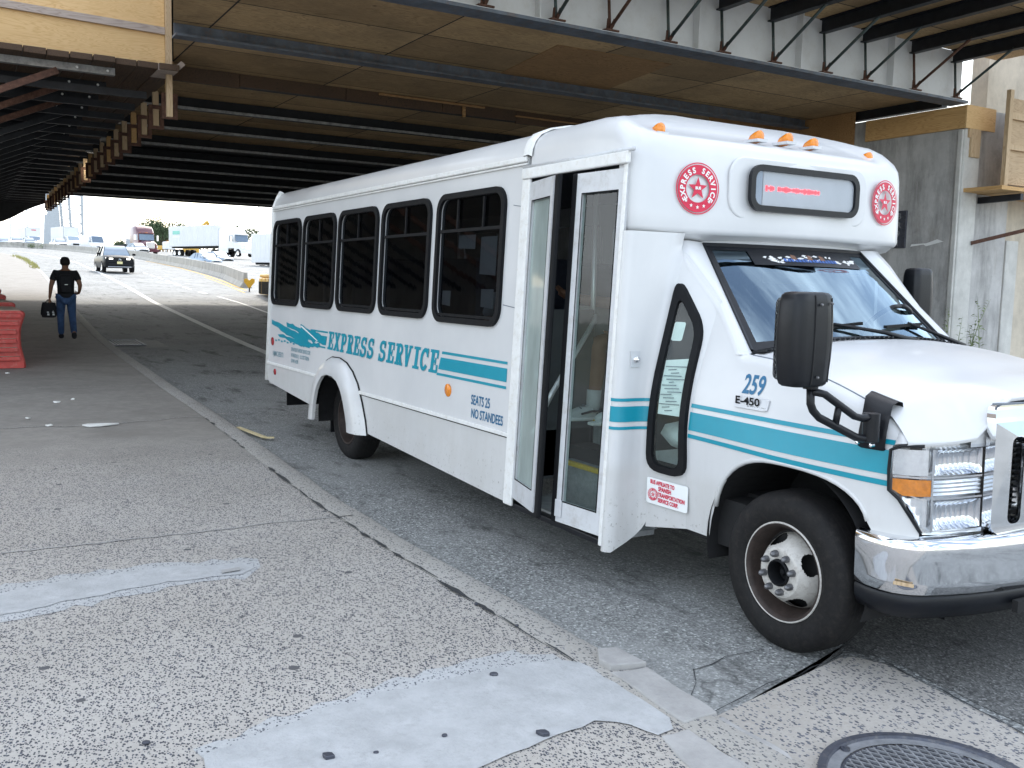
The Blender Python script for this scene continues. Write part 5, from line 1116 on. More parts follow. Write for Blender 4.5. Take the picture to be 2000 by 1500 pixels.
# ---------------------------------------------------------------- wheels
def wheel(name, c, front, inward=1):
    t_ = obj(name, B().lathe(c, (0, inward, 0), [(.035, .222), (.012, .235), (.0, .26), (-.004, .3), (.004, .335), (.022, .357), (.045, .369), (.08, .372), (.16, .372), (.2, .366), (.225, .34), (.23, .25), (.22, .21)], 64), 'tire', bus, auto=35)
    gr = B()
    for d in (.075, .105, .135, .165): gr.lathe(c, (0, inward, 0), [(d, .3735), (d+.006, .3735)], 64)
    obj('tread_groove', gr, 'underdark', t_)
    if front:
        rim = obj('rim', B().lathe(c, (0, inward, 0), [(.03, .236), (.012, .232), (.008, .222), (.014, .212), (.03, .206), (.07, .196), (.1, .186), (.13, .18)], 56), 'rimrust', t_, auto=40)
        obj('rim_edge', B().lathe(c, (0, inward, 0), [(.012, .2325), (.0065, .229), (.0065, .226), (.012, .2225)], 56), 'rimsteel', rim, smooth=True)
        disc = [(.125, .18), (.105, .176), (.075, .165), (.038, .145), (.008, .124), (-.004, .115), (-.007, .106), (-.006, .06)]
        # dished centre with four oval hand holes
        n = 220; prof = []
        for i in range(len(disc)-1):
            for k in range(7): prof.append((lerp(disc[i][0], disc[i+1][0], k/7), lerp(disc[i][1], disc[i+1][1], k/7)))
        prof.append(disc[-1]); vs2, fs2 = [], []
        for h, r in prof:
            for k in range(n): a = 2*PI*k/n; vs2.append((c[0]+r*math.cos(a), c[1]+inward*h, c[2]+r*math.sin(a)))
        for i in range(len(prof)-1):
            for k in range(n):
                a = 2*PI*(k+.5)/n; rm = (prof[i][1]+prof[i+1][1])/2; dev = min(abs((a-R_(25)-j*PI/2+PI) % (2*PI)-PI) for j in range(4))
                if ((dev*rm)/.052)**2+((rm-.15)/.022)**2 < 1: continue
                fs2.append((i*n+k, i*n+(k+1) % n, (i+1)*n+(k+1) % n, (i+1)*n+k))
        dk = obj('wheel_disc', B().add(vs2, fs2), 'rimsteel', t_, auto=60)
        obj('brake_drum', B().lathe(c, (0, inward, 0), [(.15, .18), (.14, .03), (.2, .02)], 32), 'underdark', t_)
        for k in range(8):
            a = 2*PI*(k+.3)/8; p = (c[0]+.088*math.cos(a), c[1]-inward*.006, c[2]+.088*math.sin(a)); obj('lug_nut', B().lathe(p, (0, -inward, 0), [(0, .0165), (.012, .016), (.024, .0145), (.034, .009), (.037, .001)], 10), 'lug', dk, auto=40)
        obj('hub', B().lathe(c, (0, inward, 0), [(-.004, .064), (-.016, .062), (-.02, .055), (-.012, .05), (.045, .044), (.05, .02), (.02, .018), (.012, .012), (.011, .001)], 28), 'rubber', dk, auto=40)
    else:
        rim = obj('rim', B().lathe(c, (0, inward, 0), [(.03, .236), (.01, .23), (.012, .214), (.04, .205), (.1, .19), (.15, .17), (.16, .11), (.12, .1), (.11, .06), (.11, .001)], 48), 'rimrust', t_, auto=40)
    return t_
wheel('front_wheel', (.0, .2, .365), True); wheel('front_wheel', (.0, 2.24, .365), False, -1)
wheel('rear_wheel', (-5.33, .13, .365), False); wheel('rear_wheel', (-5.33, 2.31, .365), False, -1)
# ---------------------------------------------------------------- door and stepwell
obj('door_post', B().poly([side(XD0-.035, .27, 0), side(XD0+.07, .27, 0), side(XD0+.06, 2.3, 0), side(XD0-.035, 2.3, 0)], (0, -.022, 0)), 'trimwhite', bus, bevel=.01)
obj('door_post', B().poly([side(XD1-.015, .25, .0), side(XD1+.012, .25, .0), side(XD1+.012, 2.36, .0), side(XD1-.015, 2.36, .0)], (0, -.012, 0)), 'trimwhite', bus, bevel=.005)
def leaf(p0, p1, z0, z1, name, kick, gl_='doorglass'):
    a, b_ = Vector(p0), Vector(p1); L_ = (b_-a).length; d = (b_-a).normalized(); n = Vector((d.y, -d.x))
    def W(u, z, o=0.): w = a+d*u+n*o; return (w.x, w.y+lean(z)-.02, z)
    fw = .045
    v, f = fill2d([[(0, z0), (L_, z0), (L_, z1), (0, z1)], [(fw, z0+kick), (L_-fw, z0+kick), (L_-fw, z1-.11), (fw, z1-.11)]], .016)
    o = obj(name, B().add([W(x, y, z) for x, y, z in v], f), 'alu', bus, bevel=.004)
    obj('glass', B().poly([W(u, z) for u, z in ((fw-.005, z0+kick-.005), (L_-fw+.005, z0+kick-.005), (L_-fw+.005, z1-.105), (fw-.005, z1-.105))]), gl_, o)
    gk = B()
    for (u0, zz0, u1, zz1) in ((fw, z0+kick, fw+.008, z1-.11), (L_-fw-.008, z0+kick, L_-fw, z1-.11), (fw, z0+kick, L_-fw, z0+kick+.008), (fw, z1-.118, L_-fw, z1-.11)):
        gk.poly([W(u0, zz0, .017), W(u1, zz0, .017), W(u1, zz1, .017), W(u0, zz1, .017)])
    obj('glass_seal', gk, 'rubber', o)
    return o, W, L_
l1, W1, LL = leaf((-2.005, .02), (-1.585, -.085), .33, 2.275, 'door_leaf', .12, 'dustglass')
obj('edge_rubber', B().poly([W1(LL, .31, -.02), W1(LL+.055, .31, -.02), W1(LL+.055, 2.28, -.02), W1(LL, 2.28, -.02)], tuple(Vector(W1(0, 1, .03))-Vector(W1(0, 1, 0)))), 'rubber', l1, bevel=.008)
for z, r in ((.78, .05), (1.12, .04)): obj('glass_fitting', B().lathe(W1(LL*.62, z, -.05), tuple(Vector(W1(0, 1, 1))-Vector(W1(0, 1, 0))), [(0, r), (.02, r*.9), (.04, r*.5), (.05, .001)], 16), 'alu', l1, smooth=True)
l2, W2, LL2 = leaf((-1.475, .0), (-1.075, .03), .30, 2.28, 'door_leaf', .12)
obj('edge_rubber', B().poly([W2(-.05, .29, -.02), W2(0, .29, -.02), W2(0, 2.285, -.02), W2(-.05, 2.285, -.02)], tuple(Vector(W2(0, 1, .035))-Vector(W2(0, 1, 0)))), 'rubber', l2, bevel=.008)
obj('corner_hinge', B().poly([W2(u, z, .018) for u, z in ((-.005, .33), (.055, .33), (.055, .43), (-.005, .43))], tuple(Vector(W2(0, 1, .006))-Vector(W2(0, 1, 0)))), 'alu', l2, bevel=.004)
obj('door_sill', B().poly([(XD0, -.03, .255), (XD1, -.03, .245), (XD1, .12, .245), (XD0, .12, .255)], (0, 0, .035)), 'blackplastic', bus, bevel=.006)
sw = B().span((XD0, .03, .27), (XD1, .34, .30)).span((XD0, .34, .30), (XD1, .36, .52)).span((XD0, .36, .50), (XD1, .62, .53)).span((XD0, .62, .53), (XD1, .64, .75))
obj('stepwell', sw, 'step', bus)
obj('step_edge', B().span((XD0, .325, .515), (XD1, .359, .545)).span((XD0, .60, .745), (XD1, .66, .782)), 'yellowedge', bus, bevel=.006)
obj('step_panel', B().span((-1.62, .612, .56), (-1.12, .62, .73)), 'alu', bus, bevel=.004)
obj('passenger_floor', B().span((XR+.05, .64, .74), (-1.0, 2.4, .77)).span((XR+.05, .06, .74), (XD0-.03, .64, .77)), 'interior', bus)
obj('inner_skin', B().poly([(XR+.02, .1, .75), (XR+.02, 2.34, .75), (XR+.02, 2.3, 2.55), (XR+.02, .15, 2.55)]).poly([(XR, .14, 2.42), (-1.45, .14, 2.42), (-1.45, 2.3, 2.42), (XR, 2.3, 2.42)]).span((XD0-.06, .07, .4), (XD0-.03, .62, 1.5)), 'interior', bus)
obj('front_bulkhead', B().span((-1.08, .3, .75), (-1.06, .62, 1.9)).span((-1.35, .3, 1.95), (-1.3, 2.2, 2.3)), 'interior', bus)
obj('modesty_panel', B().span((-2.38, .66, .8), (-2.355, 1.1, 1.52)), 'alu', bus, bevel=.006)
obj('grab_pole', B().tube([(-2.2, .68, .77), (-2.2, .68, 2.42)], .017, 10).lathe((-2.2, .68, .77), (0, 0, 1), [(0, .035), (.05, .033), (.06, .018)], 12), 'brightmetal', bus, smooth=True)
obj('handrail', B().tube([(-2.18, .66, 1.45), (-2.08, .62, 1.46), (-2.04, .58, 1.43), (-1.86, .15, 1.0), (-1.87, .1, .9)], .017, 10), 'brightmetal', bus, smooth=True)
sb = B()
for k in range(6):
    x = -6.9+.8*k
    for y in (.2, 1.45): sb.span((x, y, 1.1), (x+.45, y+.85, 1.22)).span((x-.1, y, 1.15), (x+.0, y+.85, 1.85))
obj('passenger_seat', sb.span((-2.6, 1.05, .78), (-1.75, 1.55, 1.1)).span((-2.6, 1.5, 1.1), (-1.75, 1.6, 1.8)), 'seatfab', bus, bevel=.04)
# ================================================================ PASSENGERS
# seated by the door: facing the back of the bus, bare knees, white trainers
K = atY(1166, 668, .66); F_ = atY(1157, 792, .62)
def hand(b_, wrist, dirv, side_v, s=1.):
    """palm with five bent fingers"""
    w_ = Vector(wrist); d = Vector(dirv).normalized(); sv = Vector(side_v).normalized(); n = d.cross(sv)
    b_.tube([w_, w_+d*.045*s, w_+d*.09*s], [.022*s, .03*s, .026*s], 8)
    for k, l in enumerate((.06, .07, .066, .052)):
        o = w_+d*.085*s+sv*(.03-.02*k)*s; b_.tube([o, o+d*l*.5*s-n*.006*s, o+d*l*.9*s-n*.02*s], [.0085*s, .008*s, .006*s], 6)
    b_.tube([w_+d*.03*s+sv*.025*s, w_+d*.06*s+sv*.05*s-n*.008*s, w_+d*.09*s+sv*.055*s-n*.016*s], [.011*s, .01*s, .007*s], 6)
px_ = K.x+.1; py_0 = K.y+.47; pzz = K.z-.01; zf = .772
knee = (K.x, K.y, K.z); ank = (F_.x, F_.y, zf+.1); knee2 = (K.x+.22, K.y+.02, K.z+.01); ank2 = (F_.x+.24, F_.y+.05, zf+.1)
h1 = atY(1096, 575, .58)
nodes = [(px_, py_0, pzz, .13), (px_, py_0, pzz+.2, .12), (px_, py_0-.03, pzz+.4, .14), (px_, py_0-.04, pzz+.53, .06), (px_, py_0-.06, pzz+.61, .075), (px_, py_0-.07, pzz+.70, .09), (px_, py_0-.06, pzz+.77, .055),
         (K.x+.02, K.y+.4, pzz, .095), (*knee, .07), (lerp(knee[0], ank[0], .35), lerp(knee[1], ank[1], .35)+.02, lerp(knee[2], ank[2], .35), .064), (*ank, .04),
         (K.x+.2, K.y+.4, pzz, .095), (*knee2, .07), (lerp(knee2[0], ank2[0], .35), lerp(knee2[1], ank2[1], .35)+.02, lerp(knee2[2], ank2[2], .35), .064), (*ank2, .04),
         (px_-.19, py_0-.04, pzz+.37, .06), (px_-.2, py_0-.27, pzz+.26, .046), (h1.x+.03, h1.y+.06, h1.z-.02, .03), (px_+.19, py_0-.04, pzz+.37, .06), (px_+.2, py_0-.2, pzz+.18, .046), (px_+.06, py_0-.35, pzz+.1, .03)]
edges = [(0, 1), (1, 2), (2, 3), (3, 4), (4, 5), (5, 6), (0, 7), (7, 8), (8, 9), (9, 10), (0, 11), (11, 12), (12, 13), (13, 14), (2, 15), (15, 16), (16, 17), (2, 18), (18, 19), (19, 20)]
pb_ = skinned(nodes, edges); hand(pb_, nodes[17][:3], (-.2, -1, .5), (-.8, 0, .5)); hand(pb_, nodes[20][:3], (-.4, -1, -.3), (-1, 0, .2))
ps = tag(obj('person', pb_, 'skin', smooth=True), 'person in dark shorts, purple top and white trainers seated behind the bus door', 'person')
obj('top', skinned([(px_, py_0, pzz+.02, .15), (px_, py_0, pzz+.2, .137), (px_, py_0-.03, pzz+.38, .152), (px_, py_0-.035, pzz+.48, .085), (px_-.19, py_0-.05, pzz+.37, .078), (px_-.2, py_0-.17, pzz+.31, .07), (px_+.19, py_0-.05, pzz+.37, .078), (px_+.2, py_0-.14, pzz+.27, .07)], [(0, 1), (1, 2), (2, 3), (2, 4), (4, 5), (2, 6), (6, 7)]), 'purple', ps, smooth=True)
obj('shorts', skinned([(px_, py_0, pzz, .148), (K.x+.02, K.y+.4, pzz, .108), (K.x+.01, K.y+.17, pzz+.005, .095), (K.x+.2, K.y+.4, pzz, .108), (K.x+.21, K.y+.17, pzz+.005, .095)], [(0, 1), (1, 2), (0, 3), (3, 4)]), 'black_cloth', ps, smooth=True)
obj('hair', skinned([(px_, py_0-.05, pzz+.66, .09), (px_, py_0-.055, pzz+.73, .098), (px_, py_0-.05, pzz+.79, .06)], [(0, 1), (1, 2)]), 'hair', ps, smooth=True)
for a in (ank, ank2):
    x, y, z = a
    obj('sock', B().tube([(x, y, z-.05), (x, y+.01, z+.1)], [.046, .052], 12), 'whitecloth', ps, smooth=True)
    sh = obj('trainer', skinned([(x, y+.035, zf+.055, .046), (x, y-.03, zf+.06, .05), (x-.01, y-.12, zf+.045, .044), (x-.02, y-.19, zf+.036, .034)], [(0, 1), (1, 2), (2, 3)]), 'whitecloth', ps, smooth=True)
    obj('sole', B().poly([(x-.042, y+.08, zf), (x+.042, y+.08, zf), (x+.045, y-.1, zf), (x+.01, y-.225, zf), (x-.05, y-.225, zf), (x-.062, y-.1, zf)], (0, 0, .024)), 'paper', sh, bevel=.008)
    obj('shoe_trim', B().tube([(x+.047, y+.05, zf+.06), (x+.055, y-.04, zf+.065), (x+.05, y-.12, zf+.05)], .007, 6), 'black_cloth', sh); obj('shoe_lace', B().tube([(x-.03, y-.07, zf+.105), (x+.03, y-.08, zf+.1), (x-.03, y-.1, zf+.092), (x+.03, y-.11, zf+.085)], .005, 6), 'ink', sh)
# rider behind the front passenger window, white shirt
q0 = (-2.95, .52)
nodes = [(q0[0], q0[1], 1.2, .13), (q0[0], q0[1], 1.38, .13), (q0[0], q0[1], 1.55, .15), (q0[0], q0[1], 1.68, .055), (q0[0]+.02, q0[1], 1.76, .075), (q0[0]+.02, q0[1], 1.85, .092), (q0[0], q0[1], 1.92, .055), (q0[0], q0[1]-.2, 1.56, .06), (q0[0]+.06, q0[1]-.26, 1.32, .045), (q0[0]+.28, q0[1]-.18, 1.28, .03), (q0[0], q0[1]+.2, 1.56, .06), (q0[0]+.06, q0[1]+.26, 1.32, .045), (q0[0]+.28, q0[1]+.18, 1.28, .03), (q0[0]+.4, q0[1]-.1, 1.22, .085), (q0[0]+.44, q0[1]-.1, .85, .05), (q0[0]+.4, q0[1]+.1, 1.22, .085), (q0[0]+.44, q0[1]+.1, .85, .05)]
b2 = skinned(nodes, [(0, 1), (1, 2), (2, 3), (3, 4), (4, 5), (5, 6), (2, 7), (7, 8), (8, 9), (2, 10), (10, 11), (11, 12), (0, 13), (13, 14), (0, 15), (15, 16)]); hand(b2, nodes[9][:3], (1, .1, -.3), (0, 1, 0)); hand(b2, nodes[12][:3], (1, -.1, -.3), (0, -1, 0))
p2_ = tag(obj('person', b2, 'skin2', smooth=True), 'person in a white shirt seated behind the foremost tinted passenger window', 'person')
obj('shirt', skinned([(q0[0], q0[1], 1.22, .145), (q0[0], q0[1], 1.38, .145), (q0[0], q0[1], 1.54, .165), (q0[0], q0[1], 1.64, .075), (q0[0], q0[1]-.21, 1.55, .078), (q0[0]+.04, q0[1]-.25, 1.4, .065), (q0[0], q0[1]+.21, 1.55, .078), (q0[0]+.04, q0[1]+.25, 1.4, .065)], [(0, 1), (1, 2), (2, 3), (2, 4), (4, 5), (2, 6), (6, 7)]), 'whitecloth', p2_, smooth=True)
obj('trousers', skinned([(q0[0], q0[1], 1.2, .14), (q0[0]+.4, q0[1]-.1, 1.22, .095), (q0[0]+.44, q0[1]-.1, .84, .06), (q0[0]+.4, q0[1]+.1, 1.22, .095), (q0[0]+.44, q0[1]+.1, .84, .06)], [(0, 1), (1, 2), (0, 3), (3, 4)]), 'denim', p2_, smooth=True)
obj('hair', skinned([(q0[0]-.01, q0[1], 1.87, .102), (q0[0]-.02, q0[1], 1.93, .07)], [(0, 1)]), 'hair', p2_, smooth=True)
# ================================================================ WALKING MAN
f0 = S(131, 662, .1); gz = surf(f0.x)+walk_h(f0.x); mroot = Vector((f0.x, f0.y, gz)); HD = Vector((-1, .06, 0)).normalized(); RT = Vector((HD.y, -HD.x, 0))  # heading, his right
HS = .985
def W(r, f, z): p = mroot + RT*(r*HS) + HD*(f*HS); return (p.x, p.y, gz+z*HS)
def wn(r, f, z, rad): return (*W(r, f, z), rad*HS)
nodes = [wn(0, 0, .98, .145), wn(0, 0, 1.15, .14), wn(0, .0, 1.34, .165), wn(0, .01, 1.5, .07), wn(0, .03, 1.58, .066), wn(0, .045, 1.66, .092), wn(0, .05, 1.74, .07),
         wn(-.21, 0, 1.42, .07), wn(-.285, -.02, 1.16, .05), wn(-.315, .05, .92, .031), wn(-.32, .07, .87, .027),
         wn(.21, 0, 1.42, .07), wn(.285, -.06, 1.17, .05), wn(.27, .12, 1.02, .032), wn(.25, .17, .99, .028),
         wn(-.1, 0, .92, .105), wn(-.11, .16, .5, .07), wn(-.105, .17, .1, .045), wn(-.1, .29, .04, .035),
         wn(.1, 0, .92, .105), wn(.12, .06, .5, .07), wn(.13, -.27, .17, .045), wn(.135, -.2, .05, .035)]
edges = [(0, 1), (1, 2), (2, 3), (3, 4), (4, 5), (5, 6), (2, 7), (7, 8), (8, 9), (9, 10), (2, 11), (11, 12), (12, 13), (13, 14), (0, 15), (15, 16), (16, 17), (17, 18), (0, 19), (19, 20), (20, 21), (21, 22)]
mb3 = skinned(nodes, edges)
for s in (-1, 1): mb3.lathe(W(s*.086, .035, 1.655), tuple(RT*s), [(-.01, .012), (.0, .03), (.012, .028), (.014, .001)], 10)
mb3.tube([W(0, .125, 1.67), W(0, .155, 1.635), W(0, .13, 1.62)], [.01, .017, .012], 6)
hand(mb3, W(-.32, .07, .87), tuple(HD*.25+Vector((0, 0, -1))), tuple(HD), 1.05); hand(mb3, W(.25, .17, .99), tuple(HD*.8-RT*.5), (0, 0, 1), 1.0)
man = tag(obj('person', mb3, 'skin', smooth=True), 'man in black t-shirt and blue jeans walking away on the sidewalk with a bag', 'person')
ts = skinned([wn(0, 0, .86, .19), wn(0, 0, .98, .185), wn(0, 0, 1.15, .18), wn(0, 0, 1.33, .2), wn(0, .01, 1.47, .085), wn(-.2, 0, 1.43, .09), wn(-.265, -.01, 1.25, .075), wn(.2, 0, 1.43, .09), wn(.265, -.03, 1.25, .075)], [(0, 1), (1, 2), (2, 3), (3, 4), (3, 5), (5, 6), (3, 7), (7, 8)])
obj('t_shirt', ts, 'black_cloth', man, smooth=True)
obj('jeans', skinned([wn(0, 0, .95, .152), wn(-.1, 0, .88, .118), wn(-.11, .16, .5, .083), wn(-.105, .17, .07, .066), wn(.1, 0, .88, .118), wn(.12, .06, .5, .083), wn(.13, -.275, .13, .066)], [(0, 1), (1, 2), (2, 3), (0, 4), (4, 5), (5, 6)]), 'denim', man, smooth=True)
obj('hair', skinned([wn(0, -.015, 1.585, .075), wn(0, .0, 1.64, .108), wn(0, .02, 1.7, .112), wn(0, .035, 1.755, .09), wn(0, .04, 1.785, .05)], [(0, 1), (1, 2), (2, 3), (3, 4)]), 'hair', man, smooth=True)
obj('shoe', skinned([wn(-.105, .1, .06, .062), wn(-.105, .2, .055, .06), wn(-.1, .36, .035, .05)], [(0, 1), (1, 2)]), 'black_cloth', man, smooth=True)
obj('shoe', skinned([wn(.13, -.31, .16, .062), wn(.135, -.25, .07, .056), wn(.137, -.17, .03, .045)], [(0, 1), (1, 2)]), 'black_cloth', man, smooth=True)
bk = thing('backpack', 'small black backpack worn on the back of the walking man', 'backpack', tuple(W(0, -.2, 1.2)), math.atan2(HD.y, HD.x))
obj('pack', B().add(*(lambda b: (b.v, b.f))(B().span((-.04, -.13, -.2), (.09, .13, .2)))), 'black_cloth', bk, bevel=.05, seg=3, smooth=True)
obj('pocket', B().span((-.07, -.1, -.18), (-.03, .1, .0)), 'black_cloth', bk, bevel=.02)
obj('buckle', B().span((-.075, -.03, -.02), (-.065, .03, -.008)), 'brightmetal', bk)
for s in (-1, 1): obj('strap', B().tube([(.05, s*.1, .18), (.2, s*.13, .24), (.34, s*.12, .1)], .018, 6), 'black_cloth', bk, smooth=True)
hb3 = Vector(W(-.34, .1, .74)); bgT = thing('tote_bag', 'black tote bag with white lettering in the left hand of the walking man', 'bag', tuple(hb3), math.atan2(HD.y, HD.x)+.25); bgT.scale = (.8, .8, .8)
rows = []
for z, a, b_ in ((-.34, .07, .12), (-.33, .11, .17), (-.25, .14, .2), (-.1, .13, .19), (0, .09, .17), (.06, .05, .16)):
    rows.append([(a*math.cos(2*PI*k/20)*(1+.06*math.sin(5*k)), b_*math.sin(2*PI*k/20)*(1+.05*math.sin(3*k+z*20)), z) for k in range(21)])
bb_ = B().sheet(rows); bb_.add([Vector(p) for p in rows[0][:-1]], [tuple(range(20))]); obj('sack', bb_, 'black_cloth', bgT, smooth=True)
wb4 = B()
for y0 in (-.1, .03):
    for k, (dz, hh) in enumerate(((0, .05), (.065, .035), (.11, .06), (.18, .04))): wb4.poly([(-.147-.004*k+.035*max(0, k-1), y0+.01*k, -.28+dz), (-.147-.004*k+.035*max(0, k-1), y0+.055+.008*k, -.275+dz), (-.143+.035*max(0, k-1), y0+.05+.01*k, -.275+dz+hh), (-.143+.035*max(0, k-1), y0+.012*k, -.28+dz+hh)])
obj('white_lettering', wb4, 'whitecloth', bgT)
for s in (-1, 1): obj('handle', B().tube([(.05*s, -.09, .04), (.03*s, -.04, .13), (.03*s, .02, .135), (.05*s, .09, .04)], .008, 6), 'black_cloth', bgT, smooth=True)

# ================================================================ RED WATER BARRIERS on the sidewalk
r0 = S(50, 722, .08); bx0, by0 = r0.x, r0.y
def red_barrier(name, label, L_=1.9, top='dustred'):
    t_ = thing(name, label, 'barrier', (0, 0, 0), 0, 'water-filled barriers along the sidewalk')
    half = [(0, .25), (.03, .262), (.12, .25), (.2, .232), (.32, .205), (.45, .195), (.58, .198), (.68, .215), (.77, .245), (.84, .268), (.87, .268), (.9, .25), (.915, .21)]
    n = 13; xs_ = [0, -.03, -.06]+[-.12-.15*k for k in range(int((L_-.2)/.15))]+[-L_+.03, -L_]
    rows = []
    for i, x in enumerate(xs_):
        ins = (.03 if i in (0, len(xs_)-1) else 0); rows.append([(x, h-ins, z) for z, h in half]+[(x, -h+ins, z) for z, h in half[::-1]])
    b = B().sheet(rows); b.add([Vector(p) for p in rows[0]], [tuple(range(len(rows[0])))]); b.add([Vector(p) for p in rows[-1]], [tuple(range(len(rows[0])))])
    obj('shell', b, 'redplastic', t_, auto=50)
    rb_ = B()
    for z in (.16, .3, .44, .58, .72, .84):
        h = interp(z, half)-.055; rb_.poly([(.0, -h, z-.03), (.0, h, z-.03), (.0, h-.01, z+.035), (.0, -h+.01, z+.035)], (.045, 0, -.012))
    obj('end_rib', rb_, 'redplastic', t_, bevel=.012)
    ds = B()
    for z in (.16, .3, .44, .58, .72): h = interp(z, half)-.07; ds.poly([(.004, -h, z+.036), (.004, h, z+.036), (.035, h, z+.028), (.035, -h, z+.028)])
    obj('rib_dust', ds, 'dustred', t_)
    obj('top_cap', B().span((-L_+.02, -.2, .91), (-.01, .2, .925)), top, t_, bevel=.006)
    return t_
t1 = red_barrier('water_barrier', 'faded red water-filled barrier with ribbed end, nearest on the sidewalk'); t1.location = (bx0, by0-.25, surf(bx0-1)+.09)
t2 = dup(t1, (bx0-2.5, by0-.24, surf(bx0-3)+.11), .02, 'second red water barrier with a dusty top, just behind the nearest one')
t3 = dup(t1, (bx0-4.8, by0-.27, surf(bx0-6)+.12), .02, 'dark dusty red barrier third from the near end of the row')
t4 = dup(t1, (bx0-7.1, by0-.25, surf(bx0-8.5)+.12), .0, 'dark dusty red barrier farthest along the row, partly hidden')

# ================================================================ MEDIAN BARRIER: precast segments
BPX = [(480, 562.5), (440, 543), (380, 527), (330, 517), (300, 511), (275, 505), (200, 497), (150, 491.5), (100, 487), (50, 484), (0, 482), (-60, 482)]
bpt = [S(*p) for p in BPX]
def resample(P, step):
    out = [P[0]]; rem = step
    for a, b in zip(P, P[1:]):
        L_ = (b-a).length; pos = 0
        while L_-pos >= rem: pos += rem; out.append(a.lerp(b, pos/L_)); rem = step
        rem -= L_-pos
    return out
bp_ = resample([Vector((p.x, p.y, 0)) for p in bpt], 6.1)
JP = [(-.3, 0), (-.3, .08), (-.12, .33), (-.085, .84), (.085, .84), (.12, .33), (.3, .08), (.3, 0)]
for i, (a, b) in enumerate(zip(bp_, bp_[1:])):
    a3, b3 = Vector((a.x, a.y, surf(a.x)-.05)), Vector((b.x, b.y, surf(b.x)-.05)); d = (b3-a3); L_ = d.length; n = Vector((-d.y, d.x, 0)).normalized(); e = d/L_*.015
    o = obj('concrete_barrier', B().sheet([[p+n*y+Vector((0, 0, z)) for y, z in JP] for p in (a3+e, b3-e)]).poly([b3-e+n*y+Vector((0, 0, z)) for y, z in JP]).poly([a3+e+n*y+Vector((0, 0, z)) for y, z in JP]), 'barrier')
    tag(o, 'pale concrete jersey barrier segment dividing the road from the highway', 'barrier', 'concrete barrier segments of the median')
# highway bed beyond it is the same road sheet; crash cushion at the near end
cc = S(512, 577); hd = math.atan2((bp_[1]-bp_[0]).y, (bp_[1]-bp_[0]).x)+PI
t_ = thing('crash_cushion', 'yellow crash cushion of ribbed cells at the end of the concrete barrier', 'crash cushion', (cc.x+.2, cc.y+.3, surf(cc.x)), hd)
for k in range(4):
    obj('cell', B().add(*(lambda b: (b.v, b.f))(B().span((-.55+.0, -.42+.02*k, .05), (.45, .42-.02*k, .78)))).map(lambda x, y, z, k=k: (x+1.05*k, y, z)), 'yellowplastic', t_, bevel=.05)
    c_ = B()
    for j in range(6): c_.span((-.5+1.05*k+.16*j, -.44, .08), (-.475+1.05*k+.16*j, .44, .62))
    obj('cell_rib', c_, 'darksteel', t_)
obj('cover', B().poly([(-.9, -.35, .8), (3.2, -.3, .8), (3.2, .3, .8), (-.9, .35, .8)], (0, 0, .14)), 'yellowplastic', t_, bevel=.05)
obj('folded_panel', B().poly([(-1.2, -.3, .3), (-.6, -.35, .7), (-.5, .3, .98), (-1.1, .3, .75)], (0, .0, .05)), 'yellowplastic', t_)
ar = S(487, 570); sg = thing('nose_marker', 'small yellow heart-shaped nose marker standing before the crash cushion', 'marker', (ar.x, ar.y, surf(ar.x)), hd)
obj('panel', B().poly([(.0, y, z) for y, z in ((0, .12), (.12, .3), (.25, .46), (.25, .6), (.12, .64), (0, .54), (-.12, .64), (-.25, .6), (-.25, .46), (-.12, .3))], (.06, 0, 0)), 'yellowplastic', sg, bevel=.01)
obj('stem', B().span((.0, -.03, 0), (.06, .03, .2)), 'darksteel', sg)

# ================================================================ PLANTS
def stalks(name, label, p, n, h, spread, mat, leafl, seed, cat='plant'):
    r = random.Random(seed); b = B(); sb_ = B()
    for _ in range(n):
        a = r.uniform(0, 2*PI); rr_ = spread*math.sqrt(r.random()); x, y = rr_*math.cos(a), rr_*math.sin(a); hh = h*r.uniform(.55, 1); lx, ly = r.uniform(-.2, .2)*hh, r.uniform(-.2, .2)*hh
        pts = [(x+lx*t*t, y+ly*t*t, hh*t) for t in (0, .35, .7, 1)]; sb_.tube(pts, [.006*h+.002, .004*h+.002, .003*h+.001, .001], 5)
        m = int(7+hh*14)
        for k in range(m):
            t = .2+.8*k/m; z = hh*t; cx, cy = x+lx*t*t, y+ly*t*t; an = r.uniform(0, 2*PI); l = leafl*r.uniform(.6, 1.1)*(1.15-.6*t); d = Vector((math.cos(an), math.sin(an), r.uniform(.1, .7))).normalized(); s = Vector((-d.y, d.x, 0))*l*.14; o = Vector((cx, cy, z))
            b.poly([o, o+d*l*.5+s, o+d*l+Vector((0, 0, -l*.3)), o+d*l*.5-s])
    t_ = thing(name, label, cat, tuple(p)); obj('stem', sb_, 'bark' if mat == 'leaf' else 'leafpale', t_); obj('leaves', b, mat, t_); return t_
pw = atX(1872, 690, -6.25); stalks('weed', 'tall leafy weed growing at the foot of the beige wall behind the hood', (-6.25, pw.y+.05, .35), 6, 1.3, .3, 'leafpale', .24, 3)
pw = S(512, 549); stalks('weed', 'bushy green weeds sprouting behind the crash cushion', (pw.x-3, pw.y+2.6, surf(pw.x)), 22, 1.9, 1.1, 'leaf', .5, 5)
pw = S(72, 486); stalks('weed', 'low green tuft at the foot of the far concrete barrier', (pw.x, pw.y, surf(pw.x)), 20, 1.0, 1.2, 'leaf', .5, 6)
gr_ = B(); rg = random.Random(8)
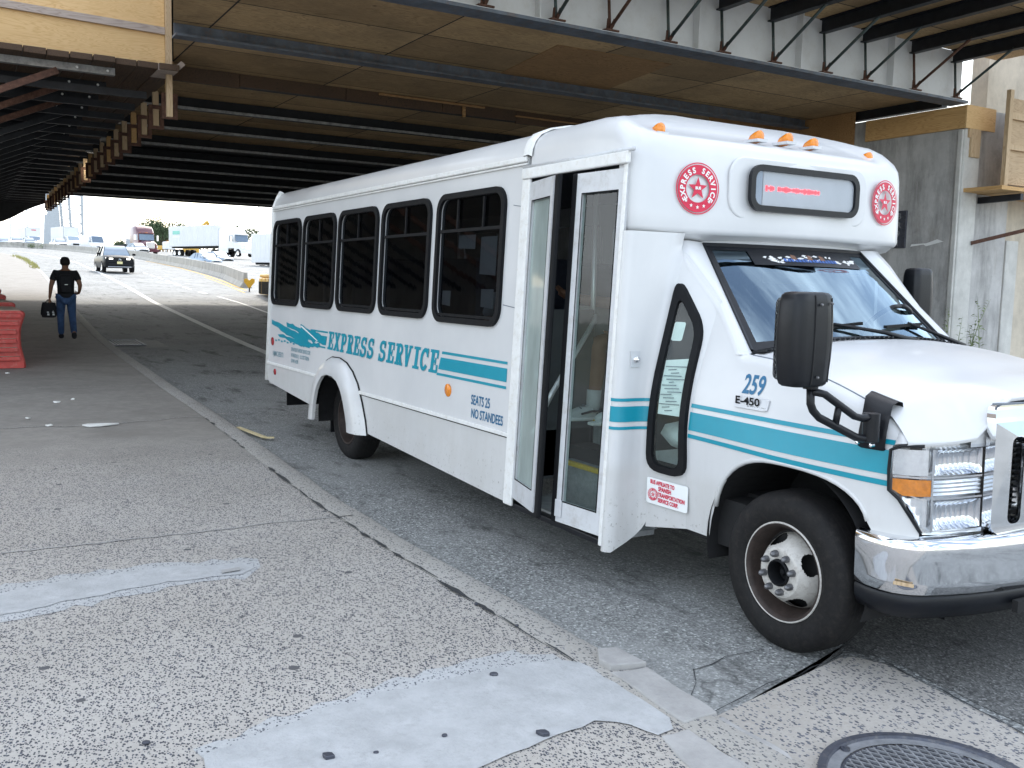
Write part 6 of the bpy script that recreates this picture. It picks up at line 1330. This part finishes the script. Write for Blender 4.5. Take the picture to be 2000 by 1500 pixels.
for k in range(500):
    X = rg.uniform(-98, -64); y = kerbY(X)-rg.uniform(0, .5)*rg.random(); h = rg.uniform(.06, .28); a = rg.uniform(0, PI); w_ = .03
    z = surf(X)+.1; gr_.poly([(X-w_*math.cos(a), y-w_*math.sin(a), z), (X+w_*math.cos(a), y+w_*math.sin(a), z), (X+rg.uniform(-.08, .08), y+rg.uniform(-.08, .08), z+h)])
tag(obj('verge_grass', gr_, 'drygrass'), 'thin yellowing grass along the far kerb edge', 'grass', kind='stuff')
def tree(label, p, h, r, seed, n=2600):
    rt_ = random.Random(seed); t_ = thing('broadleaf_tree', label, 'tree', tuple(p)); tr = B(); cr = B()
    tr.tube([(0, 0, -.5), (.1, .05, h*.25), (0, .1, h*.5), (.1, 0, h*.75)], [h*.035, h*.028, h*.018, h*.006], 8); cl = []
    for k in range(9):
        a = rt_.uniform(0, 2*PI); z0 = h*rt_.uniform(.2, .5); e = Vector((math.cos(a)*r*rt_.uniform(.4, .9), math.sin(a)*r*rt_.uniform(.4, .9), h*rt_.uniform(.45, .9))); tr.tube([(0, 0, z0), Vector((0, 0, z0)).lerp(e, .5)+Vector((0, 0, h*.04)), e], [h*.012, h*.008, h*.002], 6); cl.append((e, r*rt_.uniform(.35, .55)))
    cl.append((Vector((0, 0, h*.8)), r*.5))
    for k in range(n):
        c_, q_ = rt_.choice(cl); d = Vector((rt_.gauss(0, 1), rt_.gauss(0, 1), rt_.gauss(0, .8))).normalized(); o = c_+d*q_*(rt_.random()**.4); s = r*.06*rt_.uniform(.5, 1.3); u = Vector((rt_.gauss(0, 1), rt_.gauss(0, 1), rt_.gauss(0, 1))).normalized(); v_ = u.orthogonal().normalized()
        cr.poly([o-u*s, o+v_*s*.6, o+u*s, o-v_*s*.6])
    obj('trunk', tr, 'bark', t_); obj('crown', cr, 'leafdark', t_); return t_
def far(px, d): r = ray(px, 500); return Vector((CAM.x+r.x*d, CAM.y+r.y*d, 0))
for px, d, h, r, s, lab in ((318, 215, 7.2, 4.6, 1, 'dark green tree right behind the maroon truck cab'), (296, 235, 5.2, 4.0, 2, 'green tree left of the maroon truck, above the flatbed'), (333, 225, 6.6, 3.6, 3, 'green tree between the maroon truck and the white container trailer'), (378, 260, 9.6, 5.0, 4, 'tree top showing over the middle of the white container trailer'), (250, 255, 4.6, 3.5, 6, 'small tree low behind the flatbed left of the maroon truck'), (452, 270, 9.2, 6, 5, 'tree tops showing above the white tractor cab')):
    p = far(px, d); tree(lab, (p.x, p.y, surf(p.x)-.5), h, r, s)

# ================================================================ VEHICLES on the highway
def wheels4(t_, xs_, hw, r, w_=.24, dual=False):
    for x in xs_:
        for s in (-1, 1):
            wt = obj('wheel', B().lathe((x, s*hw, r), (0, -s, 0), [(.01, r*.62), (0, r*.7), (.0, r*.92), (.03, r), (w_, r), (w_, r*.5)], 20), 'tire', t_, auto=40); obj('rim', B().lathe((x, s*hw, r), (0, -s, 0), [(.0, r*.63), (.02, r*.55), (.015, r*.2), (.0, .001)], 16), 'chrome', wt, auto=40)
def car(name, label, cat, pos, rz, L_, W_, H, body, kind='sedan', group=None, lit=False, dark=False):
    t_ = thing(name, label, cat, pos, rz, group); hw = W_/2
    if kind == 'suv': st_ = [(-L_/2, .42, .85, 1.0), (-L_/2+.12, .34, 1.05, 1.0), (-L_*.2, .3, 1.08, 1.0), (L_*.18, .3, 1.08, 1.0), (L_*.36, .32, 1.04, .98), (L_/2-.12, .34, .97, .94), (L_/2, .4, .90, .86)]; gh = [(-L_/2+.1, 1.05), (-L_*.42, H-.1), (-L_*.32, H), (L_*.02, H), (L_*.1, H-.06), (L_*.24, 1.05)]
    elif kind == 'van': st_ = [(-L_/2, .4, H-.1, 1.0), (-L_/2+.05, .35, H, 1.0), (L_*.16, .33, H, 1.0), (L_*.25, .33, H-.15, .99), (L_*.36, .33, 1.35, .97), (L_/2-.1, .36, 1.05, .92), (L_/2, .45, .8, .85)]; gh = None
    else: st_ = [(-L_/2, .4, .8, .9), (-L_/2+.12, .3, .95, .97), (-L_*.2, .28, .95, 1.0), (L_*.15, .28, .93, 1.0), (L_*.38, .3, .84, .96), (L_/2-.1, .34, .72, .88), (L_/2, .42, .62, .8)]; gh = [(-L_/2+.35, .93), (-L_*.26, H-.08), (-L_*.18, H), (L_*.02, H), (L_*.1, H-.07), (L_*.27, .92)]
    rows = []
    for x, zb, zt, k in st_:
        y = hw*k; rows.append([(x, -y*.94, zb), (x, -y, lerp(zb, zt, .35)), (x, -y*.985, lerp(zb, zt, .75)), (x, -y*.9, zt-.01), (x, -y*.6, zt+.02), (x, 0, zt+.04), (x, y*.6, zt+.02), (x, y*.9, zt-.01), (x, y*.985, lerp(zb, zt, .75)), (x, y, lerp(zb, zt, .35)), (x, y*.94, zb), (x, 0, zb-.02), (x, -y*.94, zb)])
    b = B().sheet(rows); b.add([Vector(p) for p in rows[0][:-1]], [tuple(range(12))]); b.add([Vector(p) for p in rows[-1][:-1]], [tuple(range(12))]); obj('body', b, body, t_, auto=45)
    if gh:
        rows = [[(x, -(hw*.9-max(0, z-1)*.28)*s_ if False else s_*(hw*.9-max(0, z-.95)*.3), z) for s_ in (-1, -.6, 0, .6, 1)] for x, z in gh]
        obj('roof', B().sheet(rows[1:-1]), body, t_, auto=45)
        def side_(s_):
            lo = [(x, s_*(hw*.9), 1.0 if kind == 'suv' else .92) for x, z in gh]; hi = [(x, s_*(hw*.9-max(0, z-.95)*.3), z) for x, z in gh]; return B().sheet([lo, hi])
        for s_ in (-1, 1):
            obj('side_window', side_(s_), 'carglass', t_)
            pb2 = B()
            for x in (gh[2][0]+.1, gh[3][0]-.35): pb2.beam((x, s_*(hw*.9+.005), gh[0][1]-.03), (x, s_*(hw*.9-(H-.95)*.3+.012), H-.03), .09, .02, Vector((1, 0, 0)))
            obj('pillar', pb2, body, t_)
        fw_ = gh[-1], gh[-2], gh[-3]
        obj('windscreen', B().sheet([[(x+.02, s_*(hw*.86-max(0, z-.95)*.3), z+.015) for s_ in (-1, -.5, 0, .5, 1)] for x, z in fw_]), 'carglass', t_, smooth=True)
        obj('rear_window', B().sheet([[(x-.02, s_*(hw*.86-max(0, z-.95)*.3), z+.01) for s_ in (-1, 0, 1)] for x, z in gh[:2]]), 'carglass', t_)
        zb_ = gh[-1][1]
    else:
        (xa, za), (xb_, zb_) = (L_*.25, H-.17), (L_*.36, 1.35)
        obj('windscreen', B().poly([(xb_+.03, -hw*.86, zb_+.06), (xb_+.03, hw*.86, zb_+.06), (xa+.06, hw*.8, za), (xa+.06, -hw*.8, za)]), 'carglass', t_)
        for s_ in (-1, 1): obj('side_window', B().poly([(L_*.15, s_*(hw+.004), 1.4), (L_*.33, s_*(hw*.985), 1.38), (L_*.24, s_*(hw*.995), H-.3), (L_*.15, s_*(hw+.004), H-.3)]), 'carglass', t_)
    xf = L_/2
    for s_ in (-1, 1):
        obj('headlight', B().sheet([[(xf+.025-.10*abs(y)**2, s_*hw*(.42+.44*y), z+.03*y) for y in (0, .5, 1)] for z in (st_[-1][2]-.12, st_[-1][2]-.02)]), 'headlamp' if lit else 'lampglass', t_)
        obj('door_mirror', B().box((L_*.2, s_*(hw+.1), zb_+.12), (.12, .2, .15)), 'carblack' if lit else body, t_, bevel=.03)
    obj('front_grille', B().box((xf-.015, 0, st_[-1][2]-.12), (.05, W_*.42, .17)), 'blackplastic', t_, bevel=.01); obj('air_intake', B().box((xf-.0, 0, .47 if kind != 'suv' else .5), (.06, W_*.66, .12)), 'blackplastic', t_, bevel=.02)
    if lit:
        obj('badge', B().lathe((xf+.03, 0, .77), (1, 0, 0), [(0, .085), (.02, .08), (.022, .06)], 16), 'chrome', t_); obj('licence_plate', B().box((xf+.06, .0, .6), (.02, .32, .15)), 'plate', t_); obj('skid_bar', B().box((xf-.01, 0, .34), (.1, W_*.72, .06)), 'chrome', t_, bevel=.02); obj('chrome_strip', B().box((xf+.0, 0, st_[-1][2]-.01), (.04, W_*.7, .025)), 'chrome', t_)
        obj('front_panel', B().box((xf+.0, 0, .71), (.07, W_*.74, .2)), 'blackplastic', t_, bevel=.02)
    wheels4(t_, (-L_*.29, L_*.31), hw-.0, .36 if kind != 'sedan' else .32)
    return t_
def put(px, py): p = S(px, py); return (p.x, p.y, surf(p.x))
c_ = S(240, 537); car('suv', 'black sport utility vehicle with lit headlights driving toward the camera', 'car', (c_.x-4., c_.y+.1, surf(c_.x-4.)), -.01, 4.75, 1.92, 1.7, 'carblack', 'suv', lit=True)
def past(px, d, lift=0.):
    p = far(px, d); return (p.x, p.y, surf(p.x)+lift)
car('sedan', 'light blue grey sedan nearest behind the median barrier, beside the white trailer', 'car', past(400, 104, -.55), .32, 4.6, 1.82, 1.48, 'carblue')
car('sedan', 'grey blue car just behind the light blue sedan, in front of the white tractor', 'car', past(425, 113, -.45), .30, 4.6, 1.85, 1.5, 'cargrey')
car('sedan', 'white sedan in front of the maroon truck', 'car', past(268, 132, .0), .22, 4.7, 1.84, 1.5, 'carwhite')
car('delivery_van', 'white high-roof van between the box truck and the flatbed', 'van', past(183, 152, -.25), .2, 6., 2.05, 2.55, 'carwhite', 'van')
car('sedan', 'white car in front of the white box truck at left', 'car', past(116, 150, .1), .16, 4.6, 1.82, 1.5, 'carwhite')
car('sedan', 'silver car far left, second from the left frame edge', 'car', past(57, 165, .1), .12, 4.6, 1.82, 1.5, 'cargrey')
car('sedan', 'white car far left above the median barrier, third from the left frame edge', 'car', past(32, 160, .1), .12, 4.6, 1.82, 1.5, 'carwhite')
car('sedan', 'pale blue car at the extreme left frame edge above the barrier', 'car', past(8, 168, .1), .12, 4.6, 1.82, 1.5, 'carblue')
def tractor(name, label, pos, rz, body, sc=1.):
    t_ = thing(name, label, 'truck', pos, rz); t_.scale = (sc,)*3; 
    rows = []
    for x, z, k in ((-2.6, 3.75, 1.0), (-1.4, 3.95, 1.0), (-.2, 3.85, .96), (.35, 3.4, .92), (.75, 2.95, .88)): y = 1.2*k; rows.append([(x, -y, 1.1), (x, -y, z-.25), (x, -y*.85, z), (x, 0, z+.05), (x, y*.85, z), (x, y, z-.25), (x, y, 1.1)])
    b = B().sheet(rows); b.add([Vector(p) for p in rows[0]], [tuple(range(7))]); b.add([Vector(p) for p in rows[-1]], [tuple(range(7))]); obj('cab', b, body, t_, auto=40)
    rows = []
    for x, z, k in ((.7, 1.95, .92), (1.4, 1.9, .9), (2.2, 1.75, .82), (2.5, 1.6, .72)): y = 1.15*k; rows.append([(x, -y, .75), (x, -y, z-.25), (x, -y*.7, z), (x, 0, z+.04), (x, y*.7, z), (x, y, z-.25), (x, y, .75)])
    b = B().sheet(rows); b.add([Vector(p) for p in rows[-1]], [tuple(range(7))]); obj('hood', b, body, t_, auto=40)
    obj('windscreen', B().poly([(.98, -.98, 2.0), (.98, .98, 2.0), (.78, .95, 2.85), (.78, -.95, 2.85)]), 'carglass', t_)
    obj('sun_visor', B().box((.82, 0, 2.93), (.25, 2.0, .12)), body, t_); 
    for s in (-1, 1):
        obj('side_window', B().poly([(-.2, s*1.165, 2.0), (.62, s*1.1, 1.98), (.5, s*1.1, 2.75), (-.2, s*1.165, 2.75)]), 'carglass', t_); obj('door_mirror', B().box((.75, s*1.5, 2.3), (.16, .25, .75)), 'chrome', t_, bevel=.05); obj('headlight', B().box((2.38, s*.82, 1.1), (.2, .32, .28)), 'lampglass', t_, bevel=.05)
        obj('fairing', B().box((-1.6, s*1.16, .85), (2.2, .1, .7)), body, t_, bevel=.05)
    gb_ = obj('grille', B().box((2.52, 0, 1.28), (.06, 1.1, .8)), 'chrome', t_, bevel=.03); gl_ = B()
    for k in range(6): gl_.box((2.56, 0, .98+.12*k), (.02, 1.0, .05))
    obj('grille_slot', gl_, 'blackplastic', gb_); obj('bumper', B().box((2.45, 0, .6), (.35, 2.3, .42)), body, t_, bevel=.08)
    lm = B()
    for y in (-.8, -.15, .0, .15, .8): lm.box((.74, y, 3.02), (.05, .1, .06))
    obj('cab_lights', lm, 'amber', t_); wheels4(t_, (1.55,), 1.08, .5, .3); wheels4(t_, (-2.9, -4.2), 1.2, .5, .5); obj('frame', B().box((-2.2, 0, .85), (6., .9, .25)), 'underdark', t_); return t_
tractor('semi_tractor', 'maroon semi tractor with chrome grille pulling an empty flatbed', past(283, 142, -.3), .12, 'maroon', 1.1)
def trailer(name, label, pos, rz, L_, body, h=2.75, dk=1.3, sc=1., mint=False):
    t_ = thing(name, label, 'trailer', pos, rz); t_.scale = (sc,)*3
    obj('box', B().span((-L_, -1.28, dk), (0, 1.28, dk+h)), body, t_, bevel=.03); rb_ = B(); k = 0
    while k*.42 < L_-.2: rb_.span((-L_+.1+.42*k, -1.3, dk+.12), (-L_+.2+.42*k, -1.28, dk+h-.1)); k += 1
    obj('side_rib', rb_, body, t_); obj('frame', B().span((-L_+.3, -1.0, dk-.2), (-.5, 1.0, dk-.01)), 'underdark', t_); obj('landing_leg', B().span((-3.2, -.9, .2), (-3.05, -.8, dk-.15)).span((-3.2, .8, .2), (-3.05, .9, dk-.15)), 'darksteel', t_)
    if mint: obj('lettering', B().span((-L_+1.1, -1.306, dk+h-1.1), (-L_+2.9, -1.3005, dk+h-.62)), 'mint', t_); obj('lettering', B().span((-L_+1.1, -1.306, dk+h-1.5), (-L_+2.9, -1.3005, dk+h-1.38)), 'decalwhite', t_)
    wheels4(t_, (-L_+1.3, -L_+2.55), 1.2, .5, .5); return t_
hdg = .33
pt = past(443, 128, .25); trailer('container_trailer', 'white corrugated container trailer with mint lettering behind a white tractor', pt, hdg, 12.2, 'trailer', 2.75, 1.35, 1.02, True)
tractor('semi_tractor', 'white semi tractor coupled to the corrugated container trailer', (pt[0]+math.cos(hdg)*2.6, pt[1]+math.sin(hdg)*2.6, pt[2]-.05), hdg, 'carwhite', 1.0)
pt = past(705, 88, -.45); trailer('box_trailer', 'white ribbed box trailer half hidden behind the rear of the bus', pt, .38, 14.5, 'trailer', 2.85, 1.25, 1.0)
fb = thing('flatbed_trailer', 'low empty grey flatbed trailer behind the maroon tractor', 'trailer', past(262, 152, -.3), .12); obj('deck', B().span((-11, -1.25, 1.2), (0, 1.25, 1.42)), 'beamsteel', fb); obj('headboard', B().span((-.1, -1.2, 1.4), (0, 1.2, 2.3)), 'steelpale', fb); wheels4(fb, (-9.6, -8.4), 1.15, .5, .5)
def box_truck(label, pos, rz, mark=False):
    t_ = thing('box_truck', label, 'truck', pos, rz); obj('cargo_box', B().span((-6.8, -1.25, 1.0), (0, 1.25, 3.95)), 'trailer', t_, bevel=.04); obj('box_edge', B().span((-.02, -1.27, .98), (.03, -1.2, 3.97)).span((-.02, 1.2, .98), (.03, 1.27, 3.97)).span((-.02, -1.2, 3.9), (.03, 1.2, 3.97)), 'steelpale', t_)
    rows = []
    for x, z, k in ((.1, 2.35, 1), (.9, 2.35, .97), (1.5, 1.65, .95), (2.2, 1.45, .9), (2.4, 1.2, .85)): y = 1.1*k; rows.append([(x, -y, .55), (x, -y, z-.15), (x, -y*.85, z), (x, y*.85, z), (x, y, z-.15), (x, y, .55)])
    b = B().sheet(rows); b.add([Vector(p) for p in rows[-1]], [tuple(range(6))]); obj('cab', b, 'carwhite', t_, auto=40); obj('windscreen', B().poly([(1.54, -.9, 1.68), (1.54, .9, 1.68), (1.02, .88, 2.3), (1.02, -.88, 2.3)]), 'carglass', t_)
    for s in (-1, 1): obj('side_window', B().poly([(.3, s*1.112, 1.6), (1.3, s*1.075, 1.6), (.95, s*1.075, 2.2), (.3, s*1.112, 2.2)]), 'carglass', t_); obj('headlight', B().box((2.36, s*.75, 1.0), (.1, .3, .2)), 'lampglass', t_)
    obj('front_grille', B().box((2.38, 0, .95), (.08, 1.0, .3)), 'blackplastic', t_)
    if mark: obj('lettering', B().span((.031, -.3, 3.4), (.034, .5, 3.55)), 'red', t_)
    wheels4(t_, (1.5, -5.2), 1.1, .45, .35); return t_
box_truck('white box truck with a plain tall cargo body, right of the grey pylon leg', past(140, 162, -.35), .2)
box_truck('white box truck with small red lettering left of the grey pylon leg', past(66, 172, -.3), .14, True)
# roadside machinery, pylons and poles
ex = thing('excavator', 'yellow excavator arm rising behind the white container trailer', 'excavator', past(394, 178, -1.3), .4)
obj('boom', B().tube([(0, -2, 2.2), (0, -.6, 5.6), (0, 1.2, 7.2)], [.3, .36, .25], 6), 'excav', ex); obj('stick', B().tube([(0, 1.2, 7.3), (0, 2.2, 5.0)], [.26, .2], 6), 'excav', ex); obj('bucket', B().poly([(-.5, 1.9, 5.0), (-.5, 2.7, 4.9), (-.5, 2.5, 4.2), (-.5, 1.8, 4.4)], (1, 0, 0)), 'excav', ex); obj('cab', B().span((-1, -3.4, 1.2), (1, -1.2, 3.2)), 'excav', ex, bevel=.1); obj('track', B().span((-1.4, -3.6, 0), (-.8, .4, 1.0)).span((.8, -3.6, 0), (1.4, .4, 1.0)), 'darksteel', ex, bevel=.2)
pu = thing('pickup_truck', 'orange and white works pickup just left of the container trailer', 'truck', past(328, 165, -.1), .3); pu.scale = (.8,)*3
obj('cab', B().span((-.6, -1, .6), (1.6, 1, 2.3)), 'carwhite', pu, bevel=.2); obj('bed', B().span((-3, -1, .6), (-.6, 1, 1.5)), 'excav', pu, bevel=.05); obj('beacon', B().span((.2, -.4, 2.3), (.5, .4, 2.5)), 'amber', pu); wheels4(pu, (1, -2.2), .95, .4)
pp = far(97, 190); py_ = thing('grey_pylon_leg', 'tapered pale grey steel pylon leg between the two box trucks', 'pylon', (pp.x, pp.y, surf(pp.x)))
obj('shaft', B().poly([(-.8, -1.2, -1), (-.8, 1.2, -1), (-.8, 2.6, 22), (-.8, .2, 22)], (1.6, 0, 0)), 'steelpale', py_); obj('base_plate', B().box((0, 0, .1), (2.4, 3.2, .4)), 'steelpale', py_)
pp = far(128, 205); tw = thing('steel_trestle_tower', 'pale lattice steel trestle tower rising behind the box truck', 'tower', (pp.x, pp.y, surf(pp.x)))
for a_, b_ in (((0, -1.9, 0), (0, -3.2, 26)), ((0, -.2, 0), (0, -1.6, 26)), ((0, 1.4, 0), (0, .3, 26)), ((0, 3.5, 0), (0, 3.5, 26)), ((1.5, -1.0, 0), (1.5, -2.4, 26))): obj('leg', B().beam(a_, b_, .5, .5), 'steelpale', tw)
ltt = B()
for k in range(12): z = 2*k; ltt.beam((0, -1.9-.05*z, z), (0, 3.5, z+2), .14, .14).beam((0, 3.5, z), (0, -1.9-.05*(z+2), z+2), .14, .14).beam((0, -1.9-.05*z, z), (0, 3.5, z), .14, .14)
obj('lattice', ltt, 'steelpale', tw)
pp = far(22, 220); tw = thing('lattice_mast', 'thin red and white lattice masts far off at the left', 'mast', (pp.x, pp.y, surf(pp.x)))
for y in (-4, 0, 3.5): obj('mast', B().beam((0, y, 0), (0, y, 15+y), .4, .4), 'carwhite', tw); obj('cross_arm', B().beam((0, y-1, 9), (0, y+1, 9), .2, .2).beam((0, y-1, 6), (0, y+1, 6), .2, .2), 'redplastic', tw)
for px, h, lab in ((506, 19, 'thin utility pole with cross arm seen just left of the bus rear'), (521, 13, 'short lamp pole nearest the bus rear edge on the skyline')):
    pp = far(px, 230); u = thing('utility_pole', lab, 'pole', (pp.x, pp.y, surf(pp.x))); obj('pole', B().tube([(0, 0, 0), (0, 0, h)], [.16, .1], 8), 'steelpale', u); obj('cross_arm', B().beam((-.3, -1.1, h-1.2), (.3, 1.1, h-1.2), .12, .12), 'steelpale', u)
ws_ = S(12, 640, .1)
